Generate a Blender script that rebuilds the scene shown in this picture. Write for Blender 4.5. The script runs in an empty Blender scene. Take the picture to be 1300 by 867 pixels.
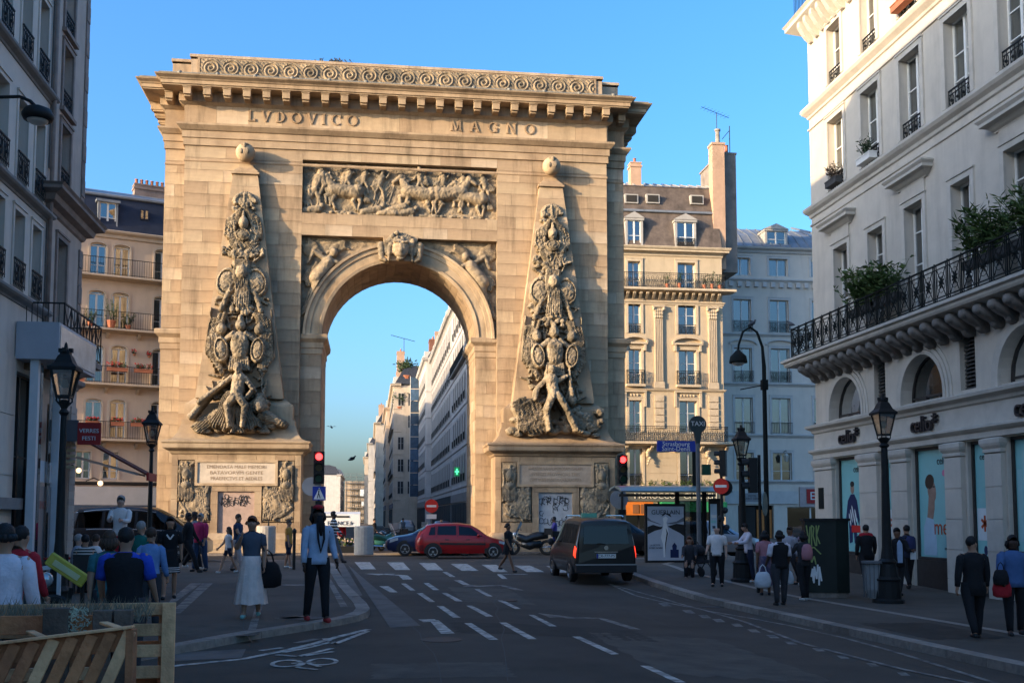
import bpy, bmesh, math, random
import numpy as np
from mathutils import Vector, Matrix
R = math.radians; PI = math.pi
random.seed(7); RNG = np.random.default_rng(7)
scn = bpy.context.scene
COL = scn.collection
# ---------------------------------------------------------------- camera
CAM_F, CAM_YAW, CAM_P, CAM_SH, CAM_H = 1350., R(7.6), R(4.6), 114., 1.78
cd = bpy.data.cameras.new('camera'); cam = bpy.data.objects.new('camera', cd); COL.objects.link(cam)
cam.location = (0, 0, CAM_H); cam.rotation_euler = (PI/2 + CAM_P, 0, -CAM_YAW)
cd.sensor_width = 36.; cd.lens = 36.*CAM_F/1300.; cd.shift_y = CAM_SH/1300.; cd.clip_start = .1; cd.clip_end = 3000
scn.camera = cam
# ---------------------------------------------------------------- light
SUN = Vector((-2.15, -1.0, .51)).normalized()          # towards the sun
w = bpy.data.worlds.new('World'); scn.world = w; w.use_nodes = True
nt = w.node_tree; bg = nt.nodes['Background']; sky = nt.nodes.new('ShaderNodeTexSky')
sky.sky_type = 'NISHITA'; sky.sun_disc = False; sky.sun_elevation = math.asin(SUN.z)
sky.sun_rotation = math.atan2(SUN.x, SUN.y); sky.altitude = 50; sky.air_density = 1.0; sky.dust_density = 4.2; sky.ozone_density = 4.4
hsv = nt.nodes.new('ShaderNodeHueSaturation'); hsv.inputs['Saturation'].default_value = 1.14; nt.links.new(sky.outputs[0], hsv.inputs['Color']); nt.links.new(hsv.outputs[0], bg.inputs[0]); bg.inputs[1].default_value = .15
sl = bpy.data.lights.new('sun', 'SUN'); so = bpy.data.objects.new('sun', sl); COL.objects.link(so)
sl.energy = 2.45; sl.angle = R(.5); sl.color = (1, .74, .46); so.rotation_euler = SUN.to_track_quat('Z', 'Y').to_euler()
scn.view_settings.view_transform = 'Standard'; scn.view_settings.look = 'None'
scn.view_settings.exposure = 1.86; scn.view_settings.gamma = 1
# ---------------------------------------------------------------- object helpers
def tag(o, label=None, cat=None, group=None, kind=None):
    if label: o['label'] = label
    if cat: o['category'] = cat
    if group: o['group'] = group
    if kind: o['kind'] = kind
    return o
def empty(name, loc=(0, 0, 0), rz=0, label=None, cat=None, group=None):
    o = bpy.data.objects.new(name, None); COL.objects.link(o)
    o.location = loc; o.rotation_euler = (0, 0, rz); o.empty_display_size = .2
    return tag(o, label, cat, group)
def copy_tree(o, parent=None):
    c = o.copy(); COL.objects.link(c); c.parent = parent
    for ch in list(o.children): copy_tree(ch, c)
    return c
def sm(t): t = min(1, max(0, t)); return t*t*(3-2*t)
def gz(X, Y): return -0.3*sm((X-1)/6)*(1-sm((Y-24)/12))
# ray from the viewpoint's survey: turns a measured direction into a place on the ground
_f = Vector((math.sin(CAM_YAW)*math.cos(CAM_P), math.cos(CAM_YAW)*math.cos(CAM_P), math.sin(CAM_P)))
_r = Vector((math.cos(CAM_YAW), -math.sin(CAM_YAW), 0)); _u = _r.cross(_f)
def ray(x, y): return _f*CAM_F + _r*(x-650) + _u*(433.5+CAM_SH-y)
def gp(x, y, add=0):
    d = ray(x, y); z = 0
    for i in range(30):
        t = (z+add-CAM_H)/d.z; q = d*t; z = .5*z + .5*gz(q.x, q.y)
    return q.x, q.y
def atY(x, y, Y):
    d = ray(x, y); q = d*(Y/d.y); return q.x, q.y, q.z+CAM_H
def atX(x, y, X):
    d = ray(x, y); q = d*(X/d.x); return q.x, q.y, q.z+CAM_H

class MB:
    def __init__(s): s.v = []; s.f = []; s.m = []; s.cm = 0; s.M = None
    def vv(s, pts):
        b = len(s.v)
        if s.M is not None: pts = [tuple(s.M @ Vector(p)) for p in pts]
        s.v.extend(pts); return b
    def face(s, idx): s.f.append(tuple(idx)); s.m.append(s.cm)
    def poly(s, pts): b = s.vv(pts); s.face(range(b, b+len(pts)))
    def box(s, x0, x1, y0, y1, z0, z1):
        b = s.vv([(x0,y0,z0),(x1,y0,z0),(x1,y1,z0),(x0,y1,z0),(x0,y0,z1),(x1,y0,z1),(x1,y1,z1),(x0,y1,z1)])
        for q in ((0,3,2,1),(4,5,6,7),(0,1,5,4),(1,2,6,5),(2,3,7,6),(3,0,4,7)): s.face([b+i for i in q])
        return s
    def bar(s, a, b_, w, d=None, up=(0, 0, 1)):
        a = Vector(a); c = Vector(b_); t = (c-a)
        if t.length < 1e-6: return s
        t.normalize(); up = Vector(up)
        if abs(t.dot(up)) > .98: up = Vector((0, 1, 0))
        r = t.cross(up).normalized(); u = r.cross(t); d = d or w
        p = []
        for q in (a, c):
            for i, j in ((-1,-1),(1,-1),(1,1),(-1,1)): p.append(tuple(q + r*(i*w/2) + u*(j*d/2)))
        b = s.vv(p)
        for q in ((0,1,2,3),(7,6,5,4),(0,4,5,1),(1,5,6,2),(2,6,7,3),(3,7,4,0)): s.face([b+i for i in q])
        return s
    def tube(s, path, rad, n=8, cap=True, sq=(1, 1)):
        path = [Vector(p) for p in path]
        if not hasattr(rad, '__len__'): rad = [rad]*len(path)
        t0 = (path[1]-path[0]).normalized(); up = Vector((0, 0, 1)) if abs(t0.z) < .9 else Vector((0, 1, 0))
        r = t0.cross(up).normalized(); rings = []
        for i, p in enumerate(path):
            t = (path[min(i+1, len(path)-1)]-path[max(i-1, 0)]).normalized()
            r = (r - t*r.dot(t)).normalized(); u = t.cross(r)
            rings.append(s.vv([tuple(p + r*(math.cos(2*PI*k/n)*rad[i]*sq[0]) + u*(math.sin(2*PI*k/n)*rad[i]*sq[1])) for k in range(n)]))
        for a, b in zip(rings, rings[1:]):
            for k in range(n): s.face((a+k, a+(k+1) % n, b+(k+1) % n, b+k))
        if cap: s.face([rings[0]+k for k in range(n)][::-1]); s.face([rings[-1]+k for k in range(n)])
        return s
    def lathe(s, prof, n=16, c=(0, 0, 0), ph=0, sy=1):
        rings = []
        for r, z in prof: rings.append(s.vv([(c[0]+r*math.cos(2*PI*k/n+ph), c[1]+sy*r*math.sin(2*PI*k/n+ph), c[2]+z) for k in range(n)]))
        for a, b in zip(rings, rings[1:]):
            for k in range(n): s.face((a+k, a+(k+1) % n, b+(k+1) % n, b+k))
        s.face([rings[0]+k for k in range(n)][::-1]); s.face([rings[-1]+k for k in range(n)])
        return s
    def ball(s, c, r, n=10, m=7, sc=(1, 1, 1)):
        prof = [(max(1e-4, math.sin(PI*i/m))*1., -math.cos(PI*i/m)) for i in range(m+1)]
        rings = []
        for q, z in prof: rings.append(s.vv([(c[0]+r*sc[0]*q*math.cos(2*PI*k/n), c[1]+r*sc[1]*q*math.sin(2*PI*k/n), c[2]+r*sc[2]*z) for k in range(n)]))
        for a, b in zip(rings, rings[1:]):
            for k in range(n): s.face((a+k, a+(k+1) % n, b+(k+1) % n, b+k))
        return s
    def prism(s, pts, y0, y1, axis='y'):
        n = len(pts)
        if axis == 'y': A = [(p[0], y0, p[1]) for p in pts]; B = [(p[0], y1, p[1]) for p in pts]
        elif axis == 'z': A = [(p[0], p[1], y0) for p in pts]; B = [(p[0], p[1], y1) for p in pts]
        else: A = [(y0, p[0], p[1]) for p in pts]; B = [(y1, p[0], p[1]) for p in pts]
        a = s.vv(A); b = s.vv(B)
        s.face(range(a, a+n)); s.face([b+i for i in range(n)][::-1])
        for i in range(n): s.face((a+i, b+i, b+(i+1) % n, a+(i+1) % n))
        return s
    def sweep(s, path, prof, closed=False):
        """profile [(out, z)] swept along a plan path, outward = right-hand side of travel"""
        n = len(path); rings = []
        for i in range(n):
            p = Vector(path[i])
            a = Vector(path[i-1]) if (i > 0 or closed) else None; c = Vector(path[(i+1) % n]) if (i < n-1 or closed) else None
            d1 = (p-a).normalized() if a is not None else (c-p).normalized()
            d2 = (c-p).normalized() if c is not None else d1
            n1 = Vector((d1.y, -d1.x)); n2 = Vector((d2.y, -d2.x)); m = (n1+n2)
            m = m/ (m.length_squared/2) if m.length_squared > 1e-6 else n1
            rings.append(s.vv([(p.x+m.x*o, p.y+m.y*o, z) for o, z in prof]))
        k = len(prof); rr = list(zip(rings, rings[1:])) + ([(rings[-1], rings[0])] if closed else [])
        for a, b in rr:
            for j in range(k-1): s.face((a+j, b+j, b+j+1, a+j+1))
        if not closed: s.face([rings[0]+j for j in range(k)]); s.face([rings[-1]+j for j in range(k)][::-1])
        return s
    def build(s, name, mats, parent=None, loc=None, smooth=False, rz=None, bevel=0):
        me = bpy.data.meshes.new(name); me.from_pydata([tuple(p) for p in s.v], [], s.f)
        if not isinstance(mats, (list, tuple)): mats = [mats]
        for m in mats: me.materials.append(m)
        if len(mats) > 1: me.polygons.foreach_set('material_index', s.m)
        if smooth: me.polygons.foreach_set('use_smooth', [True]*len(me.polygons))
        bm = bmesh.new(); bm.from_mesh(me); bmesh.ops.recalc_face_normals(bm, faces=bm.faces)
        if bevel:
            bmesh.ops.bevel(bm, geom=[e for e in bm.edges if len(e.link_faces) == 2 and e.calc_face_angle(0) > .5], offset=bevel, segments=1, affect='EDGES')
        bm.to_mesh(me); bm.free(); me.update()
        o = bpy.data.objects.new(name, me); COL.objects.link(o); o.parent = parent
        if loc is not None: o.location = loc
        if rz is not None: o.rotation_euler = (0, 0, rz)
        return o
PENDING = []
def inst(src, parent, loc, rz=0, scale=None, name=None):
    o = src.copy(); COL.objects.link(o); o.parent = parent; o.location = loc; o.rotation_euler = (0, 0, rz)
    if scale: o.scale = scale
    if name: o.name = name
    return o
# ---------------------------------------------------------------- materials
MT = {}
def mat(name, col, rough=.8, var=.15, sc=3., bump=.15, bsc=None, rnd=0., metal=0., spec=.3, stain=0., col2=None, streak=0., coat=0., emit=0.):
    if name in MT: return MT[name]
    m = bpy.data.materials.new(name); m.use_nodes = True; t = m.node_tree; N = t.nodes; L = t.links
    P = N['Principled BSDF']; P.inputs['Roughness'].default_value = rough; P.inputs['Metallic'].default_value = metal
    P.inputs['Specular IOR Level'].default_value = spec
    if coat: P.inputs['Coat Weight'].default_value = coat; P.inputs['Coat Roughness'].default_value = .06
    if emit: P.inputs['Emission Color'].default_value = (*col, 1); P.inputs['Emission Strength'].default_value = emit
    tc = N.new('ShaderNodeTexCoord')
    cur = None
    rgb = N.new('ShaderNodeRGB'); rgb.outputs[0].default_value = (*col, 1); cur = rgb.outputs[0]
    if var or col2:
        n1 = N.new('ShaderNodeTexNoise'); n1.inputs['Scale'].default_value = sc; n1.inputs['Detail'].default_value = 11; n1.inputs['Roughness'].default_value = .62
        L.new(tc.outputs['Object'], n1.inputs['Vector'])
        mr = N.new('ShaderNodeMapRange'); mr.inputs[1].default_value = .3; mr.inputs[2].default_value = .7
        mr.inputs[3].default_value = 1-var; mr.inputs[4].default_value = 1+var; L.new(n1.outputs[0], mr.inputs[0])
        if col2:
            mx = N.new('ShaderNodeMix'); mx.data_type = 'RGBA'; mx.inputs[6].default_value = (*col, 1); mx.inputs[7].default_value = (*col2, 1)
            n2 = N.new('ShaderNodeTexNoise'); n2.inputs['Scale'].default_value = sc*.37; n2.inputs['Detail'].default_value = 4; L.new(tc.outputs['Object'], n2.inputs['Vector'])
            r2 = N.new('ShaderNodeMapRange'); r2.inputs[1].default_value = .42; r2.inputs[2].default_value = .62; L.new(n2.outputs[0], r2.inputs[0]); L.new(r2.outputs[0], mx.inputs[0]); cur = mx.outputs[2]
        hs = N.new('ShaderNodeHueSaturation'); L.new(mr.outputs[0], hs.inputs['Value']); L.new(cur, hs.inputs['Color']); cur = hs.outputs[0]
    if rnd:
        oi = N.new('ShaderNodeObjectInfo'); mr = N.new('ShaderNodeMapRange'); mr.inputs[3].default_value = 1-rnd; mr.inputs[4].default_value = 1+rnd
        L.new(oi.outputs['Random'], mr.inputs[0]); hs = N.new('ShaderNodeHueSaturation'); L.new(mr.outputs[0], hs.inputs['Value']); L.new(cur, hs.inputs['Color']); cur = hs.outputs[0]
    if stain or streak:
        geo = N.new('ShaderNodeNewGeometry'); mp = N.new('ShaderNodeMapping'); mp.inputs['Scale'].default_value = (1.3, 1.3, .16 if streak else 1)
        L.new(geo.outputs['Position'], mp.inputs['Vector'])
        n3 = N.new('ShaderNodeTexNoise'); n3.inputs['Scale'].default_value = 1.1 if streak else .8; n3.inputs['Detail'].default_value = 8; n3.inputs['Roughness'].default_value = .7; L.new(mp.outputs[0], n3.inputs['Vector'])
        r3 = N.new('ShaderNodeMapRange'); r3.inputs[1].default_value = .5; r3.inputs[2].default_value = .75; r3.inputs[3].default_value = 1; r3.inputs[4].default_value = 1-max(stain, streak); L.new(n3.outputs[0], r3.inputs[0])
        hs = N.new('ShaderNodeHueSaturation'); L.new(r3.outputs[0], hs.inputs['Value']); L.new(cur, hs.inputs['Color']); cur = hs.outputs[0]
    L.new(cur, P.inputs['Base Color'])
    if bump:
        nb = N.new('ShaderNodeTexNoise'); nb.inputs['Scale'].default_value = bsc or sc*8; nb.inputs['Detail'].default_value = 5; L.new(tc.outputs['Object'], nb.inputs['Vector'])
        b = N.new('ShaderNodeBump'); b.inputs['Strength'].default_value = bump; b.inputs['Distance'].default_value = .03; L.new(nb.outputs[0], b.inputs['Height']); L.new(b.outputs[0], P.inputs['Normal'])
    MT[name] = m; return m
def glass_mat(name, tint=(.6, .66, .68), dark=.35, rough=.02, r0=.22, r1=.95):
    m = bpy.data.materials.new(name); m.use_nodes = True; t = m.node_tree; N = t.nodes; L = t.links
    N.remove(N['Principled BSDF']); tr = N.new('ShaderNodeBsdfTransparent'); tr.inputs[0].default_value = (dark*tint[0]*1.6, dark*tint[1]*1.6, dark*tint[2]*1.6, 1)
    gl = N.new('ShaderNodeBsdfGlossy'); gl.inputs['Roughness'].default_value = rough; gl.inputs[0].default_value = (.9, .93, .95, 1)
    lw = N.new('ShaderNodeLayerWeight'); lw.inputs[0].default_value = .32
    tc = N.new('ShaderNodeTexCoord'); nb = N.new('ShaderNodeTexNoise'); nb.inputs['Scale'].default_value = 1.3; L.new(tc.outputs['Object'], nb.inputs['Vector'])
    b = N.new('ShaderNodeBump'); b.inputs['Strength'].default_value = .1; b.inputs['Distance'].default_value = .02; L.new(nb.outputs[0], b.inputs['Height']); L.new(b.outputs[0], gl.inputs['Normal'])
    mr = N.new('ShaderNodeMapRange'); mr.inputs[3].default_value = r0; mr.inputs[4].default_value = r1; L.new(lw.outputs['Fresnel'], mr.inputs[0])
    mx = N.new('ShaderNodeMixShader'); L.new(mr.outputs[0], mx.inputs[0]); L.new(tr.outputs[0], mx.inputs[1]); L.new(gl.outputs[0], mx.inputs[2])
    L.new(mx.outputs[0], N['Material Output'].inputs[0]); MT[name] = m; return m
GLASS = glass_mat('window_glass'); CARGLASS = glass_mat('car_glass', (.5, .52, .55), .10, r0=.02, r1=.55)
STONES = [mat('limestone_%s' % n, c, .88, .16, 1.7, .35, 22, rnd=.07, col2=c2, streak=.55) for n, c, c2 in (
    ('buff', (.395, .285, .178), (.315, .222, .137)), ('honey', (.42, .312, .197), (.345, .245, .15)), ('tan', (.37, .262, .162), (.295, .205, .126)),
    ('pale', (.45, .345, .235), (.37, .27, .175)), ('brown', (.345, .243, .15), (.27, .188, .115)))]
STONE = STONES[0]
CARVED = mat('carved_stone', (.31, .235, .15), .9, .3, 4, .5, 18, col2=(.17, .14, .10), stain=.4)
DARKCARVE = mat('weathered_carved_stone', (.30, .235, .155), .9, .35, 3, .5, 16, col2=(.155, .125, .085), stain=.45)
MORTAR = mat('mortar', (.30, .22, .14), .95, .15, 3, .2, stain=.3)
IRON = mat('black_iron', (.010, .011, .011), .6, .2, 6, .1, spec=.3)
IRONG = mat('dark_green_iron', (.007, .010, .009), .75, .2, 6, .1, spec=.2)
WHITEP = mat('white_window_paint', (.66, .65, .61), .5, .08, 4, .03)
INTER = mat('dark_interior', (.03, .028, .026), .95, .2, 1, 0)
CURT = mat('curtain', (.5, .5, .47), .9, .12, 6, .1, rnd=.25)
ZINC = mat('zinc_roof', (.19, .21, .235), .5, .22, 2, .1, metal=.2, streak=.3)
SLATE = mat('slate', (.035, .042, .06), .55, .3, 3, .2, rnd=.2)
SLATEB = mat('brown_slate', (.135, .105, .085), .75, .35, 2.2, .3, rnd=.25, streak=.45)
ASPH = mat('asphalt', (.070, .053, .039), .9, .22, .5, .35, 60, col2=(.086, .066, .050), stain=.25)
PAVEA = mat('pavement_asphalt', (.090, .071, .055), .9, .2, .6, .3, 60, col2=(.106, .085, .067), stain=.25)
GRAN = mat('granite', (.24, .20, .165), .8, .25, 9, .2, rnd=.22, stain=.3)
RPAINT = mat('worn_road_paint', (.56, .50, .43), .8, .3, 16, .2, col2=(.25, .215, .18), stain=.5)
FPAINT = mat('faded_road_paint', (.25, .215, .18), .8, .35, 9, .2, col2=(.10, .09, .08), stain=.5)
BEIGE = mat('beige_resin_band', (.135, .115, .10), .85, .25, 2, .2, stain=.35)
TERRA = mat('terracotta', (.36, .13, .07), .8, .2, 5, .1)
# ================================================================ THE GROUND
def sheet(name, xs, ys, add, m, kind='structure', inside=None):
    xs = list(xs); ys = list(ys); vs = [(x, y, gz(x, y)+add) for y in ys for x in xs]; n = len(xs); fs = []
    for j in range(len(ys)-1):
        for i in range(n-1):
            fs.append((j*n+i, j*n+i+1, (j+1)*n+i+1, (j+1)*n+i))
    me = bpy.data.meshes.new(name); me.from_pydata(vs, [], fs); me.materials.append(m)
    o = bpy.data.objects.new(name, me); COL.objects.link(o); o['kind'] = kind; return o
sheet('road', [-400, -100, -30, -10, 0]+[1+.2*i for i in range(33)]+[9, 12, 16, 30, 100, 400],
      [-60, -20, 0, 5, 10, 15, 20]+[24+.4*i for i in range(31)]+[45, 60, 120, 300, 1500], 0, ASPH)
def slab(name, poly, h, m, step=1.0):
    """raised pavement following the fall of the road: top triangulated on a grid, sides down"""
    bm = bmesh.new(); vs = [bm.verts.new((x, y, 0)) for x, y in poly]; f = bm.faces.new(vs)
    x0 = min(p[0] for p in poly); x1 = max(p[0] for p in poly); y0 = min(p[1] for p in poly); y1 = max(p[1] for p in poly)
    for k in [x for x in np.arange(1, 7.5, .3)]:
        if x0 < k < x1: bmesh.ops.bisect_plane(bm, geom=bm.verts[:]+bm.edges[:]+bm.faces[:], plane_co=(k, 0, 0), plane_no=(1, 0, 0))
    for k in np.arange(24, 36.5, .5):
        if y0 < k < y1: bmesh.ops.bisect_plane(bm, geom=bm.verts[:]+bm.edges[:]+bm.faces[:], plane_co=(0, k, 0), plane_no=(0, 1, 0))
    bmesh.ops.triangulate(bm, faces=bm.faces[:])
    r = bmesh.ops.extrude_face_region(bm, geom=bm.faces[:])
    top = [g for g in r['geom'] if isinstance(g, bmesh.types.BMVert)]; ts = set(top)
    for v in bm.verts: v.co.z = gz(v.co.x, v.co.y) + (h if v in ts else -.15)
    bmesh.ops.recalc_face_normals(bm, faces=bm.faces[:])
    me = bpy.data.meshes.new(name); bm.to_mesh(me); bm.free(); me.materials.append(m)
    o = bpy.data.objects.new(name, me); COL.objects.link(o); o['kind'] = 'structure'; return o
KERB_R = [(8.75, -10), (8.75, 6), (8.55, 13), (8.3, 20), (8.05, 26), (7.9, 31), (8.0, 35), (8.6, 39), (10.2, 42.2), (13, 43.6), (17, 44), (40, 44)]
def off(path, d):
    out = []
    for i, p in enumerate(path):
        a = Vector(path[max(i-1, 0)]); c = Vector(path[min(i+1, len(path)-1)]); t = (c-a).normalized(); out.append((p[0]+t.y*d, p[1]-t.x*d))
    return out
PAVE_H = .12
pr = off(KERB_R, .30)
PAVR = slab('pavement', pr + [(40, 30), (16, 30), (16, -10)], PAVE_H, PAVEA)
KERB_L = [(-12, -2), (-8, 5), (-5, 10.2), (-2.6, 14.2), (-1.55, 16.2), (-.85, 17.3), (-.42, 18.0), (-.15, 18.6), (.0, 19.25), (.04, 20.0), (-.02, 21.2), (-.5, 27), (-.95, 34), (-1.25, 39.5), (-2.2, 42.2), (-5, 43.2), (-40, 43.6)]
pl = off(KERB_L, -.28)
PAVL = slab('pavement', pl + [(-40, -2)], .10, PAVEA)
ISL = [(-11.6, 51.0), (14.6, 51.0), (15.2, 51.8), (15.2, 60), (6.4, 61.2), (6.2, 61.2), (-3.6, 61.2), (-12.2, 60), (-12.2, 51.8)]
PAVI = slab('pavement', off(ISL, 0), .08, PAVEA)
def kerb(path, h, parent, wdt, L=1.05, side=1, y0=-1e9, y1=1e9):
    pts = [Vector(p) for p in path]; acc = []; 
    for a, b in zip(pts, pts[1:]):
        n = max(1, round((b-a).length/L))
        for i in range(n): acc.append((a+(b-a)*(i/n), a+(b-a)*((i+1)/n)))
    for a, b in acc:
        if not (y0 < (a.y+b.y)/2 < y1) or abs(a.x) > 16: continue
        t = (b-a).normalized(); n = Vector((t.y, -t.x))*side
        a2, b2 = a+t*.006, b-t*.006; mb = MB(); dz = random.uniform(-.004, .004); hh = h+.006+dz
        P4 = [a2, b2, b2+n*(wdt-.004), a2+n*(wdt-.004)]
        lo = [(p.x, p.y, gz(p.x, p.y)-.1) for p in P4]; hi = [(p.x, p.y, gz(p.x, p.y)+hh) for p in P4]
        hi[0] = (hi[0][0]+n.x*.02, hi[0][1]+n.y*.02, hi[0][2]); hi[1] = (hi[1][0]+n.x*.02, hi[1][1]+n.y*.02, hi[1][2])
        q = mb.vv(lo+hi)
        for f in ((0,3,2,1),(4,5,6,7),(0,1,5,4),(1,2,6,5),(2,3,7,6),(3,0,4,7)): mb.face([q+i for i in f])
        mb.build('kerb_stone', GRAN, parent)
kerb(KERB_R, PAVE_H, PAVR, .30, side=1, y0=4)
kerb(KERB_L, .10, PAVL, .28, side=-1, y0=8)
kerb([(-12.2, 60), (-12.2, 51.8), (-11.6, 50.98), (14.6, 50.98), (15.2, 51.8), (15.2, 60)], .08, PAVI, .3, side=1, L=1.3)
# inner granite strip of the right pavement
strip = [(10.9, 8), (10.85, 16), (10.5, 24), (10.1, 30), (9.95, 33), (10.4, 37), (12, 40)]
def ribbon(name, path, wdt, m, add, parent=None, lift=.007, n=1):
    mb = MB(); path = [Vector(p) for p in path]; dense = []
    for a, b in zip(path, path[1:]):
        k = max(1, int((b-a).length/.3))
        for i in range(k): dense.append(a+(b-a)*(i/k))
    dense.append(path[-1]); prev = None
    for i, p in enumerate(dense):
        t = (dense[min(i+1, len(dense)-1)]-dense[max(i-1, 0)]).normalized(); nn = Vector((t.y, -t.x))*(wdt/2)
        q = [p-nn, p+nn]; b = mb.vv([(v.x, v.y, gz(v.x, v.y)+add+lift) for v in q])
        if prev is not None: mb.face((prev, prev+1, b+1, b))
        prev = b
    o = mb.build(name, m, parent); o['kind'] = 'structure' if parent is None else 'structure'
    if parent is not None: del o['kind']
    return o
ribbon('granite_strip', strip, .22, GRAN, PAVE_H, PAVR)
# painted markings and surface bands
def quadmark(name, px, m, add=0, lift=.005, parent=None):
    P4 = [Vector(gp(*p, add)) for p in px]; mb = MB(); nx, ny = 4, 12; g = []
    for j in range(ny+1):
        for i in range(nx+1):
            a = P4[0].lerp(P4[1], i/nx); b = P4[3].lerp(P4[2], i/nx); q = a.lerp(b, j/ny); g.append((q.x, q.y, gz(q.x, q.y)+add+lift))
    b0 = mb.vv(g)
    for j in range(ny):
        for i in range(nx): k = b0+j*(nx+1)+i; mb.face((k, k+1, k+nx+2, k+nx+1))
    o = mb.build(name, m, parent)
    if parent is None: o['kind'] = 'structure'
    return o
c7 = lambda pts: [(220+x/2.708, 700+y/2.708) for x, y in pts]
c8 = lambda pts: [(640+x/1.97, 680+y/1.97) for x, y in pts]
for q in (((623,36),(675,36),(697,61),(645,61)), ((735,37),(790,37),(815,63),(763,63)), ((845,39),(900,39),(928,64),(873,64)), ((953,42),(1010,42),(1050,66),(992,66)),
          ((1060,45),(1110,45),(1150,70),(1100,70)), ((1172,48),(1225,48),(1275,70),(1215,70)), ((1282,50),(1335,50),(1385,72),(1330,72)), ((1390,50),(1440,50),(1490,73),(1435,73))):
    quadmark('crosswalk_stripe', c7(q), RPAINT)
for q in (((708,119),(740,119),(772,140),(745,140)), ((783,110),(800,110),(833,134),(815,134)), ((860,108),(878,108),(915,132),(893,132)), ((925,70),(940,70),(970,87),(952,87)),
          ((837,143),(857,143),(900,173),(880,173)), ((922,142),(940,142),(995,171),(972,171)), ((905,187),(928,187),(988,227),(962,227)), ((1007,186),(1028,186),(1100,223),(1075,223)),
          ((1115,168),(1135,168),(1195,197),(1175,197)), ((1035,129),(1052,129),(1098,154),(1080,154)), ((1000,246),(1025,246),(1118,303),(1085,303)), ((1120,244),(1145,244),(1250,301),(1220,301)),
          ((1222,218),(1240,218),(1318,257),(1294,257)), ((842,233),(900,233),(905,240),(860,243)), ((880,236),(912,236),(968,282),(920,282))):
    quadmark('lane_dash', c7(q), RPAINT)
for q in (((170,252),(190,252),(288,296),(268,297)), ((340,325),(362,325),(455,367),(430,367))): quadmark('lane_dash', c8(q), RPAINT)
for x, y in ((395,172),(455,190),(495,202),(530,212),(575,223),(618,238),(665,252),(710,268),(780,285),(840,303),(915,323),(992,346)):
    quadmark('edge_dash', c8(((x-10,y-4),(x+12,y-4),(x+24,y+4),(x+2,y+4))), FPAINT)
for j, q in enumerate([((262,120),(330,150),(430,172),(520,190),(620,207),(720,226),(860,258),(1000,297),(1120,335),(1240,372)), ((262,120),(400,158),(500,186),(600,215),(740,268),(870,302),(1000,335),(1180,372))]):
    ribbon('edge_line', [gp(*p) for p in c8(q)], .09, FPAINT, 0, lift=.007+.002*j)
def arrow(tail, head, m, wdt=.13, hl=.75, hw=.42, name='turn_arrow'):
    pts = [Vector(p) for p in tail]; ribbon(name, pts, wdt, m, 0, lift=.006)
    a, t = pts[-1], (Vector(head)-pts[-1]).normalized(); n = Vector((t.y, -t.x)); mb = MB()
    mb.poly([(p.x, p.y, gz(p.x, p.y)+.008) for p in (a+n*hw, a+t*hl, a-n*hw)]); o = mb.build('arrow_head', m); o['kind'] = 'structure'
arrow([gp(*p) for p in c7(((806,96),(790,82),(735,79)))], gp(*c7([(680,77)])[0]), RPAINT, .28, .9, .45)
arrow([gp(*p) for p in c7(((1190,133),(1130,116),(1060,118)))], gp(*c7([(1010,120)])[0]), FPAINT, .25, .8, .4)
arrow([gp(*p) for p in c7(((1140,94),(1120,78),(1210,78)))], gp(*c7([(1215,80)])[0]), RPAINT, .16, .1, .1)
arrow([gp(*p) for p in c7(((975,98),(1010,115)))], gp(*c7([(1020,118)])[0]), RPAINT, .2, .1, .1)
arrow([gp(*p) for p in c8(((330,234),(240,206),(150,205)))], gp(*c8([(98,196)])[0]), FPAINT, .2, .8, .35)
# cycle lane line and bicycle symbol in front of the left pavement
ribbon('cycle_lane_line', [gp(*p) for p in c7(((-250,425),(20,392),(240,370),(380,342),(480,318),(560,295),(640,275),(672,268)))], .12, RPAINT, 0)
ribbon('cycle_lane_line', [gp(*p) for p in c7(((300,341),(375,331)))], .10, RPAINT, 0)
ribbon('cycle_lane_line', [gp(*p) for p in c7(((425,315),(495,300)))], .14, FPAINT, 0)
for a in (((355,356),(430,362)), ((430,362),(545,334)), ((380,348),(470,330)), ((470,330),(550,310)), ((450,360),(548,345)), ((520,300),(556,318)), ((556,318),(668,275))):
    ribbon('lane_symbol', [gp(*p) for p in c7(a)], .09, RPAINT, 0, lift=.009)
def ringmark(px, ra, rb, m):
    c = gp(*px); mb = MB(); n = 20; pr_ = None
    for k in range(n+1):
        a = 2*PI*k/n; q = [(c[0]+ra*s_*math.cos(a), c[1]+rb*s_*math.sin(a)) for s_ in (.72, 1)]
        b = mb.vv([(x, y, gz(x, y)+.010) for x, y in q])
        if pr_ is not None: mb.face((pr_, pr_+1, b+1, b))
        pr_ = b
    o = mb.build('bicycle_symbol', m); o['kind'] = 'structure'
ringmark(c7([(390, 386)])[0], .20, .34, RPAINT); ringmark(c7([(512, 380)])[0], .20, .34, RPAINT)
for a in (((405,386),(455,384)), ((455,384),(490,382)), ((455,384),(425,400)), ((425,400),(495,408)), ((455,384),(505,398))):
    ribbon('bicycle_symbol', [gp(*p) for p in c7(a)], .06, RPAINT, 0, lift=.011)
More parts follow.
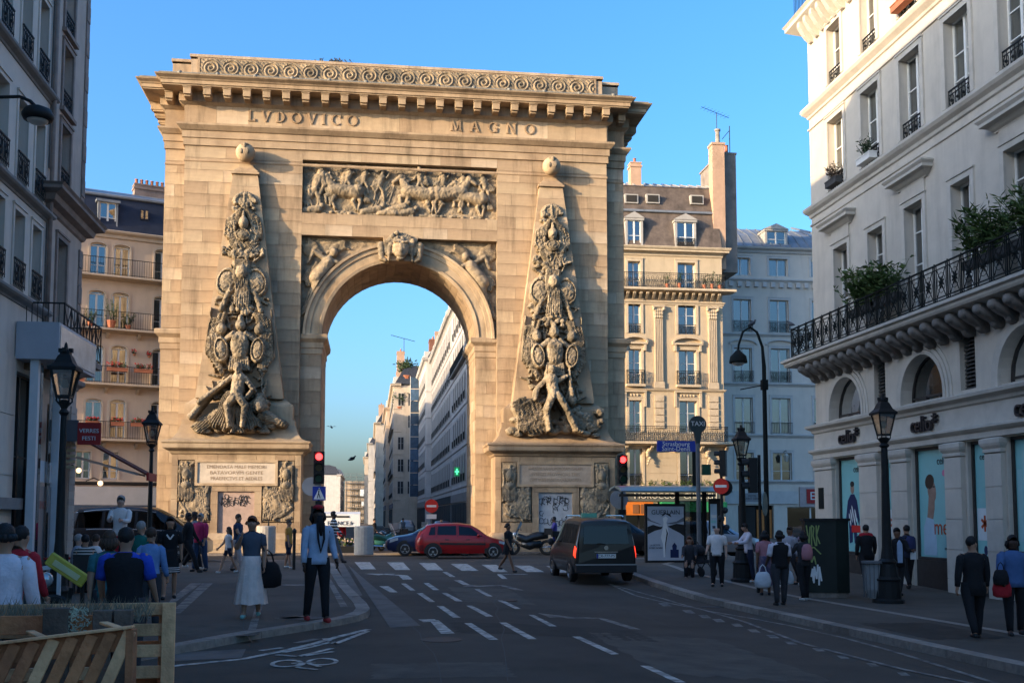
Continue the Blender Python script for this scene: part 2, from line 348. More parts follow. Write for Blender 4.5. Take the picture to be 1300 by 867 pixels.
# bands on the left pavement
H1 = .10
for q, m in ((((-40,208),(-4,160),(60,108),(98,108)), FPAINT), (((100,108),(137,108),(22,215),(-15,215)), FPAINT), (((255,275),(283,275),(330,100),(312,100)), FPAINT),
             (((525,93),(540,93),(600,190),(575,192)), FPAINT), (((560,40),(585,40),(650,150),(615,160)), BEIGE)):
    quadmark('pavement_band', c7(q), m, add=H1, parent=PAVL)
o = quadmark('beige_band', c7(((600,45),(640,80),(850,255),(745,262))), BEIGE)
o = quadmark('beige_band', c7(((-40,380),(-30,350),(250,335),(235,365))), BEIGE)
for (x, y, r) in ((440, 229, .55), (402, 228, .35), (420, 115, .5)):
    a, b = gp(*c7([(x, y)])[0], H1); mb = MB(); 
    pts = [(a+r*random.uniform(.8, 1.0)*math.cos(t*PI/6)*.8, b+r*random.uniform(.8, 1.0)*math.sin(t*PI/6)*.6) for t in range(12)]
    mb.poly([(p[0], p[1], gz(*p)+H1+.008) for p in pts]); mb.build('worn_paint', FPAINT, PAVL)
# street beyond the arch: pavements both sides
slab('pavement', [(10.0, 63), (10.0, 160), (8.0, 300), (30, 300), (30, 63)], .12, PAVEA); slab('pavement', [(-5.0, 64), (-30, 64), (-30, 300), (-5.5, 300)], .12, PAVEA)
# repairs, cracks and stains in the asphalt
PATCH = mat('newer_asphalt', (.052, .040, .030), .9, .25, 2, .35, 70, stain=.3); PATCH2 = mat('older_asphalt', (.105, .083, .064), .92, .25, 2, .35, 60, stain=.35); CRK = mat('tar_seam', (.028, .023, .02), .6, .2, 8, .2)
rr = random.Random(31)
for px, a, b_, m, ad, par in ((((700, 800)), 1.6, .9, PATCH, 0, None), ((880, 830), 1.1, 2.4, PATCH2, 0, None), ((560, 850), .8, .6, PATCH2, 0, None), ((620, 755), .8, 2.4, PATCH2, 0, None), ((1010, 772), .5, 1.2, PATCH2, PAVE_H, PAVR), ((1180, 800), .7, 1.3, PATCH, PAVE_H, PAVR), ((280, 800), .6, .8, PATCH2, .10, PAVL)):
    cx, cy = gp(*px, ad); mb = MB(); n = 16; g = [(cx+a*(2*i/n-1)*(1+.04*math.sin(j*2.1+cx)), cy+b_*(2*j/n-1)*(1+.05*math.sin(i*1.7+cy))) for j in range(n+1) for i in range(n+1)]; k0 = mb.vv([(x, y, gz(x, y)+ad+.003) for x, y in g])
    for j in range(n):
        for i in range(n): k = k0+j*(n+1)+i; mb.face((k, k+1, k+n+2, k+n+1))
    o = mb.build('asphalt_patch', m, par); 
    if par is None: o['kind'] = 'structure'
for px0, px1, ad, par in (((640, 735), (700, 867), 0, None), ((760, 760), (1050, 860), 0, None), ((470, 740), (560, 867), 0, None), ((880, 770), (1200, 850), PAVE_H, PAVR), ((240, 790), (440, 735), .10, PAVL), ((300, 740), (330, 815), .10, PAVL)):
    a, c = Vector(gp(*px0, ad)), Vector(gp(*px1, ad)); n = 14; d = (c-a).orthogonal().normalized(); q = 0; pts = []
    for i in range(n+1): q += rr.uniform(-.12, .12); pts.append(a.lerp(c, i/n)+d*q)
    ribbon('asphalt_crack', pts, .012, CRK, ad, par, lift=.0035)
for k in range(60):
    x, y = rr.uniform(-2, 8), rr.uniform(11, 36); r = rr.uniform(.02, .05); 
# manhole covers
for px in ((560, 812), (905, 770), (640, 762)):
    c = gp(*px); mb = MB(); mb.lathe([(.3, 0), (.3, .006), (.25, .008)], 20, c=(c[0], c[1], gz(*c))); o = mb.build('manhole_cover', IRON); o['kind'] = 'structure'
# ================================================================ RELIEF SCULPTING (height fields of limbs, drapery and shields)
class Rel:
    def __init__(s, W, H, res, u0=0, z0=0):
        s.nx = int(W/res)+1; s.nz = int(H/res)+1; s.U, s.Z = np.meshgrid(np.linspace(u0, u0+W, s.nx), np.linspace(z0, z0+H, s.nz)); s.h = np.full(s.U.shape, -1.)
    def cap(s, a, b, r0, r1, h0=0, h1=None, k=1.):
        h1 = h0 if h1 is None else h1; ax, az = a; bx, bz = b; dx, dz = bx-ax, bz-az; L2 = dx*dx+dz*dz+1e-9
        t = np.clip(((s.U-ax)*dx+(s.Z-az)*dz)/L2, 0, 1); d2 = (s.U-ax-t*dx)**2+(s.Z-az-t*dz)**2; r = r0+(r1-r0)*t
        q = r*r-d2; s.h = np.where(q > 0, np.maximum(s.h, h0+(h1-h0)*t+k*np.sqrt(np.maximum(q, 0))), s.h); return s
    def ell(s, c, ru, rz, h0=0, k=.6, rot=0, rim=0):
        x = s.U-c[0]; z = s.Z-c[1]; ca, sa = math.cos(rot), math.sin(rot); x, z = (x*ca+z*sa)/ru, (-x*sa+z*ca)/rz; d = x*x+z*z
        hh = h0+k*min(ru, rz)*np.sqrt(np.maximum(1-d, 0))
        if rim: hh = hh + np.where((d > .62) & (d < .95), rim, 0) - np.where((d > .45) & (d < .62), rim*.6, 0)
        s.h = np.where(d < 1, np.maximum(s.h, hh), s.h); return s
    def flag(s, a, b, w0, w1, h0=0, n=4, amp=.08, curve=0.):
        """hanging or fanned cloth from a to b with folds running along it"""
        ax, az = a; bx, bz = b; dx, dz = bx-ax, bz-az; L = math.hypot(dx, dz); t = ((s.U-ax)*dx+(s.Z-az)*dz)/(L*L); q = (-(s.U-ax)*dz+(s.Z-az)*dx)/L
        q = q-curve*np.sin(PI*np.clip(t, 0, 1)); w_ = w0+(w1-w0)*np.clip(t, 0, 1)+.05*np.sin(9*t+3*a[0])
        inside = (t > 0) & (t < 1+.06*np.sin(q*14)) & (np.abs(q) < w_)
        hh = h0+amp*np.abs(np.sin(n*PI*q/w_/1.0+1.5*t+a[0]))+amp*1.2*np.sqrt(np.maximum(1-(q/w_)**2, 0))
        s.h = np.where(inside, np.maximum(s.h, hh), s.h); return s
    def man(s, x, z, H, lean=0, h0=.05, arm=1, leg=.25, cape=True, hat=True):
        hp = (x, z+.5*H); ch = (x+lean*.3*H, z+.78*H); hd = (x+lean*.38*H, z+.93*H); r = .085*H
        s.cap(hp, ch, r*1.1, r*1.35, h0); s.cap(ch, hd, r*.5, r*.5, h0); s.ell(hd, r*.85, r*1.0, h0+.04, k=1.2)
        for g in (-1, 1):
            kn = (x+g*leg*.5*H, z+.27*H); s.cap(hp, kn, r*.85, r*.6, h0); s.cap(kn, (x+g*leg*.65*H, z), r*.55, r*.4, h0)
            e = (ch[0]+g*.16*H*arm, z+(.66+.1*g*arm)*H); s.cap((ch[0]+g*r, ch[1]), e, r*.55, r*.45, h0+.03); s.cap(e, (e[0]+g*.1*H, e[1]+.16*H*(arm if g > 0 else -.3)), r*.42, r*.35, h0+.05)
        if hat: s.ell((hd[0], hd[1]+r), r*1.35, r*.55, h0+.03, k=.8)
        if cape: s.flag((ch[0], ch[1]+r), (x-.22*H*(1 if lean >= 0 else -1), z+.35*H), r*.8, r*1.9, h0-.02, 3, .05)
        return s
    def horse(s, x, z, S, f=1, h0=.05, rear=0.):
        P = lambda a, b: (x+f*a*S, z+b*S+rear*a*S*.35)
        s.cap(P(-.42, .62), P(.38, .66), .235*S, .21*S, h0); s.cap(P(-.45, .66), P(-.3, .6), .25*S, .2*S, h0)
        s.cap(P(.36, .72), P(.62, 1.08), .18*S, .10*S, h0); s.cap(P(.6, 1.12), P(.84, .92), .10*S, .065*S, h0+.04); s.cap(P(.56, 1.16), P(.56, 1.26), .03*S, .02*S, h0)
        s.flag(P(.3, .95), P(.6, 1.2), .05*S, .04*S, h0+.05, 3, .04)
        for a, b, c, d, e, g in ((-.48, .5, -.56, .3, -.48, 0), (-.38, .5, -.3, .28, -.42, .02), (.36, .52, .62, .45, .6, .22), (.3, .5, .4, .26, .3, .03)):
            s.cap(P(a, b), P(c, d), .11*S, .07*S, h0); s.cap(P(c, d), P(e, g), .06*S, .045*S, h0)
        s.flag(P(-.6, .75), P(-.82, .3), .05*S, .10*S, h0, 3, .05); return s
    def noise(s, amp, sc=6, seed=0):
        r = np.random.default_rng(seed); n = 0; U, Z = s.U, s.Z
        for o in range(4):
            a, b, c, d = r.uniform(.6, 1.4, 4)*sc*2**o; p = r.uniform(0, 6, 4)
            n = n+(np.sin(a*U+p[0]+2*np.sin(b*Z*.7+p[1]))*np.cos(c*Z+p[2]+1.5*np.sin(d*U*.6+p[3])))/1.5**o
        s.h = np.where(s.h > -.5, s.h+amp*n*.5, s.h); return s
    def build(s, name, m, parent, loc=(0, 0, 0), floor=None, tilt=0., mask=None):
        h = s.h.copy()
        if floor is not None: h = np.maximum(h, floor)
        ok = h > -.5
        if mask is not None: ok &= mask
        hh = np.where(ok, np.maximum(h, .0), 0.); ph = np.maximum(hh, 0)
        # blocks of vertices: surface y = -h ; faces where any corner is inside
        a = ok[:-1, :-1] | ok[1:, :-1] | ok[:-1, 1:] | ok[1:, 1:] if mask is None else ok[:-1, :-1] & ok[1:, :-1] & ok[:-1, 1:] & ok[1:, 1:]
        idx = np.arange(s.nx*s.nz).reshape(s.nz, s.nx)
        f = np.stack([idx[:-1, :-1], idx[:-1, 1:], idx[1:, 1:], idx[1:, :-1]], -1)[a]
        used = np.unique(f); mp = np.full(s.nx*s.nz, -1); mp[used] = np.arange(len(used)); f = mp[f]
        v = np.stack([s.U.ravel(), (-hh-tilt*s.Z).ravel(), s.Z.ravel()], -1)[used]
        me = bpy.data.meshes.new(name); me.vertices.add(len(v)); me.vertices.foreach_set('co', v.ravel().astype('f'))
        me.loops.add(f.size); me.loops.foreach_set('vertex_index', f.ravel().astype('i')); me.polygons.add(len(f))
        me.polygons.foreach_set('loop_start', np.arange(0, f.size, 4, dtype='i')); me.polygons.foreach_set('loop_total', np.full(len(f), 4, dtype='i'))
        me.polygons.foreach_set('use_smooth', np.ones(len(f), dtype=bool)); me.update(); me.validate(); me.materials.append(m)
        o = bpy.data.objects.new(name, me); COL.objects.link(o); o.parent = parent; o.location = loc; return o
# ---------------------------------------------------------------- lettering
def text(s, name, size, m, parent, loc, rot=(PI/2, 0, 0), ext=.01, align='CENTER', sx=1.):
    cu = bpy.data.curves.new(name, 'FONT'); cu.body = s; cu.size = size; cu.extrude = ext; cu.align_x = align; cu.align_y = 'CENTER'; cu.resolution_u = 3; cu.space_line = .95
    o = bpy.data.objects.new(name, cu); COL.objects.link(o); o.parent = parent; o.location = loc; o.rotation_euler = rot; o.scale = (sx, 1, 1); PENDING.append((o, m)); return o
# ================================================================ THE ARCH (front plane at y=0, facing the road)
ARCH = empty('triumphal_arch', (1.42, 54, .06), 0, 'tall tan limestone triumphal arch with carved trophies, spanning the street', 'arch')
RO, RI, SPR = 4.88, 3.95, 10.9
def arcpts(r, n=36, a0=PI, a1=0): return [(r*math.cos(a0+(a1-a0)*i/n), SPR+r*math.sin(a0+(a1-a0)*i/n)) for i in range(n+1)]
def arch_core():
    b = MB(); A = .03
    # outer mass: central body (front A) with recess |u|<5 z<16, relief recess, side strips set back .7
    def plate(pts, y): b.poly([(p[0], y, p[1]) for p in pts])
    for s in (-1, 1):
        plate([(s*5, 0), (s*10.85, 0), (s*10.85, 24), (s*5, 24)], A)
        b.poly([(s*10.85, A, 0), (s*10.85, .73, 0), (s*10.85, .73, 24), (s*10.85, A, 24)])
        plate([(s*10.85, 0), (s*11.9, 0), (s*11.9, 24), (s*10.85, 24)], .73)
        b.poly([(s*11.9, .73, 0), (s*11.9, 5.2, 0), (s*11.9, 5.2, 24), (s*11.9, .73, 24)])
        b.poly([(s*5, A, 0), (s*5, .45, 0), (s*5, .45, 16), (s*5, A, 16)])
        b.poly([(s*5, A, 17.15), (s*5, .42, 17.15), (s*5, .42, 19.9), (s*5, A, 19.9)])
        plate([(s*RI, 0), (s*5, 0), (s*5, SPR), (s*RI, SPR)], .45)
        b.poly([(s*RI, .45, 0), (s*RI, 5.2, 0), (s*RI, 5.2, SPR), (s*RI, .45, SPR)])
    plate([(-5, 16), (5, 16), (5, 17.15), (-5, 17.15)], A); plate([(-5, 19.9), (5, 19.9), (5, 24), (-5, 24)], A)
    plate([(-5, 17.15), (5, 17.15), (5, 19.9), (-5, 19.9)], .42)
    b.poly([(-5, A, 16), (5, A, 16), (5, .45, 16), (-5, .45, 16)]); b.poly([(-5, A, 17.15), (5, A, 17.15), (5, .42, 17.15), (-5, .42, 17.15)]); b.poly([(-5, A, 19.9), (5, A, 19.9), (5, .42, 19.9), (-5, .42, 19.9)])
    P = arcpts(RI)
    for y in (.45, 5.2):
        for (x0, z0), (x1, z1) in zip(P, P[1:]): b.poly([(x0, y, z0), (x0*1, y, 16), (x1, y, 16), (x1, y, z1)])
        for s in (-1, 1): plate([(s*RI, SPR), (s*5, SPR), (s*5, 16), (s*RI, 16)], y)
    for (x0, z0), (x1, z1) in zip(P, P[1:]): b.poly([(x0, .45, z0), (x1, .45, z1), (x1, 5.2, z1), (x0, 5.2, z0)])
    for s in (-1, 1): plate([(s*RI, 0), (s*11.9, 0), (s*11.9, SPR), (s*RI, SPR)], 5.2); plate([(s*5, SPR), (s*11.9, SPR), (s*11.9, 16), (s*5, 16)], 5.2)
    plate([(-11.9, 16), (11.9, 16), (11.9, 24), (-11.9, 24)], 5.2); b.poly([(-11.9, .7, 24), (11.9, .7, 24), (11.9, 5.2, 24), (-11.9, 5.2, 24)])
    return b.build('wall', MORTAR, ARCH)
CORE = arch_core()
# ---- ashlar: every block a box, slightly proud of the mortar core
blocks = []          # (u0,u1,y0,y1,z0,z1)
def ashlar(u0, u1, z0, z1, yf, ch=.62, L=1.6, dep=.10, skip=None, seed=0):
    r = random.Random(seed+int(u0*7+z0*3)); n = max(1, round((z1-z0)/ch)); h = (z1-z0)/n
    for j in range(n):
        a = z0+j*h; u = u0; k = max(1, round((u1-u0)/L)); cuts = [u0+(u1-u0)*(i+(.5 if j % 2 else 0)+r.uniform(-.12, .12))/k for i in range(0 if j % 2 else 1, k)]
        cuts = [u0]+[c for c in cuts if u0+.25 < c < u1-.25]+[u1]
        for p, q in zip(cuts, cuts[1:]):
            if skip and skip(p, q, a, a+h): continue
            blocks.append((p+.006, q-.006, yf+r.uniform(-.004, .004), yf+dep, a+.006, a+h-.006))
def behind_pylon(p, q, a, b):
    for c in (-7.8, 7.8):
        hw = 3.0 if b < 5.5 else 2.5 if b < 7.4 else (2.05-(b-7.5)/11.4*1.45)
        if c-hw < p and q < c+hw and b < 18.8: return True
    return False
for s in (-1, 1):
    a, b = sorted((s*5, s*10.85)); ashlar(a, b, 0, 20.4, 0, skip=behind_pylon, L=1.7, seed=s)
    a, b = sorted((s*10.85, s*11.9)); ashlar(a, b, 0, 10.1, .70, L=1.1); ashlar(a, b, 11.2, 20.4, .70, L=1.1)
    a, b = sorted((s*RI, s*5)); ashlar(a, b, 0, 9.95, .42, L=1.1, ch=.62)
ashlar(-5, 5, 16, 17.15, 0, ch=.575, L=1.3); ashlar(-5, 5, 19.9, 20.4, 0, L=1.5)
ashlar(-10.85, 10.85, 21.5, 22.45, -.10, ch=.95, L=1.5)
blocks.sort(key=lambda t: -(t[1]-t[0])*(t[5]-t[4]))
ub = {}
for k, m in enumerate(STONES):
    q = MB().box(0, 1, 0, 1, 0, 1); o = q.build('stone_block', m, CORE); ub[k] = o
cnt = 0; rest = MB()
for i, t in enumerate(blocks):
    k = random.choices(range(5), (5, 4, 4, 2, 2))[0]
    sc_ = (t[1]-t[0], t[3]-t[2], t[5]-t[4])
    if cnt < 290:
        if cnt < 5: o = ub[cnt]
        else: o = ub[k].copy(); COL.objects.link(o); o.parent = CORE
        o.location = (t[0], t[2], t[4]); o.scale = sc_; cnt += 1
    else: rest.cm = k; rest.box(*t)
tag(rest.build('stone_block', STONES, CORE), kind='stuff')
# side walls of the arch (only seen from a step aside) and the passage: joined courses
rest = MB()
for s in (-1, 1):
    for z in np.arange(0, 20.3, .56):
        y = .8
        while y < 5.1:
            L_ = random.uniform(.9, 1.6); e = min(5.15, y+L_); rest.cm = random.choices(range(5), (5, 4, 4, 2, 2))[0]
            rest.box(*sorted((s*11.86, s*11.94)), y+.006, e-.006, z+.006, min(z+.56, 20.4)-.006)
            if z < 9.8 : rest.box(*sorted((s*(RI-.03), s*(RI+.06))), y-.3+.006, e-.3-.006 if e < 5.1 else 5.18, z+.006, min(z+.56, 10.1)-.006)
            y = e
tag(rest.build('side_block', STONES, CORE), kind='stuff')
# voussoirs lining the vault
for k in range(27):
    a0, a1 = PI*k/27+.002, PI*(k+1)/27-.002
    for y0, y1 in ((.46, 2.0), (2.02, 3.6), (3.62, 5.15)):
        b = MB(); pts = [(r*math.cos(a), SPR+r*math.sin(a)) for r, a in ((RI-.03, a0), (RI+.1, a0), (RI+.1, a1), (RI-.03, (a1)))]
        b.prism(pts, y0, y1); b.build('voussoir', random.choice((STONES[0], STONES[2], STONES[4])), CORE)
# archivolt: moulded ring in the recess
b = MB()
prof = [(RI-.02, .45), (RI-.02, .26), (RI+.14, .22), (RI+.16, .30), (RI+.55, .26), (RI+.57, .20), (RO-.16, .16), (RO-.12, .08), (RO, .06), (RO, .45)]
n = 48; rings = []
for i in range(n+1):
    a = PI*i/n; rings.append(b.vv([(r*math.cos(a), y, SPR+r*math.sin(a)) for r, y in prof]))
for p, q in zip(rings, rings[1:]):
    for j in range(len(prof)-1): b.face((p+j, q+j, q+j+1, p+j+1))
b.build('archivolt', STONES[1], ARCH)
# imposts
imp = [(0, 0), (.05, .05), (.05, .3), (.10, .36), (.10, .62), (.28, .80), (.30, 1.0), (.22, 1.05), (0, 1.07)]
for s in (-1, 1):
    P = [(o, z+9.93) for o, z in imp]; a, c = sorted((s*RI, s*5.0))
    path = [(c if s > 0 else a, .44), (c if s > 0 else a, .44)]
    path = [(RI, 5.1), (RI, .42), (4.99, .42)] if s > 0 else [(-4.99, .42), (-RI, .42), (-RI, 5.1)]
    mb = MB(); mb.sweep([(p[0], p[1]) for p in (path if s < 0 else path)], [(o if True else o, z) for o, z in P]); mb.build('impost', STONES[0], ARCH)
    path = [(-11.9, 5.1), (-11.9, .70), (-10.86, .70)] if s < 0 else [(10.86, .70), (11.9, .70), (11.9, 5.1)]
    MB().sweep(path, [(o, z+.15) for o, z in P]).build('side_impost', STONES[0], ARCH)
plan = [(-11.9, 5.2), (-11.9, .70), (-10.85, .70), (-10.85, 0), (10.85, 0), (10.85, .70), (11.9, .70), (11.9, 5.2)]
MB().sweep(plan, [(0, 19.55), (.04, 19.6), (.04, 19.66), (0, 19.7)]).build('string_course', STONES[2], ARCH)
MB().sweep(plan, [(0, 20.38), (.08, 20.4), (.08, 20.75), (.14, 20.78), (.14, 21.12), (.20, 21.15), (.38, 21.36), (.38, 21.46), (.10, 21.52)]).build('architrave', STONES[0], ARCH)
MB().sweep(plan, [(.06, 21.5), (.06, 22.5)]).build('frieze', STONES[2], ARCH)
MB().sweep(plan, [(.06, 22.42), (.16, 22.48), (.30, 22.58), (.30, 23.06), (1.0, 23.10), (1.0, 23.16), (1.06, 23.17), (1.06, 23.34), (1.10, 23.36), (1.14, 23.42), (1.30, 23.52), (1.33, 23.58), (1.2, 23.60), (-.3, 23.72)]).build('cornice', STONES[0], ARCH)
mod = MB(); mod.box(-.19, .19, -.95, 0, .10, .42); mod.box(-.16, .16, -.85, 0, 0, .10); mod.box(-.22, .22, -.99, 0, .42, .475)
m0 = mod.build('modillion', STONES[1], ARCH, bevel=.012)
first = True
def put_mod(x, y, rz):
    global first
    if first: m0.location = (x, y, 22.6); m0.rotation_euler = (0, 0, rz); first = False
    else: inst(m0, ARCH, (x, y, 22.6), rz)
for i in range(23): put_mod(-10.65+i*(21.3/22), .0, 0)
for s in (-1, 1):
    put_mod(s*11.65, .7, 0)
    for y in (1.6, 2.55, 3.5, 4.45): put_mod(s*11.9, y, s*PI/2)
# gutter with clamps along the cornice edge
b = MB(); pp = [(p[0], p[1]) for p in plan]; out = []
for z, o_ in ((24.02, 1.12),):
    b.sweep(plan, [(1.02, 23.58), (1.02, 23.69), (1.06, 23.72), (1.12, 23.72), (1.16, 23.69), (1.16, 23.58)])
b.build('gutter', mat('old_lead', (.20, .19, .16), .6, .25, 5, .2, stain=.3), ARCH)
k0 = MB().lathe([(.06, 0), (.11, .03), (.13, .12), (.09, .2), (.03, .22)], 8).build('gutter_clamp', MT['old_lead'], ARCH, smooth=True); k0.location = (-11, -1.08, 23.58)
for i in range(1, 13): inst(k0, ARCH, (-11+i*22/12, -1.08, 23.58))
# attic
att = [(p[0]*.985, p[1]+.25) for p in plan]
MB().sweep(att, [(0, 23.5), (.08, 23.55), (.08, 23.9), (0, 23.96), (0, 25.08), (.06, 25.1), (.06, 25.24), (-.1, 25.26)]).prism([(p[0], p[1]) for p in att], 25.0, 25.25, 'z').build('attic', STONES[3], ARCH)
b = MB()
for u0, u1 in ((-11.55, -10.75), (-10.55, -10.3), (10.45, 10.62), ): pass
for u in (-10.3, 10.3): b.box(u-.06, u+.06, .19, .3, 24.05, 25.06)
b.box(-10.3, 10.3, .2, .3, 24.02, 24.08); b.box(-10.3, 10.3, .2, .3, 25.02, 25.07)
b.build('attic_frame', STONES[0], ARCH)
r = Rel(20.4, .94, .03, -10.2, 24.09); per = 1.0; U = r.U; Zc = 24.56
ph = (U+10.2) % per-per/2; zz = r.Z-Zc; rad = np.sqrt(ph**2+zz**2); th = np.arctan2(zz, ph)
sp = .5+.5*np.cos(th*1.0-rad*34); tail = .5+.5*np.cos((ph*1.0+zz*1.1)*26)
r.h = np.where(rad < .42, .02+.085*sp, .015+.05*tail*(rad < .62)); r.noise(.008, 20).build('scroll_relief', CARVED, ARCH, (0, .235, 0))
# lettering of the frieze: thick-and-thin strokes with serifs
def glyph(b, ch, x, z, H, y):
    T, t = .15*H, .085*H; d = (y, y-.07)
    def st(x0, z0, x1, z1, w_):
        a = Vector((x+x0*H, z+z0*H)); c = Vector((x+x1*H, z+z1*H)); n_ = Vector((-(c-a).y, (c-a).x)).normalized()*w_/2
        b.prism([tuple(a-n_), tuple(c-n_), tuple(c+n_), tuple(a+n_)], d[0]+random.uniform(0, .002), d[1]-random.uniform(0, .006))
    def serif(xs, zs, w_=.2):
        for q in xs: b.box(x+(q-w_)*H, x+(q+w_)*H, d[1]-.008, d[0], z+zs*H-(0 if zs < .5 else .07*H), z+zs*H+(.07*H if zs < .5 else 0))
    def arc(cx, cz, rx, rz, a0, a1, th_=1.):
        n_ = 18
        for i in range(n_):
            p = [a0+(a1-a0)*i/n_, a0+(a1-a0)*(i+1)/n_]; pts = []
            for a, kk in ((p[0], 0), (p[1], 0), (p[1], 1), (p[0], 1)):
                w_ = (t+(T-t)*abs(math.cos(a)))/H*th_; pts.append((x+(cx+(rx-w_*kk)*math.cos(a))*H, z+(cz+(rz-w_*kk)*math.sin(a))*H))
            b.prism(pts, d[0], d[1])
    if ch == 'L': st(.15, 0, .15, 1, T); st(.1, .05, .62, .05, t); st(.6, 0, .6, .25, t); serif((.15,), 0, .15); serif((.15,), 1, .15)
    if ch == 'V': st(.08, 1, .42, 0, T); st(.76, 1, .42, 0, t); serif((.08, .76), 1, .14)
    if ch == 'D': st(.15, 0, .15, 1, T); arc(.2, .5, .55, .5, -PI/2, PI/2); serif((.1,), 0, .1); serif((.1,), 1, .1)
    if ch == 'O': arc(.5, .5, .5, .5, 0, 2*PI)
    if ch == 'I': st(.15, 0, .15, 1, T); serif((.15,), 0, .16); serif((.15,), 1, .16)
    if ch == 'C': arc(.5, .5, .48, .5, .8, 2*PI-.8); st(.84, .68, .84, .95, t)
    if ch == 'G': arc(.5, .5, .48, .5, .8, 2*PI-.7); st(.84, .68, .84, .95, t); st(.82, .05, .82, .45, T); serif((.8,), .4, .14)
    if ch == 'M': st(.12, 0, .16, 1, t); st(.16, 1, .5, .08, T); st(.5, .08, .84, 1, t); st(.84, 1, .9, 0, T); serif((.12, .9), 0, .14)
    if ch == 'A': st(.08, 0, .42, 1, t); st(.42, 1, .78, 0, T); st(.22, .35, .62, .35, t); serif((.08, .78), 0, .14)
    if ch == 'N': st(.12, 0, .12, 1, t); st(.12, 1, .8, 0, T); st(.8, 0, .8, 1, t); serif((.12,), 0, .14); serif((.8, .1), 1, .14)
for word, u0, u1 in (('LVDOVICO', -7.75, -2.25), ('MAGNO', 2.55, 7.0)):
    wd = dict(L=.66, V=.84, D=.78, O=1., I=.3, C=.92, G=.96, M=1.02, A=.86, N=.92); tot = sum(wd[c] for c in word)*.56; gap = ((u1-u0)-tot)/(len(word)-1); x = u0
    for c in word: b = MB(); glyph(b, c, x, 21.74, .56, -.09); b.build('letter', STONES[4], ARCH); x += wd[c]*.56+gap
# ---------------------------------------------------------------- reliefs
# battle panel over the arch
r = Rel(9.96, 2.72, .03, -4.98, 0)
r.h[:] = .02
for (x, z, S, f, re) in ((2.6, .35, 1.55, 1, .25), (-2.9, .3, 1.5, -1, .1), (.9, .35, 1.5, -1, .25), (3.6, .3, 1.35, -1, .35)): r.horse(x, z, S, f, .12, re)
for (x, z, H, l) in ((-2.75, 1.15, 1.45, .3), (1.0, 1.2, 1.5, -.1), (3.2, 1.1, 1.4, .1), (4.4, 1.0, 1.5, -.2), (-4.4, .25, 2.1, .35), (-3.9, .5, 2.0, -.2), (-1.9, 1.2, 1.35, .2), (2.2, 1.15, 1.4, 0), (-1.1, .9, 1.5, .3), (-4.7, .1, 1.4, .1)):
    r.man(x, z, H, l, .10, arm=random.choice((-1, 1)))
for (x, z, a) in ((-1.4, .12, .2), (-.6, .1, -.3), (-.1, .25, .4), (-4.5, .05, .1), (.3, .1, .1)): r.cap((x-.5, z+.1), (x+.3, z+.2+a*.3), .17, .2, .1); r.ell((x+.5, z+.35+a*.4), .14, .15, .12, 1.1); r.cap((x-.5, z+.1), (x-.95, z+.25), .12, .07, .08)
for i in range(16): x = random.uniform(-1.6, -.4); r.cap((x, .5), (x+random.uniform(-.3, .8), random.uniform(1.3, 2.6)), .035, .02, .04)
for i in range(12): x = random.uniform(2, 4.9); r.cap((x, 1.6), (x+random.uniform(-.3, .3), random.uniform(2.1, 2.65)), .04, .02, .05)
for i in range(60): x, z = random.uniform(-4.9, -.3), random.uniform(1.4, 2.6); r.ell((x, z), .1, .12, .02, .8) if x < -.9 else None
for i in range(70): r.ell((random.uniform(-4.9, 4.9), random.uniform(.02, .16)), .13, .08, .12, .8)
r.noise(.035, 9, 3).build('battle_relief', CARVED, ARCH, (0, .38, 17.17))
# winged victories in the spandrels
for s in (-1, 1):
    r = Rel(4.3, 5.05, .03, 0, 0)       # u measured inwards from the outer corner
    P = lambda a, z: (a, z)
    r.cap((.75, 2.9), (1.35, 3.75), .36, .33, .15); r.ell((1.62, 4.25), .2, .24, .25, 1.1); r.cap((1.4, 4.0), (1.6, 4.2), .12, .12, .2)
    r.cap((1.5, 3.85), (2.15, 3.55), .13, .10, .22); r.cap((2.15, 3.55), (2.75, 4.1), .10, .07, .22); r.ell((3.05, 4.2), .28, .26, .1, .35, rim=.12)
    r.cap((1.2, 3.9), (.6, 4.3), .13, .1, .15); r.cap((.6, 4.3), (.35, 3.7), .1, .08, .15)
    r.cap((.8, 2.8), (.75, 1.9), .3, .2, .15); r.cap((.75, 1.9), (.35, .9), .2, .1, .12); r.cap((.9, 2.7), (.5, 1.7), .26, .16, .12); r.cap((.5, 1.7), (.22, .5), .15, .08, .1)
    r.flag((1.1, 3.2), (.3, .9), .35, .5, .05, 5, .09, .1); r.flag((1.0, 4.1), (.15, 4.65), .2, .5, .02, 5, .08); r.flag((1.25, 4.2), (2.2, 4.75), .12, .35, .03, 5, .07); r.flag((.9, 3.7), (.2, 2.6), .2, .4, .04, 4, .08)
    r.flag((3.2, 4.3), (4.1, 4.75), .08, .14, .03, 3, .05)
    uu = -5+r.U; zz = 10.95+r.Z; mk = (uu**2+(zz-SPR)**2 > (RO+.02)**2)
    r.h = np.maximum(r.h, .01); r.noise(.03, 8, 5)
    o = r.build('victory_relief', CARVED, ARCH, (-5, .42, 10.95), mask=mk)
    if s > 0: o.scale = (-1, 1, 1); o.location.x = 5
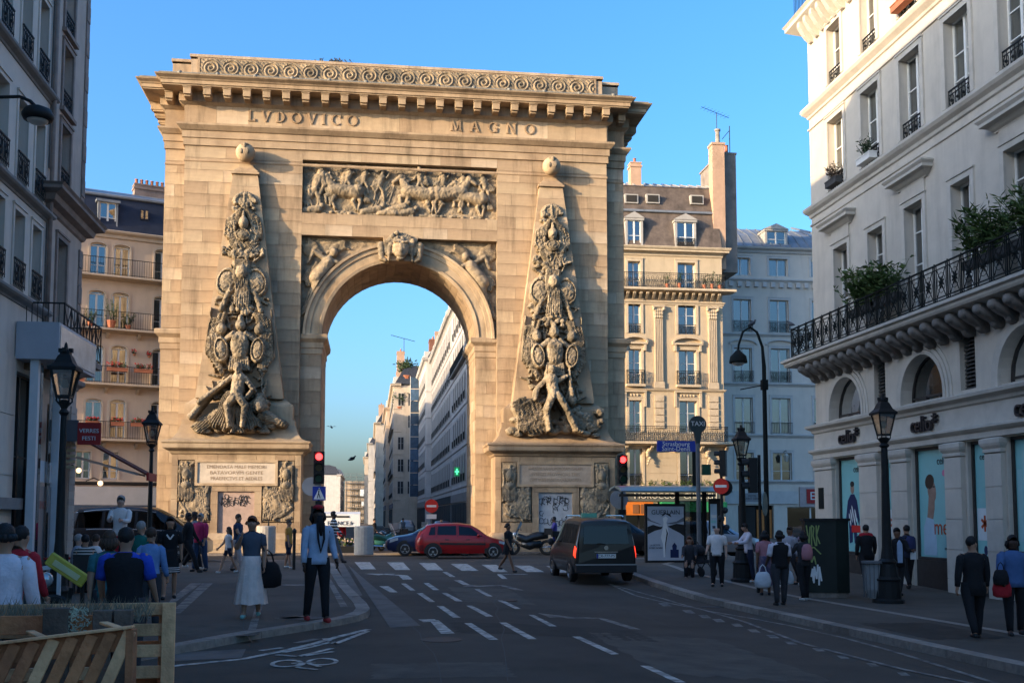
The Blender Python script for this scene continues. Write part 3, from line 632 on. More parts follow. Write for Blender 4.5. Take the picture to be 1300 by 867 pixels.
# lion mask keystone
KST = MB().prism([(-.62, 14.75), (.62, 14.75), (.9, 16.05), (-.9, 16.05)], -.25, .5).build('keystone', STONES[2], ARCH)
r = Rel(2.6, 1.75, .025, -1.3, 0); 
for i in range(26):
    a = PI*(-.15+1.3*i/25); r.cap((0+.35*math.cos(a), .85+.35*math.sin(a)), (.78*math.cos(a), .85+.72*math.sin(a)), .16, .09, .12)
for i in range(14): a = random.uniform(0, PI); q = random.uniform(.3, .7); r.ell((q*math.cos(a), .95+q*math.sin(a)), .12, .14, .25, 1.)
r.ell((0, .8), .42, .5, .28, .8); r.cap((0, 1.0), (0, .62), .1, .14, .52); r.ell((0, .5), .26, .18, .42, .9); r.ell((0, .28), .2, .1, .35, .9)
for s in (-1, 1): r.ell((s*.2, .92), .1, .06, .52, .5); r.cap((s*.1, 1.05), (s*.33, 1.08), .06, .05, .58); r.flag((s*.5, 1.15), (s*1.1, .9), .14, .2, .05, 3, .1); r.cap((s*1.0, 1.0), (s*.95, .3), .17, .13, .1); r.cap((s*.95, .3), (s*.75, .2), .13, .1, .12); r.cap((s*.55, .9), (s*.6, .2), .12, .06, .2)
r.noise(.02, 14, 2).build('lion_mask', CARVED, ARCH, (0, -.2, 14.55))
# ---------------------------------------------------------------- the two pylons
def trophy(seed, kind):
    r = Rel(5.6, 12.3, .028, -2.8, -.4); rr = random.Random(seed)
    # pole through the whole thing
    r.cap((0, 1), (0, 11.2), .09, .06, .15)
    # top: palms and plumes
    for i in range(15):
        a = PI*(.14+.72*i/14); r.cap((0, 10.6), (.62*math.cos(a), 10.6+.75*math.sin(a)), .07, .03, .1); r.ell((.55*math.cos(a), 10.6+.66*math.sin(a)), .11, .09, .12, .9)
    for i in range(22): r.ell((rr.uniform(-.55, .55), rr.uniform(10.2, 10.9)), .11, .09, .12, 1.)
    # first tier: folded flags around a helmet
    for s in (-1, 1):
        for k in range(4): r.flag((s*.15+s*k*.12, 10.5-k*.12), (s*(.18+.2*k), 8.6+.15*k), .12, .14, .12-.02*k, 3, .1, s*.25)
        r.flag((s*.7, 9.3), (s*.15, 8.1), .14, .22, .1, 3, .1); r.cap((s*.6, 8.7), (s*.95, 8.3), .08, .05, .1)
        for k in range(5): r.ell((s*rr.uniform(.6, 1.0), rr.uniform(8.1, 8.6)), .14, .11, .1, 1.)
    r.ell((0, 9.75), .24, .32, .3, 1.1); r.cap((0, 10.0), (0, 10.3), .1, .05, .35); r.ell((0, 9.15), .38, .3, .25, .9, rim=.06)
    # second tier: shields, quivers, axes
    for s in (-1, 1):
        r.ell((s*.72, 6.85), .52, .72, .14, .55, rot=s*.2, rim=.09)
        for k in range(7): a = rr.uniform(.2, 1.5); L_ = rr.uniform(.7, 1.3); r.cap((s*.2, 6.4), (s*(.2+L_*math.cos(a)), 6.4-L_*math.sin(a)*.8), .08, .06, .12)
        r.cap((s*.3, 7.2), (s*.95, 5.5), .11, .13, .28)
    for k in range(5): r.flag((-.3+.13*k, 7.9), (-.2+.12*k, 5.6+.2*(k % 2)), .1, .14, .3, 2, .1)
    r.ell((.0, 7.3), .3, .34, .42, 1.); 
    for k in range(26): a = rr.uniform(0, 2*PI); r.ell((.95*math.cos(a)*rr.uniform(.4, 1), 6.7+.95*math.sin(a)), .14, .12, .14, .9)
    for k in range(12): r.ell((rr.uniform(-.45, .45), rr.uniform(7.7, 8.4)), .13, .12, .2, 1.)
    # third tier: great cuirass between flags and oval shields
    for s in (-1, 1):
        for k in range(5): r.flag((s*(.75+.22*k), 5.35-.12*k+.1*(k % 2)), (s*(.95+.12*k), 2.5+.2*k), .15, .22, .18-.03*k, 3, .13, s*.22)
        r.cap((s*.5, 2.6), (s*1.75, 5.4), .06, .05, .1); r.ell((s*1.75, 5.4), .16, .22, .12, 1)
        r.ell((s*.86, 3.55), .34, .62, .45, .6, rot=-s*.12, rim=.1); r.ell((s*.9, 4.55), .24, .28, .35, 1.1); r.ell((s*.95, 4.85), .16, .12, .3, 1)
        r.cap((s*.3, 4.3), (s*.72, 4.0), .16, .12, .45)
    r.ell((0, 3.75), .46, .72, .38, .9); r.ell((-.17, 4.05), .2, .2, .66, .6); r.ell((.17, 4.05), .2, .2, .66, .6)
    for k in range(9): r.cap((-.4+.1*k, 3.2), (-.46+.115*k, 2.6), .055, .05, .5)
    r.ell((0, 4.75), .24, .28, .45, 1.1); r.ell((0, 5.05), .13, .2, .4, 1)
    for k in range(14): r.ell((rr.uniform(-.5, .5), rr.uniform(5.1, 5.7)), .14, .13, .3, 1)
    # bottom: seated figure
    if kind == 0:
        r.cap((0, 1.25), (.05, 2.15), .3, .33, .75); r.ell((-.02, 2.68), .2, .24, .9, 1.); r.ell((0, 2.5), .15, .2, .95, .9)
        r.cap((-.3, 2.2), (-.85, 1.75), .13, .1, .8); r.cap((-.85, 1.75), (-1.75, 1.0), .1, .13, .7); r.cap((-1.2, 1.45), (-2.15, .35), .09, .16, .55)
        r.cap((.35, 2.15), (.75, 1.6), .13, .1, .8); r.cap((.75, 1.6), (.45, 1.2), .1, .08, .9)
        for s in (-1, 1): r.cap((s*.12, 1.2), (s*.42, .85), .22, .17, .95); r.cap((s*.42, .85), (s*.3, -.1), .15, .1, .95)
        r.ell((1.05, .95), .36, .42, .45, .9); r.ell((1.05, .8), .2, .24, .8, .7); r.cap((1.2, .5), (2.2, .05), .3, .18, .3)
        for k in range(16): a = rr.uniform(0, 2*PI); r.ell((1.05+.34*math.cos(a), 1.0+.38*math.sin(a)), .12, .12, .5, 1)
        r.flag((-.2, 1.5), (-.7, -.2), .3, .6, .55, 5, .14); r.flag((.2, .9), (.6, -.25), .4, .6, .5, 5, .12); r.cap((-.9, .5), (-2.0, -.1), .3, .16, .25); r.flag((-1., .6), (-1.9, -.3), .2, .35, .3, 3, .1)
        for k in range(40): r.ell((rr.uniform(-1.9, 1.7), rr.uniform(-.35, .3)), .2, .14, .25, 1)
    else:
        r.cap((-.15, 1.6), (-.25, 2.35), .26, .34, .7); r.ell((-.2, 2.85), .18, .22, .85, 1.); r.cap((-.5, 2.35), (-.95, 1.9), .13, .1, .75); r.cap((-.95, 1.9), (-1.1, 1.35), .1, .08, .75); r.cap((.1, 2.3), (.55, 2.55), .13, .1, .7)
        r.cap((-.25, 1.55), (-.55, .85), .2, .15, .9); r.cap((-.55, .85), (-.45, -.1), .14, .09, .85); r.cap((0, 1.55), (.45, .9), .2, .15, .9); r.cap((.45, .9), (.95, -.1), .14, .1, .85); r.cap((.9, -.1), (1.25, -.2), .1, .08, .8)
        r.cap((.8, 1.6), (.72, 2.9), .12, .05, .6); r.ell((.84, 1.4), .2, .3, .5, .8)
        for k in range(7): r.flag((-2.1+.2*k, 1.3+.1*(k % 3)), (-1.7+.22*k, -.2), .14, .2, .3, 3, .12)
        for k in range(8): r.cap((rr.uniform(-2.0, -.6), rr.uniform(.1, 1.1)), (rr.uniform(-1.7, -.4), rr.uniform(.2, 1.6)), .15, .1, .35)
        for k in range(60): r.ell((rr.uniform(-2.3, 2.3), rr.uniform(-.35, .55)), .24, .14, .28, 1); 
        for k in range(26): r.ell((rr.uniform(.6, 2.3), rr.uniform(.0, 1.1)), .2, .16, .3, 1)
    # small clutter, keeping to the obelisk's outline
    for k in range(230):
        z = rr.uniform(.9, 8.9); hw = 2.0-.155*z; u = rr.uniform(-hw, hw)*.8; a = rr.uniform(0, PI)
        if rr.random() < .65: L9 = rr.uniform(.25, .7); r.cap((u, z), (u+L9*math.cos(a), z+L9*math.sin(a)), .05, .025, .16+.12*rr.random())
        else: r.ell((u, z), .14, .11, .1, .9)
    r.noise(.05, 7, seed); r.noise(.025, 26, seed+1); r.h = np.where(r.h > 0, r.h*1.15, r.h); return r
for si, s in enumerate((-1, 1)):
    root = empty('pedestal', (0, 0, 0)); root.parent = ARCH; root.location = (7.8*s, 0, 0); YF = -1.45; hw = 3.05
    m = STONES[1] if s < 0 else STONES[2]
    q = [(-hw, .44), (-hw, YF), (hw, YF), (hw, .44)]
    die = MB(); die.prism([(-hw+.01, .44), (-hw+.01, YF+.24), (hw-.01, YF+.24), (hw-.01, .44)], .5, 4.95, 'z'); die.build('die', MORTAR, root)
    MB().sweep(q, [(0, 0), (.55, 0), (.55, .22), (.42, .24), (.42, .44), (.30, .46), (.30, .66), (.12, .86), (.02, .95), (0, .95)]).build('base_step', m, root)
    MB().sweep(q, [(0, 4.72), (.06, 4.76), (.10, 4.86), (.36, 5.0), (.38, 5.05), (.38, 5.22), (.44, 5.28), (.44, 5.36), (.2, 5.42), (.0, 5.5), (-.18, 5.75), (-.34, 6.2), (-.36, 6.45)]).prism([(-hw+.36, .0), (-hw+.36, YF+.36), (hw-.36, YF+.36), (hw-.36, .0)], 6.0, 6.452, 'z').build('pedestal_cornice', m, root)
    ph_, yf = 2.58, YF+.42
    MB().sweep([(-ph_, 0), (-ph_, yf), (ph_, yf), (ph_, 0)], [(0, 6.4), (0, 7.15), (-.02, 7.18), (-.02, 7.22), (-.15, 7.3), (-.42, 7.55)]).prism([(-2.16, 0), (-2.16, yf+.42), (2.16, yf+.42), (2.16, 0)], 7.3, 7.552, 'z').build('plinth', m, root)
    # die: blocks framing tablet, door and side reliefs
    blk = []
    def row(u0, u1, z0, z1, L_=1.):
        n_ = max(1, round((z1-z0)/.55)); h_ = (z1-z0)/n_
        for j in range(n_):
            k_ = max(1, round((u1-u0)/L_))
            for i in range(k_): blk.append((u0+(u1-u0)*i/k_+.005, u0+(u1-u0)*(i+1)/k_-.005, z0+j*h_+.005, z0+(j+1)*h_-.005))
    row(-hw, -2.75, .95, 4.72, 2); row(2.75, hw, .95, 4.72, 2); row(-2.75, 2.75, 4.45, 4.72); row(-2.75, -1.2, .95, 1.45); row(1.2, 2.75, .95, 1.45); row(-1.2, -.86, .5, 2.95); row(.86, 1.2, .5, 2.95); row(-1.2, 1.2, 2.95, 3.25, .8)
    for t in blk: MB().box(t[0], t[1], YF+random.uniform(0, .004), YF+.26, t[2], t[3]).build('stone_block', random.choice((STONES[0], STONES[1], STONES[2])), root)
    for e in (-1, 1): 
        MB().box(*sorted((e*(hw-.04), e*(hw+.0))), YF+.02, .44, .95, 4.72).build('die_side', m, root)
    fr = MB()
    for a in ((-1.95, 1.95, 3.22, 3.34), (-1.95, 1.95, 4.34, 4.46), (-1.95, -1.83, 3.34, 4.34), (1.83, 1.95, 3.34, 4.34)): fr.box(a[0], a[1], YF-.05, YF+.26, a[2], a[3])
    fr.build('tablet_frame', m, root)
    TB = MB().box(-1.83, 1.83, YF+.0, YF+.26, 3.34, 4.34).build('inscription_tablet', mat('tablet_marble', (.56, .47, .36), .7, .12, 3, .1, stain=.2) if s < 0 else mat('tablet_stone', (.42, .32, .23), .8, .15, 3, .2, stain=.25), root)
    ink = mat('inscription_ink', (.30, .21, .13), .8, .2, 8, 0)
    lines = ['EMENDATA MALE MEMORI', 'BATAVORVM GENTE', 'PRAEFECTVS ET AEDILES'] if s < 0 else ['RHENVM VAHALIM MOSAM ISALAM', 'SVBEGIT PROVINCIAS TRES', 'CEPIT VRBES MVNITAS QVADRAGINTA']
    for i, L_ in enumerate(lines): text(L_, 'inscription', .235, ink, TB, (0, YF-.004, 4.12-.28*i), ext=.006, sx=min(1.15, 3.3/(len(L_)*.165)))
    # metal door with graffiti
    door = MB().box(-.86, .86, YF+.12, YF+.23, .5, 2.95).build('door', mat('door_pink', (.40, .29, .235), .6, .15, 3, .1, stain=.2) if s < 0 else mat('door_grey', (.36, .37, .38), .6, .15, 3, .1, stain=.2), root)
    g = MB(); rr = random.Random(4+si)
    spots = [(rr.uniform(-.75, .6), rr.uniform(2.3, 2.7)) for _ in range(12)] if s < 0 else [(rr.uniform(-.75, .6), rr.uniform(1.2, 2.7)) for _ in range(22)]
    for cx, cz in spots:
        a = rr.uniform(0, 6); pth = []
        for k in range(7): pth.append((cx+.13*math.cos(a+k*rr.uniform(.6, 1.1)), YF+.112, cz+.14*math.sin(a+k*.9))); 
        MB().tube([(max(-.82, min(.82, p[0])), p[1], min(2.9, p[2])) for p in pth], .014, 4, sq=(1, 1)).build('graffiti_stroke', mat('spray_black', (.02, .02, .022), .6, 0, 1, 0), door)
    for sx0, sz0 in ((-.7, 2.45), (-.4, 2.5), (-.1, 2.45), (.2, 2.5), (.48, 2.48)):
        g = MB(); g.bar((sx0, YF+.112, sz0-.18), (sx0+.04, YF+.112, sz0+.22), .04, .01, (0, 1, 0)); g.bar((sx0, YF+.11, sz0+.2), (sx0+.2, YF+.11, sz0+.15), .035, .01, (0, 1, 0)); g.bar((sx0, YF+.108, sz0), (sx0+.18, YF+.108, sz0-.12), .035, .01, (0, 1, 0))
        g.build('graffiti_letter', mat('spray_black', (.02, .02, .022), .6, 0, 1, 0), door)
    # side reliefs: armour and shields
    for e in (-1, 1):
        for (a, b_, z0, z1) in ((1.98, 2.72, 1.5, 4.42), (1.24, 1.97, 1.5, 3.2)):
            r = Rel(b_-a, z1-z0, .022, a, 0); r.h[:] = .01; H_ = z1-z0
            if a > 1.9:
                r.cap((2.35, H_*.35), (2.3, H_*.95), .09, .06, .05); r.ell((2.35, H_*.78), .2, .3, .08, .9); r.ell((2.35, H_*.6), .25, .2, .06, .9)
                for k in range(5): r.flag((2.2+.1*k, H_*.9), (2.05+.15*k, H_*.35), .07, .1, .04, 2, .06)
            r.ell((1.9, .85), .62, .7, .03, .13, rot=.3, rim=.025); r.ell((1.9, .85), .2, .26, .08, .3, rot=.3)
            for k in range(26): x_ = random.uniform(a+.1, b_-.1); z_ = random.uniform(.1, H_-.1); r.cap((x_, z_), (x_+random.uniform(-.3, .3), z_+random.uniform(-.3, .4)), .08, .05, .05)
            for k in range(5): t_ = 1.3+k*.09; r.cap((t_, .1), (t_+.25, 1.6), .035, .03, .08)
            MB().box(*sorted((e*a, e*b_)), YF+.052, YF+.26, z0, z1).build('relief_ground', m, root)
            o = r.noise(.02, 10, si).build('armour_relief', CARVED, root, (0, YF+.05, z0))
            if e < 0: o.scale = (-1, 1, 1)
    # obelisk, orb and trophy
    Z0, Z1 = 7.5, 18.9; D0, D1 = -.95, -.34
    ob = MB(); A = ob.vv([(-2.1, .02, Z0), (-2.1, D0, Z0), (2.1, D0, Z0), (2.1, .02, Z0)]); B = ob.vv([(-.6, .02, Z1), (-.6, D1, Z1), (.6, D1, Z1), (.6, .02, Z1)])
    for k in range(3): ob.face((A+k, A+k+1, B+k+1, B+k))
    ob.face((B, B+1, B+2, B+3)); OB = ob.build('obelisk', MORTAR, root)
    nz = 18; rb = MB()
    for j in range(nz):
        t0, t1 = j/nz, (j+1)/nz; z0, z1 = Z0+(Z1-Z0)*t0+.005, Z0+(Z1-Z0)*t1-.005; w0, w1 = 2.1+(.6-2.1)*t0, 2.1+(.6-2.1)*t1; y0, y1 = D0+(D1-D0)*t0-.012, D0+(D1-D0)*t1-.012
        ks = 3 if w0 > 1.2 else 2
        for k in range(ks):
            f0, f1 = (-1+2*k/ks), (-1+2*(k+1)/ks); sh = .12*(1 if j % 2 else -1); f0 += sh if k else 0; f1 += sh if k < ks-1 else 0; g_ = .005; e0 = .012 if k == 0 else 0; e1 = .012 if k == ks-1 else 0
            mb = MB(); a = mb.vv([(f0*w0+g_-e0, y0, z0), (f1*w0-g_+e1, y0, z0), (f1*w1-g_+e1, y1, z1), (f0*w1+g_-e0, y1, z1), (f0*w0+g_-e0, 0, z0), (f1*w0-g_+e1, 0, z0), (f1*w1-g_+e1, 0, z1), (f0*w1+g_-e0, 0, z1)])
            for q_ in ((0,1,2,3),(7,6,5,4),(0,4,5,1),(1,5,6,2),(2,6,7,3),(3,7,4,0)): mb.face([a+i for i in q_])
            mb.build('stone_block', random.choices(STONES, (5, 4, 4, 2, 2))[0], OB)
    cap_ = MB(); cap_.box(-.68, .68, -.48, 0, 18.9, 19.0); cap_.sweep([(-.6, 0), (-.6, -.42), (.6, -.42), (.6, 0)], [(0, 19.0), (0, 19.08), (-.1, 19.18), (-.25, 19.35), (-.28, 19.5)]).box(-.34, .34, -.16, 0, 19.35, 19.5); cap_.build('orb_base', m, root)
    MB().ball((0, -.52, 19.95), .48, 24, 16).build('orb', STONES[1], root, smooth=True)
    r = Rel(1.1, 1.1, .02, -.55, 19.43)
    for k in range(3): a = PI/2+k*2.1; r.ell((.17*math.cos(a), 20.0+.19*math.sin(a)), .09, .15, .42, .8)
    r.ell((0, 20.27), .2, .08, .36, .9); r.noise(.01, 20).build('orb_emblem', CARVED, root, (0, -.52, 0))
    o = trophy(11+si, si).build('trophy_relief', DARKCARVE, root, (0, 0, 6.15))
    # follow the batter of the obelisk face
    me = o.data; n_ = len(me.vertices); co = np.empty(n_*3, 'f'); me.vertices.foreach_get('co', co); co = co.reshape(-1, 3)
    co[:, 2] = co[:, 2]*1.04; zz = co[:, 2]-.85; co[:, 1] = co[:, 1]*np.where(zz > 1.2, .92, 1.08) + np.clip(D0+(D1-D0)*(zz-.5)/11.4, D0-.05, D1)-.008 - .16*np.clip((1.1-zz)/.5, 0, 1)
    edge = co[:, 0]; hwz = 2.1-1.5*np.clip((zz-.5)/11.4, 0, 1); lim = np.where(zz > 1.2, hwz*.90, hwz*1.15+.2); co[:, 0] = np.sign(edge)*np.minimum(np.abs(edge), lim+np.maximum(np.abs(edge)-lim, 0)*.2)
    me.vertices.foreach_set('co', co.ravel()); me.update()
# weeds on the attic
b = MB()
for k in range(160):
    x = random.gauss(-3.4, .35); z = 25.24; a = random.uniform(0, 2*PI); l = random.uniform(.08, .3); q = Vector((x, .4+random.uniform(-.15, .15), z)); e = q+Vector((math.cos(a)*l*.7, math.sin(a)*l*.3, l*random.uniform(.2, .9)))
    b.poly([tuple(q), tuple(e+Vector((.03, 0, .02))), tuple(e-Vector((.03, 0, .02)))])
tag(b.build('weeds', mat('dry_weed', (.06, .055, .03), .9, .3, 5, 0), None, (1.42, 54, .06)), 'dry weeds sprouting on top of the stone arch above the scroll frieze', 'plant', kind='stuff')
# ================================================================ FACADE TOOLKIT  (local frame: u = x, street side = -y)
def arch_pts(u0, u1, zs, rise, n=14):
    c = (u0+u1)/2; hw = (u1-u0)/2
    return [(c-hw*math.cos(PI*i/n), zs+rise*math.sin(PI*i/n)) for i in range(n+1)]
def wall(root, U0, U1, Z0, Z1, ops, m, t=.32, name='wall', body=None, bm_=None):
    """ops: (u0,u1,z0,z1,rise) rise 0 = square headed"""
    b = MB(); us = sorted({U0, U1, *[o[0] for o in ops], *[o[1] for o in ops]}); us = [u for u in us if U0 <= u <= U1]; zs = sorted({Z0, Z1, *[o[2] for o in ops], *[o[3] for o in ops]}); zs = [z for z in zs if Z0 <= z <= Z1]
    for a, c in zip(us, us[1:]):
        run = None
        for z0, z1 in zip(zs, zs[1:]):
            mu, mz = (a+c)/2, (z0+z1)/2; hole = any(o[0] < mu < o[1] and o[2] < mz < o[3] for o in ops)
            if hole:
                if run: b.poly([(a, 0, run[0]), (c, 0, run[0]), (c, 0, run[1]), (a, 0, run[1])]); run = None
            else: run = (run[0], z1) if run else (z0, z1)
        if run: b.poly([(a, 0, run[0]), (c, 0, run[0]), (c, 0, run[1]), (a, 0, run[1])])
    for o in ops:
        u0, u1, z0, z1, ri = (*o, 0)[:5]
        zt = z1-ri; b.poly([(u0, 0, z0), (u0, t, z0), (u0, t, zt), (u0, 0, zt)]); b.poly([(u1, 0, z0), (u1, 0, zt), (u1, t, zt), (u1, t, z0)]); b.poly([(u0, 0, z0), (u1, 0, z0), (u1, t, z0), (u0, t, z0)])
        if ri:
            P = arch_pts(u0, u1, zt, ri)
            for p, q in zip(P, P[1:]):
                b.poly([(p[0], 0, p[1]), (q[0], 0, q[1]), (q[0], 0, z1), (p[0], 0, z1)]); b.poly([(p[0], 0, p[1]), (p[0], t, p[1]), (q[0], t, q[1]), (q[0], 0, q[1])])
        else: b.poly([(u0, 0, z1), (u0, t, z1), (u1, t, z1), (u1, 0, z1)])
    if body:
        D = body; b.poly([(U0, 0, Z0), (U0, D, Z0), (U0, D, Z1), (U0, 0, Z1)]); b.poly([(U1, 0, Z0), (U1, 0, Z1), (U1, D, Z1), (U1, D, Z0)])
        b.poly([(U0, D, Z0), (U1, D, Z0), (U1, D, Z1), (U0, D, Z1)]); b.poly([(U0, 0, Z1), (U1, 0, Z1), (U1, D, Z1), (U0, D, Z1)])
    me_ = b.build(name, m, root)
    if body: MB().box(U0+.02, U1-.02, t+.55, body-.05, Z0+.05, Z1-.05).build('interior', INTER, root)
    return me_
WC = {}
def window(root, u0, u1, z0, z1, rise=0, y=.2, fm=None, tr=(.3, .6), leaves=2, curt=None, glass=None, tr_w=.035):
    fm = fm or WHITEP; w_, h_ = round(u1-u0, 2), round(z1-z0, 2); curt = random.random() < .6 if curt is None else curt; ck = 0 if not curt else random.choice((1, 2, 3))
    key = (w_, h_, rise, fm.name, tr, leaves, ck, (glass or GLASS).name)
    if key not in WC:
        b = MB(); zt = h_-rise; f = .055
        b.box(0, f, 0, .06, 0, zt); b.box(w_-f, w_, 0, .06, 0, zt); b.box(f, w_-f, 0, .06, 0, f)
        if rise:
            P = arch_pts(0, w_, zt, rise, 10); Q = arch_pts(f, w_-f, zt, rise-f, 10)
            for i in range(10): b.prism([P[i], P[i+1], Q[i+1], Q[i]], 0, .06)
            b.box(f, w_-f, .005, .055, zt-.03, zt+.03)
        else: b.box(f, w_-f, 0, .06, h_-f, h_)
        for k in range(1, leaves): b.box(w_*k/leaves-.05, w_*k/leaves+.05, -.01, .05, f, h_-f-rise*.1 if not rise else zt)
        for t_ in tr: b.box(f, w_-f, .01, .05, h_*t_-tr_w/2, h_*t_+tr_w/2)
        o = b.build('window', fm, root); g = MB()
        if rise: g.poly([(p[0], .04, p[1]) for p in [(.02, .02), (w_-.02, .02)]+[(p[0], p[1]-.02) for p in arch_pts(.02, w_-.02, zt, rise, 10)[::-1]]])
        else: g.poly([(.02, .04, .02), (w_-.02, .04, .02), (w_-.02, .04, h_-.02), (.02, .04, h_-.02)])
        g.build('pane', glass or GLASS, o)
        if ck:
            c = MB(); spans = {1: [(0.03, .42), (.58, .97)], 2: [(.03, .3), (.7, .97)], 3: [(.03, .97)]}[ck]
            for a, e in spans:
                n = 10; pr_ = None
                for i in range(n+1):
                    u = w_*(a+(e-a)*i/n); yy = .13+.035*math.sin(i*2.2); q = c.vv([(u, yy, .04), (u, yy, zt-.03)])
                    if pr_ is not None: c.face((pr_, q, q+1, pr_+1))
                    pr_ = q
            c.build('curtain', CURT, o)
        WC[key] = o; o.location = (u0, y, z0); o.rotation_euler = (0, 0, 0); return o
    o = copy_tree(WC[key], root); o.location = (u0, y, z0); return o
def surround(b, u0, u1, z0, z1, w_=.14, d=.05, head=0, sill=True, rise=0):
    if rise:
        P = arch_pts(u0, u1, z1-rise, rise); Q = arch_pts(u0-w_, u1+w_, z1-rise, rise+w_)
        for i in range(len(P)-1): b.prism([P[i], P[i+1], Q[i+1], Q[i]], -d, 0.01)
        zt = z1-rise
        b.box(u0-w_, u0, -d, .01, z0, zt); b.box(u1, u1+w_, -d, .01, z0, zt)
    else:
        b.box(u0-w_, u0, -d, .01, z0, z1); b.box(u1, u1+w_, -d, .01, z0, z1); b.box(u0-w_, u1+w_, -d, .01, z1, z1+w_); b.box(u0-w_-.02, u1+w_+.02, -d-.03, .01, z1+w_, z1+w_+.05)
    if sill: b.box(u0-w_-.04, u1+w_+.04, -d-.07, .02, z0-.1, z0-.003)
def rail_mesh(L_, h, style='bars', sp=.12):
    b = MB(); b.box(0, L_, -.02, .02, h-.035, h); b.box(0, L_, -.015, .015, .06, .085); n = max(2, round(L_/sp))
    if style == 'bars':
        for i in range(n+1): x = L_*i/n; b.box(x-.008, x+.008, -.008, .008, .0, h)
    elif style == 'orn':
        b.box(0, L_, -.012, .012, h-.14, h-.12)
        for i in range(n+1): x = L_*i/n; b.box(x-.008, x+.008, -.008, .008, .0, h)
        k = max(1, round(L_/.3))
        for i in range(k):
            cx = L_*(i+.5)/k; cz = h*.47; pts = [(cx+.11*math.cos(t*PI/5), 0, cz+h*.3*math.sin(t*PI/5)) for t in range(11)]; b.tube(pts, .012, 4, cap=False); b.ball((cx, 0, cz), .045, 6, 4)
            for s in (-1, 1): b.tube([(cx+s*(.02+.09*math.sin(t)), 0, cz+.1*t-.15) for t in (0, .8, 1.6, 2.4, 3.1)], .01, 4, cap=False)
    elif style == 'x':
        k = max(1, round(L_/.6))
        for i in range(k):
            a, c = L_*i/k, L_*(i+1)/k; b.box(a-.014, a+.014, -.014, .014, 0, h); b.bar((a, 0, .08), (c, 0, h-.04), .018); b.bar((c, 0, .08), (a, 0, h-.04), .018); b.bar(((a+c)/2, 0, .08), ((a+c)/2, 0, h-.04), .014); b.bar((a, 0, h*.5), (c, 0, h*.5), .014)
        b.box(L_-.014, L_+.014, -.014, .014, 0, h)
    return b
def surrs(root, m, oplist, w_=.14, d=.05, sill=True):
    cache = {}
    for o in oplist:
        ri = o[4] if len(o) > 4 else 0; k = (round(o[1]-o[0], 2), round(o[3]-o[2], 2), ri)
        if k in cache: inst(cache[k], root, (o[0], 0, o[2]))
        else:
            b = MB(); surround(b, 0, o[1]-o[0], 0, o[3]-o[2], w_, d, sill=sill, rise=ri); cache[k] = b.build('window_surround', m, root); cache[k].location = (o[0], 0, o[2])
RC = {}
def railing(root, u0, u1, z, h=.95, y=-.02, style='bars', m=None, ends=0, sp=.12, name='railing'):
    m = m or IRON; key = (round(u1-u0, 2), h, style, m.name, ends, sp)
    if key not in RC:
        b = rail_mesh(u1-u0, h, style, sp)
        if ends:
            for x in (0, u1-u0):
                b.box(x-.015, x+.015, 0, ends, h-.035, h); b.box(x-.01, x+.01, 0, ends, .06, .08)
                for i in range(int(ends/.12)+1): b.box(x-.008, x+.008, i*.12-.008, i*.12+.008, 0, h)
        o = b.build(name, m, root); RC[key] = o; o.location = (u0, y, z); return o
    return inst(RC[key], root, (u0, y, z))
def ledge(root, u0, u1, z, prof, m, name='ledge', D=1.0):
    path = [(u0, D), (u0, 0), (u1, 0), (u1, D)]
    return MB().sweep(path, [(-.02, z+prof[0][1])]+[(o, z+q) for o, q in prof]+[(-.02, z+prof[-1][1])], ).build(name, m, root)
CYMA = [(0, 0), (.04, .02), (.06, .08), (.16, .14), (.18, .2), (.18, .26), (0, .3)]
CORN = [(0, 0), (.06, .04), (.08, .16), (.2, .24), (.38, .28), (.38, .38), (.44, .42), (.5, .52), (.5, .56), (0, .64)]
def pot_plant(name, loc, r, h, label, m_leaf, m_pot, group=None, flowers=None, box=None, n=160, seed=1, cat='plant', leaf=.14, spread=1., leafw=.16):
    rr = random.Random(seed); root = empty(name, loc, 0, label, cat, group); b = MB()
    if box: b.box(-box/2, box/2, -.12, .12, 0, .2); b.box(-box/2-.015, box/2+.015, -.135, .135, .17, .205)
    else: b.lathe([(r*.3, 0), (r*.42, h*.22), (r*.46, h*.22), (r*.46, h*.27)], 10)
    b.build('planter', m_pot, root); b = MB(); z0 = .18 if box else h*.22; st = MB()
    L_ = box or r*1.2
    for k in range(max(5, n//16)):
        x, y_ = rr.uniform(-.5, .5)*L_*.8, rr.uniform(-.08, .08); a = rr.uniform(0, 2*PI); hh = h*rr.uniform(.55, 1.0); tx, ty = x+r*.55*math.cos(a)*spread, y_+r*.5*math.sin(a)*spread
        st.tube([(x, y_, z0), ((x+tx)/2, (y_+ty)/2, z0+hh*.55), (tx, ty, z0+hh*.9)], [.014, .01, .005], 4)
        for j in range(16):
            t_ = rr.uniform(.3, 1.05); p = Vector((x+(tx-x)*t_, y_+(ty-y_)*t_, z0+hh*.9*t_)); d = Vector((rr.gauss(0, 1), rr.gauss(0, 1), rr.uniform(-.1, 1.1))).normalized(); l = leaf*rr.uniform(.6, 1.3); s_ = d.cross(Vector((rr.random(), rr.random(), rr.random()))).normalized()*l*leafw
            e = p+d*l; mid = p+d*l*.5; b.poly([tuple(p), tuple(mid+s_), tuple(e), tuple(mid-s_)])
            if flowers and rr.random() < .16: pass
    b.build('foliage', m_leaf, root); st.build('stem', m_leaf, root)
    if flowers:
        f = MB()
        for k in range(n//6): f.ball((rr.uniform(-.5, .5)*L_*1.05, rr.uniform(-.18, .02), z0+h*rr.uniform(.3, .95)), rr.uniform(.02, .045), 5, 4)
        f.build('flowers', flowers, root)
    return root
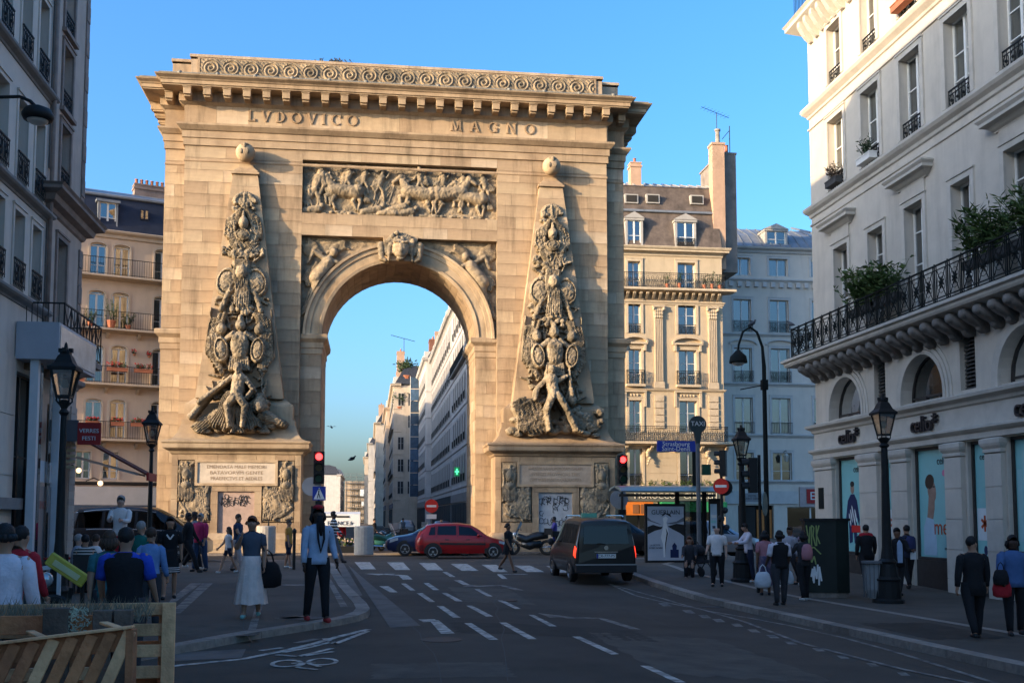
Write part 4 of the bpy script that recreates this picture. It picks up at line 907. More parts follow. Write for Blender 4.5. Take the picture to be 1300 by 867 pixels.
LEAF = mat('leaf_green', (.045, .085, .022), .6, .35, 9, 0, col2=(.08, .12, .03)); LEAFD = mat('leaf_dark', (.03, .055, .022), .65, .35, 9, 0)
REDF = mat('red_petal', (.38, .03, .03), .7, .2, 9, 0)
# ================================================================ RIGHT BUILDING
RB = mat('grey_limestone', (.52, .465, .39), .88, .09, 1.4, .15, 30, stain=.16, streak=.2)
RBT = mat('grey_limestone_trim', (.50, .455, .39), .88, .1, 2.2, .15, 30, stain=.2)
RBD = mat('dark_limestone', (.19, .175, .16), .9, .3, 3, .2, 20, stain=.5)  # darker stone for the corbels and ledge below the balcony
B1 = empty('corner_building', (15, 34.3, 0), -PI/2, 'grey stone corner building with arched windows above teal shopfronts and a long iron balcony', 'building')
UE = 27.0; ops = []; W2 = [(1.5+2.42*i, 2.65+2.42*i) for i in range(10)]
F1 = [(1.75, 2.75), (4.15, 5.1), (6.4, 7.4), (8.85, 9.75), (11.2, 12.2), (13.6, 14.5), (16, 17), (18.4, 19.3), (20.8, 21.8)]
for i, (a, c) in enumerate(W2): ops += [(a, c, 12.5, 14.85, 0), (a+.1, c-.05, 16.1, 18.0, 0)]
for i, (a, c) in enumerate(F1): ops.append((a, c, 7.2, 10.5 if i % 2 == 0 else 10.4, 0))
ARC = [(1.2, 3.5), (5.98, 8.22), (10.7, 12.95), (15.4, 17.6), (20.1, 22.3)]
for a, c in ARC: ops.append((a, c, 4.95, 6.22, (c-a)/2))
LOUV = [(4.25, 4.95), (8.95, 9.65), (13.8, 14.5), (18.5, 19.2)]
for a, c in LOUV: ops.append((a, c, 5.0, 6.45, 0))
SHOPW = [(1.45, 3.1, 0), (4.62, 5.2, 0), (6.35, 8.1, 1), (9.15, 10.0, 0), (10.85, 12.6, 1), (13.9, 14.7, 0), (15.5, 17.3, 1), (18.6, 19.3, 0), (20.2, 22, 0)]
for a, c, _ in SHOPW: ops.append((a, c, -.35, 3.68, 0))
wall(B1, 0, UE, -.5, 19.0, ops, RB, t=.42, body=9)
surrs(B1, RBT, [o for o in ops if o[2] > 7], .16, .05, False)
for i, (a, c) in enumerate(F1):
    if i % 2 == 0:
        p = MB(); p.box(a-.14, c+.14, -.05, .01, 10.7, 11.12); p.sweep([(a-.3, .02), (a-.3, -.06), (c+.3, -.06), (c+.3, .02)], [(-.02, 11.05), (0, 11.08), (.06, 11.12), (.14, 11.2), (.26, 11.24), (.26, 11.32), (.32, 11.4), (.32, 11.44), (-.1, 11.52)]); p.box(a-.3, c+.3, -.06, 0, 11.05, 11.45); p.build('window_pediment', RBT, B1)
for i, (a, c) in enumerate(W2):
    window(B1, a, c, 12.5, 14.85, y=.22); window(B1, a+.1, c-.05, 16.1, 18.0, y=.22)
    railing(B1, a+.02, c-.02, 12.42, .55, y=.04, style='orn', sp=.16); railing(B1, a+.12, c-.07, 16.05, .5, y=.04, style='orn', sp=.16)
for i, (a, c) in enumerate(F1): window(B1, a, c, 7.2, 10.5 if i % 2 == 0 else 10.4, y=.24, tr=(.25, .5, .78))
DARKF = mat('dark_bronze_frame', (.04, .035, .032), .5, .2, 5, .05)
for i, (a, c) in enumerate(ARC):
    window(B1, a, c, 4.95, 6.22, rise=(c-a)/2, y=.26, fm=DARKF, tr=(), leaves=3, curt=False)
    s_ = MB()
    for w0, w1, d in ((0, .12, .09), (.13, .24, .06), (.25, .36, .03)):
        hw_ = (c-a)/2; P = arch_pts(a-w0, c+w0, 6.22-hw_, hw_+w0); Q = arch_pts(a-w1, c+w1, 6.22-hw_, hw_+w1)
        for k in range(len(P)-1): s_.prism([P[k], P[k+1], Q[k+1], Q[k]], -d, .01)
        for p, q in ((a-w1, a-w0), (c+w0, c+w1)): s_.box(p, q, -d, .01, 4.9, 6.22-hw_)
    s_.build('arch_moulding', RBT, B1)
LV = mat('louvre_metal', (.07, .065, .06), .6, .2, 4, .05)
for a, c in LOUV:
    f = MB(); f.box(a, c, .3, .34, 5.0, 6.45); lo = f.build('louvre', INTER, B1)
    for k in range(14): z = 5.03+k*.1; q = MB(); n = q.vv([(a+.01, .12, z), (c-.01, .12, z), (c-.01, .24, z+.075), (a+.01, .24, z+.075), (a+.01, .12, z+.015), (c-.01, .12, z+.015), (c-.01, .24, z+.09), (a+.01, .24, z+.09)]); [q.face([n+i for i in g]) for g in ((0,3,2,1),(4,5,6,7),(0,1,5,4),(1,2,6,5),(2,3,7,6),(3,0,4,7))]; q.build('slat', LV, lo)
ledge(B1, 0, UE, 15.5, [(0, 0), (.05, .03), (.07, .1), (.2, .22), (.24, .3), (.24, .38), (0, .44)], RBT); ledge(B1, 0, UE, 15.1, [(0, 0), (.05, .02), (.05, .08), (0, .1)], RBT)
ledge(B1, 0, UE, 12.0, [(0, 0), (.05, .03), (.07, .12), (.17, .2), (.22, .28), (.22, .36), (0, .42)], RBT); ledge(B1, 0, UE, 11.72, [(0, 0), (.04, .02), (.04, .08), (0, .1)], RBT)
ledge(B1, 0, UE, 18.35, [(0, 0), (.08, .05), (.12, .2), (.58, .5), (.58, .62), (.66, .7), (0, .8)], RBT, 'cornice')
k0 = MB().prism([(0, 18.45), (-.5, 18.8), (-.5, 18.62), (-.3, 18.3), (-.1, 18.1), (0, 18.1)], -.1, .1, 'x').build('cornice_bracket', RBT, B1)
k0.location = (.4, 0, 0)
for i in range(1, 54): inst(k0, B1, (.4+i*.5, 0, 0))
railing(B1, .1, UE-.2, 19.12, .9, y=-.5, style='bars', m=IRONG)
# entablature and pilasters of the shop storey
ENTP = [(0, 0), (.10, .02), (.10, .16), (.16, .2), (.22, .26), (.22, .32), (.06, .36), (.06, .86), (.12, .9), (.14, .98), (.28, 1.06), (.3, 1.14), (.1, 1.2), (0, 1.22)]
ledge(B1, 0, UE, 3.7, ENTP, RBT, 'entablature')
PIL = [(0, 1.42), (3.3, 4.5), (5.3, 6.3), (8.2, 9.05), (10.05, 10.8), (12.7, 13.8), (14.75, 15.45), (17.4, 18.5), (19.4, 20.1), (22.1, 23.3)]
for k, (a, c) in enumerate(PIL):
    p = MB(); z = -.42; n = 0
    p.sweep([(a+.04, .02), (a+.04, -.1), (c-.04, -.1), (c-.04, .02)], [(0, -.45), (0, 3.5)]); p.box(a+.05, c-.05, -.1, 0, -.45, 3.5); pl_ = p.build('pilaster', MORTAR if 0 else RB, B1)
    MB().sweep([(a+.04, .02), (a+.04, -.1), (c-.04, -.1), (c-.04, .02)], [(0, 3.32), (.04, 3.34), (.04, 3.4), (0.03, 3.42), (.08, 3.5), (.1, 3.56), (.1, 3.66), (0, 3.7)]).build('capital', RBT, pl_)
    for zz, hh in ((-.35, .55), (.2, .75), (.95, .78), (1.73, .78), (2.51, .8)):
        MB().box(a+.035, c-.035, -.118, -.05, zz+.006, zz+hh-.006).build('stone_slab', RB if zz > 1.2 else RBT, pl_)
TEAL = mat('teal_window_vinyl', (.22, .52, .52), .3, .06, 1.2, 0, spec=.5, coat=.6); TEAL2 = mat('pale_teal_print', (.30, .52, .53), .35, .1, 1, 0)
ORG = mat('orange_print', (.42, .07, .02), .4, 0, 1, 0); NAVY = mat('navy_print', (.012, .022, .085), .4, .2, 3, 0); SKINP = mat('print_skin', (.30, .19, .14), .5, .2, 5, 0); INKD = mat('dark_print', (.02, .02, .02), .4, 0, 1, 0); LBL = mat('pale_blue_print', (.35, .5, .6), .4, .1, 2, 0); REDP = mat('red_print', (.5, .02, .02), .4, 0, 1, 0); WPR = mat('white_print', (.6, .65, .66), .4, .1, 3, 0)
for k, (a, c, big) in enumerate(SHOPW):
    f = MB(); f.box(a, a+.07, .1, .22, .62, 3.68); f.box(c-.07, c, .1, .22, .62, 3.68); f.box(a+.07, c-.07, .1, .22, 3.6, 3.68); f.box(a+.07, c-.07, .1, .22, .62, .7)
    f.box(a, c, .06, .24, -.4, .615)
    fo = f.build('shop_window', DARKF, B1); v = MB().box(a+.07, c-.07, .16, .19, .7, 3.6).build('printed_panel', TEAL, fo); cx = (a+c)/2; Y0 = .155
    def blob(name, pts, m, y=Y0): 
        q = MB(); q.prism([(p[0], p[1]) for p in pts], y, .16); return q.build(name, m, v)
    def oval(cx_, cz, ru, rz, n=14, rot=0): return [(cx_+ru*math.cos(2*PI*i/n)*math.cos(rot)-rz*math.sin(2*PI*i/n)*math.sin(rot), cz+ru*math.cos(2*PI*i/n)*math.sin(rot)+rz*math.sin(2*PI*i/n)*math.cos(rot)) for i in range(n)]
    if c-a > 1.2: text('celio', 'print_lettering', .30, INKD, v, (c-.42, .15, 3.28), ext=.002); 
    else: text('celi', 'print_lettering', .24, INKD, v, (cx+.02, .15, 3.28), ext=.002)
    if k == 0:
        blob('print_figure', [(cx-.28, .95), (cx-.06, 1.0), (cx, 1.5), (cx+.08, .95), (cx+.26, 1.0), (cx+.26, 1.8), (cx+.42, 1.5), (cx+.46, 1.7), (cx+.3, 2.3), (cx+.12, 2.5), (cx-.12, 2.5), (cx-.34, 2.3), (cx-.5, 1.7), (cx-.34, 1.6), (cx-.3, 1.9)], NAVY)
        blob('print_face', oval(cx, 2.68, .12, .17), SKINP, .150); blob('print_hair', oval(cx, 2.82, .13, .09), INKD, .147); blob('print_band', [(cx-.1, 1.3), (cx+.6, 1.3), (cx+.6, 1.52), (cx-.1, 1.52)], REDP, .149)
        for j in range(5): blob('print_mark', oval(cx-.2+.1*j, 1.7+.12*(j % 3), .04, .22, 8, .3), WPR, .149)
    elif big and k == 2:
        blob('print_neck', [(cx-.42, 1.75), (cx-.12, 1.7), (cx-.02, 2.0), (cx-.0, 2.35), (cx-.3, 2.4), (cx-.36, 2.0)], SKINP); blob('print_face', oval(cx-.14, 2.5, .21, .33, rot=.25), SKINP, .152); blob('print_shirt', [(cx-.62, .75), (cx+.05, .75), (cx+.02, 1.5), (cx-.1, 1.72), (cx-.44, 1.78), (cx-.6, 1.5)], LBL, .153); blob('print_ear', oval(cx-.3, 2.5, .04, .07), SKINP, .146); blob('print_brow', oval(cx-.02, 2.6, .07, .018), INKD, .150); blob('print_hair', oval(cx-.24, 2.74, .23, .2, rot=.4), mat('print_hair', (.05, .03, .02), .5, 0, 1, 0), .149)
        text('men', 'print_lettering', .62, ORG, v, (c-.44, .15, 1.5), ext=.002, sx=.95); blob('print_dot', oval(c-.36, 2.95, .09, .09), mat('pink_print', (.6, .18, .3), .5, 0, 1, 0), .15)
        text('celio*', 'print_lettering', .12, INKD, v, (c-.3, .15, .95), ext=.002)
    elif big: blob('print_panel', [(cx-.1, .8), (cx+.75, .8), (cx+.75, 2.5), (cx-.1, 2.5)], WPR); blob('print_panel', [(a+.12, 1.2), (a+.3, 1.2), (a+.3, 2.9), (a+.12, 2.9)], TEAL2, .157)
    else:
        wz = 1.62; blob('print_panel', [(a+.1 if c-a > .7 else a+.08, 1.2), (c-.1, 1.2), (c-.1, 2.0), (a+.1, 2.0)], WPR, .156)
        for j in range(3):
            an = PI/2+j*PI/3; q = MB(); q.bar((cx-.17*math.cos(an), .15, wz-.2*math.sin(an)), (cx+.17*math.cos(an), .15, wz+.2*math.sin(an)), .07, .006, (0, 1, 0)); q.build('print_star', ORG, v)
        blob('print_mark', oval(cx, .95, .07, .12), NAVY, .15)
# raised shop name, three times along the entablature
SG = mat('sign_dark_metal', (.03, .028, .03), .4, .1, 4, 0)
for uc, n_ in ((2.7, 'nearest the building corner'), (7.3, 'in the middle of the three, above the printed men window'), (12.1, 'nearest the right edge of the photo')):
    o = text('celio*', 'shop_name_letters', .62, SG, B1, (uc, -.13, 4.28), ext=.05, sx=.95)
# long balcony
SLB = MB(); SLB.sweep([(-.1, .4), (-.1, -.15), (UE, -.15), (UE, .4)], [(-.2, 6.86), (.3, 6.86), (.62, 6.92), (.66, 6.98), (.66, 7.04), (.74, 7.08), (.74, 7.16), (-.2, 7.17)]); BAL = SLB.build('balcony', RBT, B1)
cb = MB(); prof = [(0, 6.3), (-.10, 6.28), (-.2, 6.34), (-.28, 6.46), (-.42, 6.52), (-.56, 6.6), (-.66, 6.72), (-.68, 6.84), (0, 6.86)]
cb.prism(prof, -.13, .13, 'x'); cb.ball((0, -.62, 6.74), .13, 8, 6, (1.05, 1, 1)); cb.ball((0, -.16, 6.42), .13, 8, 6, (1.05, 1, .9))
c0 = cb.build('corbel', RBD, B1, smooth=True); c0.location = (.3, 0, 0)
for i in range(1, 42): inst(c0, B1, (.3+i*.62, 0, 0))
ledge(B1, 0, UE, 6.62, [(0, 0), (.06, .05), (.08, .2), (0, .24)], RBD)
pn = MB(); PW = .62; Hh = .98
pn.box(0, PW, -.022, .022, Hh-.04, Hh); pn.box(0, PW, -.014, .014, Hh-.15, Hh-.13); pn.box(0, PW, -.014, .014, .1, .125); pn.box(0, PW, -.014, .014, .02, .045)
for x in (0, .08, PW-.08): pn.box(x, x+.016, -.01, .01, .02, Hh)
pn.box(-.012, .012, -.014, .014, 0, Hh+.03)
for s in (-1, 1): pn.bar((PW/2-.19*s, 0, .14), (PW/2+.19*s, 0, Hh-.16), .02, .016, (0, 1, 0))
for k in range(8): a = k*PI/4+PI/8; pn.bar((PW/2, 0, .48), (PW/2+.13*math.cos(a), 0, .48+.16*math.sin(a)), .035, .02, (0, 1, 0))
pn.ball((PW/2, 0, .48), .06, 6, 4); pn.tube([(PW/2+.19*math.cos(t*PI/6), 0, .48+.26*math.sin(t*PI/6)) for t in range(13)], .009, 4, cap=False)
p0 = pn.build('railing_panel', IRONG, BAL); p0.location = (0, -.82, 7.17)
for i in range(1, 43): inst(p0, BAL, (i*PW, -.82, 7.17))
for i in (1,): inst(p0, BAL, (0, -.2, 7.17), -PI/2)
# ground floor bits
MB().box(.35, .75, -.135, -.118, 2.05, 2.75).build('street_name_plate', IRONG, B1)
# plants and boxes on the balcony
GREYP = mat('grey_planter', (.05, .05, .05), .7, .2, 4, 0)
pot_plant('shrub', (14.36, 29.3, 7.75), 1.0, 1.25, 'bushy green shrub in a long box on the balcony, nearest the building corner', LEAF, GREYP, None, box=1.7, n=900, seed=3, leaf=.2).rotation_euler = (0, 0, PI/2)
pot_plant('shrub', (14.36, 27.9, 7.75), .9, 1.1, 'dense low green shrub beside the large corner shrub on the balcony', LEAF, GREYP, None, box=1.4, n=700, seed=4, leaf=.2).rotation_euler = (0, 0, PI/2)
pot_plant('shrub', (14.36, 22.9, 7.75), 1.0, 1.25, 'tall pale green willowy shrub on the balcony at the right edge of the photo', LEAF, GREYP, None, box=1.9, n=900, seed=5, leaf=.26, leafw=.1).rotation_euler = (0, 0, PI/2)
pot_plant('shrub', (14.36, 20.9, 7.75), 1.0, 1.2, 'leafy green shrub on the balcony cut off by the right edge of the photo', LEAF, GREYP, None, box=1.9, n=800, seed=6, leaf=.26, leafw=.1).rotation_euler = (0, 0, PI/2)
pot_plant('window_box', (14.82, 32.1, 12.5), .4, .6, 'dry brown plant in a small box on the second-floor sill by the corner', mat('dry_leaf', (.09, .06, .04), .8, .3, 8, 0), GREYP, None, box=.8, n=220, seed=7, leaf=.16, leafw=.1).rotation_euler = (0, 0, PI/2)
pot_plant('window_box', (14.82, 29.8, 12.5), .4, .6, 'white window box with a trailing plant on the second window sill', LEAFD, WHITEP, None, box=.9, n=220, seed=8, leaf=.12).rotation_euler = (0, 0, PI/2)
pot_plant('window_box', (14.82, 27.4, 16.2), .3, .4, 'red flower box on the upper railing at the top of the grey building', LEAFD, TERRA, None, box=.9, n=160, seed=9, flowers=REDF).rotation_euler = (0, 0, PI/2)
# ================================================================ LEFT BUILDINGS
LW = mat('pale_grey_render', (.58, .49, .41), .85, .08, 1.3, .1, 25, stain=.15, streak=.25); LT = mat('grey_render_trim', (.22, .20, .185), .85, .15, 2, .1, stain=.25)
PW_ = mat('pinkish_render', (.47, .36, .29), .88, .12, 1.4, .15, 25, stain=.2, streak=.25); PT = mat('pinkish_stone_trim', (.27, .20, .165), .88, .2, 3, .2, stain=.3)
B2 = empty('apartment_building', (-8, 0, 0), PI/2, 'pale grey apartment house with iron window guards at the left edge of the photo', 'building')
cols = [(10.9+1.58*i, 11.65+1.58*i) for i in range(9)]+[(24.72, 25.42), (26.0, 26.68)]
cols = [(-2+1.9*i, -1.25+1.9*i) for i in range(12)]+[(21.9, 22.6), (23.35, 24.05), (24.72, 25.42), (26.0, 26.68)]
cols = [c for c in cols if c[1] < 21.3 or c[0] > 21.5]
ops = []
for z0, z1 in ((6.95, 8.7), (9.4, 11.3), (12.35, 14.3), (15.3, 17)): ops += [(a, c, z0, z1, 0) for a, c in cols]
SF = [(18.6, 21.0), (21.5, 23.6), (25.3, 26.9)]
ops += [(a, c, .3, 5.1, 0) for a, c in SF]
wall(B2, -40, 27.05, -.3, 18.4, ops, LW, t=.3, body=4)
surrs(B2, LW, [o for o in ops if o[2] > 6 and o[1] > 14], .1, .03, False)
for z0, z1 in ((6.95, 8.7), (9.4, 11.3), (12.35, 14.3), (15.3, 17)):
    for a, c in cols:
        window(B2, a, c, z0, z1, y=.2)
        if c > 14: railing(B2, a-.02, c+.02, z0+.02, .62, y=-.06, style='orn', sp=.11)
for z in (6.6, 9.02, 12.0, 14.95): ledge(B2, -40, 27.05, z, [(0, 0), (.03, .01), (.05, .05), (.16, .1), (.2, .14), (.2, .2), (0, .22)], LT)
ledge(B2, -40, 27.05, 18.0, CORN, LT, 'cornice')
for a, c in SF: window(B2, a, c, .3, 5.1, y=.18, fm=DARKF, tr=(.6,), leaves=2, curt=False)
for k, (a, c) in enumerate(((23.7, 25.2), )): 
    for z in np.arange(0, 5.4, 1.35): MB().box(a, c, -.03, .02, z+.01, z+1.34).build('wall_panel', LW, B2)
MB().box(23.62, 25.28, -.25, .02, 1.95, 2.2).build('canopy_band', LT, B2)
MB().prism([(.1, 18.4), (.9, 20.6), (1.6, 21.0), (3.9, 21.0), (3.9, 18.4)], -40, 19.4, 'x').build('mansard', SLATE, B2)  # roof out of view, added to raise the shadow on the corner building
# projecting box sign and white posts of the corner shop
SGW = mat('grey_sign_panel', (.36, .37, .40), .5, .06, 2, 0); PWHT = mat('white_steel', (.5, .51, .52), .5, .08, 3, 0)
s_ = MB(); s_.box(25.1, 28.4, -.95, -.02, 5.35, 6.2); s_.build('box_sign', SGW, B2); b = MB(); b.box(25.18, 28.3, -.97, -.95, 5.42, 6.13); b.build('sign_face', mat('backlit_sign_face', (.55, .44, .38), .25, .25, 1.5, 0, coat=.4), B2)
for u in (25.2, 27.0): MB().box(u, u+.16, -.5, -.32, 0, 5.35).build('post', PWHT, B2)
for k in range(6):
    u = 25.45+k*.25
    if k in (1, 4): MB().box(u, u+.17, -.42, -.4, .4, 5.3).build('shop_glass', GLASS, B2)
MB().box(25.4, 27, -.35, -.3, 2.6, 3.1).build('white_slat', PWHT, B2); MB().box(25.5, 27.0, -.36, -.3, .3, 2.5).build('frosted_panel', mat('frosted_panel', (.21, .19, .18), .4, .1, 2, 0), B2)
text('BRUNCH', 'shop_lettering', .28, mat('pink_lettering', (.35, .15, .13), .5, 0, 1, 0), B2, (26.2, -.37, 2.05), ext=.004)
B3 = empty('apartment_building', (-8, 0, 0), PI/2, 'narrow pinkish plastered house with deep stone cornice and drainpipe next to the pale grey house', 'building')
ops = [(28.0, 28.85, 14.4, 16.4, 0), (28.0, 28.85, 12.3, 14.2-.2, 0), (28.0, 28.85, 10.25, 11.9, 0), (28.0, 28.85, 6.2, 8.9, 0), (27.7, 29.7, .2, 4.6, 0)]
wall(B3, 27.06, 30.3, -.3, 19.5, ops, PW_, t=.4, body=4)
surrs(B3, PT, ops[:4], .12, .05)
for o in ops[:4]: window(B3, *o[:4], y=.25)
for z in (12.35, 10.3, 14.45): railing(B3, 28.02, 28.83, z, .5, y=-.02, style='orn')
ledge(B3, 27.06, 30.3, 9.35, [(0, 0), (.06, .04), (.1, .14), (.26, .2), (.3, .34), (.5, .42), (.5, .5), (.56, .56), (0, .62)], PT, 'cornice'); ledge(B3, 27.06, 30.3, 5.2, CYMA, PT)
for k in range(26): MB().box(30.02, 30.34 if k % 2 else 30.335, -.03 - (0 if k % 2 else .012), .5, 5.6+k*.5+.01, 5.6+k*.5+.49).build('quoin', PT, B3) if k != 7 and k != 8 else None
for k in range(22): MB().box(27.08, 27.4-.1*(k % 2), -.035, .0, 5.6+k*.6+.01 , 5.6+k*.6+.59).build('quoin', LT, B3) if not 9.0 < 5.6+k*.6+.3 < 10.2 else None
MB().tube([(27.0, -.12, 5.2), (27.0, -.12, 18.5)], .055, 8).build('drainpipe', PT, B3, smooth=True)
b = MB(); b.box(25.6, 29.1, -.95, .02, 5.62, 5.76); b.build('balcony_slab', PT, B3)
for k in range(4): MB().prism([(0, 5.62), (-.7, 5.62), (-.7, 5.52), (-.1, 5.2), (0, 5.2)], 25.8+k*1.0, 25.98+k*1.0, 'x').build('balcony_bracket', mat('warm_soffit', (.30, .19, .12), .8, .2, 3, 0), B3)
railing(B3, 25.65, 29.05, 5.76, 1.0, y=-.9, style='x', ends=.88)
for k, z in enumerate(np.arange(0, 4.7, .19)): MB().box(29.75, 30.32, -.03, .02, z+.006, z+.184).build('brick', mat('pale_glazed_brick', (.38, .33, .29), .6, .1, 3, .1, rnd=.12), B3)
# restaurant front: awning, sign, wall lamps
AWR = mat('dark_red_awning', (.085, .022, .02), .8, .2, 3, .1); REDS = mat('red_sign', (.32, .02, .02), .5, .1, 2, 0)
aw = empty('awning', (-8, 29.2, 0), 0, 'dark red folding awning with red valance sloping down from the pinkish house over the terrace', 'awning')
b = MB(); P4 = [(-.0, 0, 4.05), (2.15, 0, 2.86), (2.15, 1.05, 2.86), (0, 1.05, 4.05)]; n = b.vv(P4+[(p[0], p[1], p[2]+.05) for p in P4]); [b.face([n+i for i in g]) for g in ((0,3,2,1),(4,5,6,7),(0,1,5,4),(1,2,6,5),(2,3,7,6),(3,0,4,7))]; b.build('awning_cloth', AWR, aw)
MB().box(2.13, 2.19, -.02, 1.07, 2.74, 2.95).build('valance', REDS, aw); MB().bar((.1, .1, 3.4), (1.9, .1, 2.9), .05).bar((.1, .95, 3.4), (1.9, .95, 2.9), .05).build('folding_arm', mat('pale_arm', (.4, .37, .33), .5, .1, 3, 0), aw)
for k in range(7): MB().box(-.0, .62, -1.2, -1.14, 3.0+k*.14, 3.07+k*.14).build('slat', mat('cream_slat', (.42, .33, .2), .7, .1, 3, 0), aw)
sg = empty('restaurant_sign', (-7.4, 27.6, 3.66), 0, 'red framed restaurant sign with white letters above the awning', 'sign'); sg.scale = (.85, .85, .85); MB().box(-.62, .2, 0, .1, 0, .62).build('board', mat('grey_board', (.09, .09, .1), .6, .1, 2, 0), sg)
MB().box(.2, .85, -.02, .06, -.1, .55).build('red_panel', REDS, sg); text('VERRES', 'lettering', .17, WPR, sg, (.525, -.03, .3), ext=.01); text('FESTI', 'lettering', .17, WPR, sg, (.525, -.03, .08), ext=.01)
for k, (x, z, lab) in enumerate(((-7.6, 3.05, 'small lit wall lamp under the slats nearer the shop door'), (-7.05, 2.72, 'small lit wall lamp on a curved arm at the brick pier'))):
    l = empty('wall_lamp', (x, 29.0, z), 0, lab, 'lamp'); MB().tube([(-.3, 0, 0), (-.1, 0, .08), (.05, 0, 0)], .015, 6).build('arm', IRON, l); MB().ball((.06, 0, -.06), .07, 10, 8).build('bulb', mat('warm_bulb', (1, .62, .32), .4, 0, 1, 0, emit=.8), l, smooth=True)
# unseen blocks added along the boulevard to shape the shade on arch and road
def plainblock(name, X0, X1, Y0, Y1, H, m, lab, fl=(3.8, 6.8)):
    o = empty(name, (X0, Y1, 0), PI, lab, 'building'); o.location = (X1, Y1, 0); n = int((X1-X0)/3)
    op = [(1+3*i, 2.1+3*i, z, z+1.9, 0) for i in range(n) for z in fl]
    wall(o, 0, X1-X0, -.3, H, op, m, t=.3, body=Y1-Y0); return o
plainblock('unseen_sun_wing', -33, -12.1, 20, 30.3, 9, PW_, 'unseen lower wing added behind the left block, its height set for the sun')  # out of view, height chosen for the sun path to the arch
plainblock('unseen_shade_house', -41.2, -33.1, 14, 30.3, 16.6, LW, 'tall unseen house added south of the boulevard to shade the right pedestal', (3.8, 7, 10.2))  # out of view, tall enough to shade the right pedestal
plainblock('unseen_shade_house', -110, -41.3, 14, 30.3, 10.3, PW_, 'long unseen low house added south of the boulevard to shade the ground', (3.8, 7))  # out of view, shades the road but leaves the arch in sun
# ================================================================ PINK BUILDING (left, beyond the boulevard)
PK = mat('pink_plaster', (.50, .39, .295), .88, .07, 1.2, .1, 22, stain=.12, streak=.15); PKW = mat('cream_trim', (.44, .36, .28), .85, .1, 2, .1, stain=.15)
t20 = 20.0
B6 = empty('apartment_building', (-16.6-t20*math.cos(R(21)), 61-t20*math.sin(R(21)), 0), R(21), 'pink plastered apartment house with dark blue mansard and flowered iron balconies left of the arch', 'building')
cs = [(.95, 1.8), (2.22, 3.07), (4.45, 5.3), (-1.6, -.75), (-3.2, -2.35)]; ops = []; rows = [(6.2, 8.35), (9.3, 11.4), (12.4, 14.45), (15.4, 17.2)]
for a, c in cs:
    for z0, z1 in rows: ops.append((t20+a, t20+c, z0, z1, .16))
LOWW = [(t20+.55, t20+1.3, 3.9, 5.4, 0), (t20+1.95, t20+2.75, 3.9, 5.4, 0)]; ops += LOWW
wall(B6, 0, t20+5.6, -.3, 17.6, ops, PK, t=.3, body=10)
surrs(B6, PKW, ops, .1, .05, False)
for o in ops: window(B6, *o[:4], rise=o[4], y=.2, tr=(.3,), tr_w=.03)
for i, z in enumerate((6.1, 9.2, 12.3, 15.3)):
    MB().sweep([(t20-6, .1), (t20-6, -.02), (t20+5.6, -.02), (t20+5.6, .1)], [(-.1, z-.22), (.1, z-.2), (.55, z-.12), (.6, z-.1), (.6, z), (-.1, z+.005)]).build('balcony_slab', PKW, B6)
    railing(B6, t20-6, t20+5.5, z, .98, y=-.55, style='bars', ends=.5, sp=.13)
    if i < 3: [MB().prism([(0, z-.22), (-.5, z-.22), (-.1, z-.5), (0, z-.5)], t20+q, t20+q+.15, 'x').build('bracket', PKW, B6) for q in (.3, 1.9, 3.6)]
ledge(B6, 0, t20+5.6, 17.5, [(0, 0), (.1, .04), (.12, .2), (.3, .3), (.35, .4), (.3, .44), (0, .46)], PKW, 'cornice'); ledge(B6, 0, t20+5.6, 3.55, [(0, 0), (.1, .04), (.12, .16), (0, .2)], INTER)
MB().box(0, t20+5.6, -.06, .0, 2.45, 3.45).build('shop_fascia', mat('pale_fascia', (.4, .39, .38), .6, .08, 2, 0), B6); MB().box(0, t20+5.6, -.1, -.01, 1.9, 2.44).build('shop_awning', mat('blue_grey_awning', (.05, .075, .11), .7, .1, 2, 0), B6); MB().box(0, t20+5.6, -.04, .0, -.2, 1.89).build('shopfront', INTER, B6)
DBL = mat('dark_blue_slate', (.018, .024, .042), .55, .25, 2, .1)
rf = MB().prism([(.0, 17.95), (.7, 20.1), (2.5, 20.9), (9, 20.9), (9.9, 17.95)], 0, t20+5.6, 'x').build('roof', DBL, B6)
MB().sweep([(0, .65), (t20+5.6, .65)], [(0, 20.05), (.08, 20.1), (.08, 20.2), (-.4, 20.38), (-2, 21.0)]).build('zinc_edge', ZINC, B6)
dm = MB(); dm.box(t20+1.3, t20+1.38, .1, .9, 18.1, 19.6); dm.box(t20+2.3, t20+2.38, .1, .9, 18.1, 19.6); dm.box(t20+1.2, t20+2.48, .02, 1.2, 19.6, 19.75); dm.build('dormer', ZINC, B6); MB().box(t20+1.38, t20+2.3, .5, .6, 18.1, 19.6).build('dormer_back', INTER, B6)
window(B6, t20+1.4, t20+2.28, 18.15, 19.6, y=.2, tr=(.4,)); window(B6, t20+3.6, t20+4.1, 18.9, 19.5, y=.25, tr=(), fm=DBL, curt=False)
PKT = MT['pinkish_stone_trim']
def chimney(root, u0, u1, y0, y1, z0, z1, m, pots=3, name='chimney'):
    c = MB(); c.box(u0, u1, y0, y1, z0, z1); c.box(u0-.05, u1+.05, y0-.05, y1+.05, z1-.25, z1-.12); c.box(u0-.03, u1+.03, y0-.03, y1+.03, z1, z1+.08); o = c.build(name, m, root)
    for k in range(pots):
        u = u0+(u1-u0)*(k+.5)/pots; MB().lathe([(.1, z1+.05), (.08, z1+.35), (.1, z1+.38), (.1, z1+.42)], 8, c=(u, (y0+y1)/2, 0)).build('chimney_pot', TERRA, o)
    return o
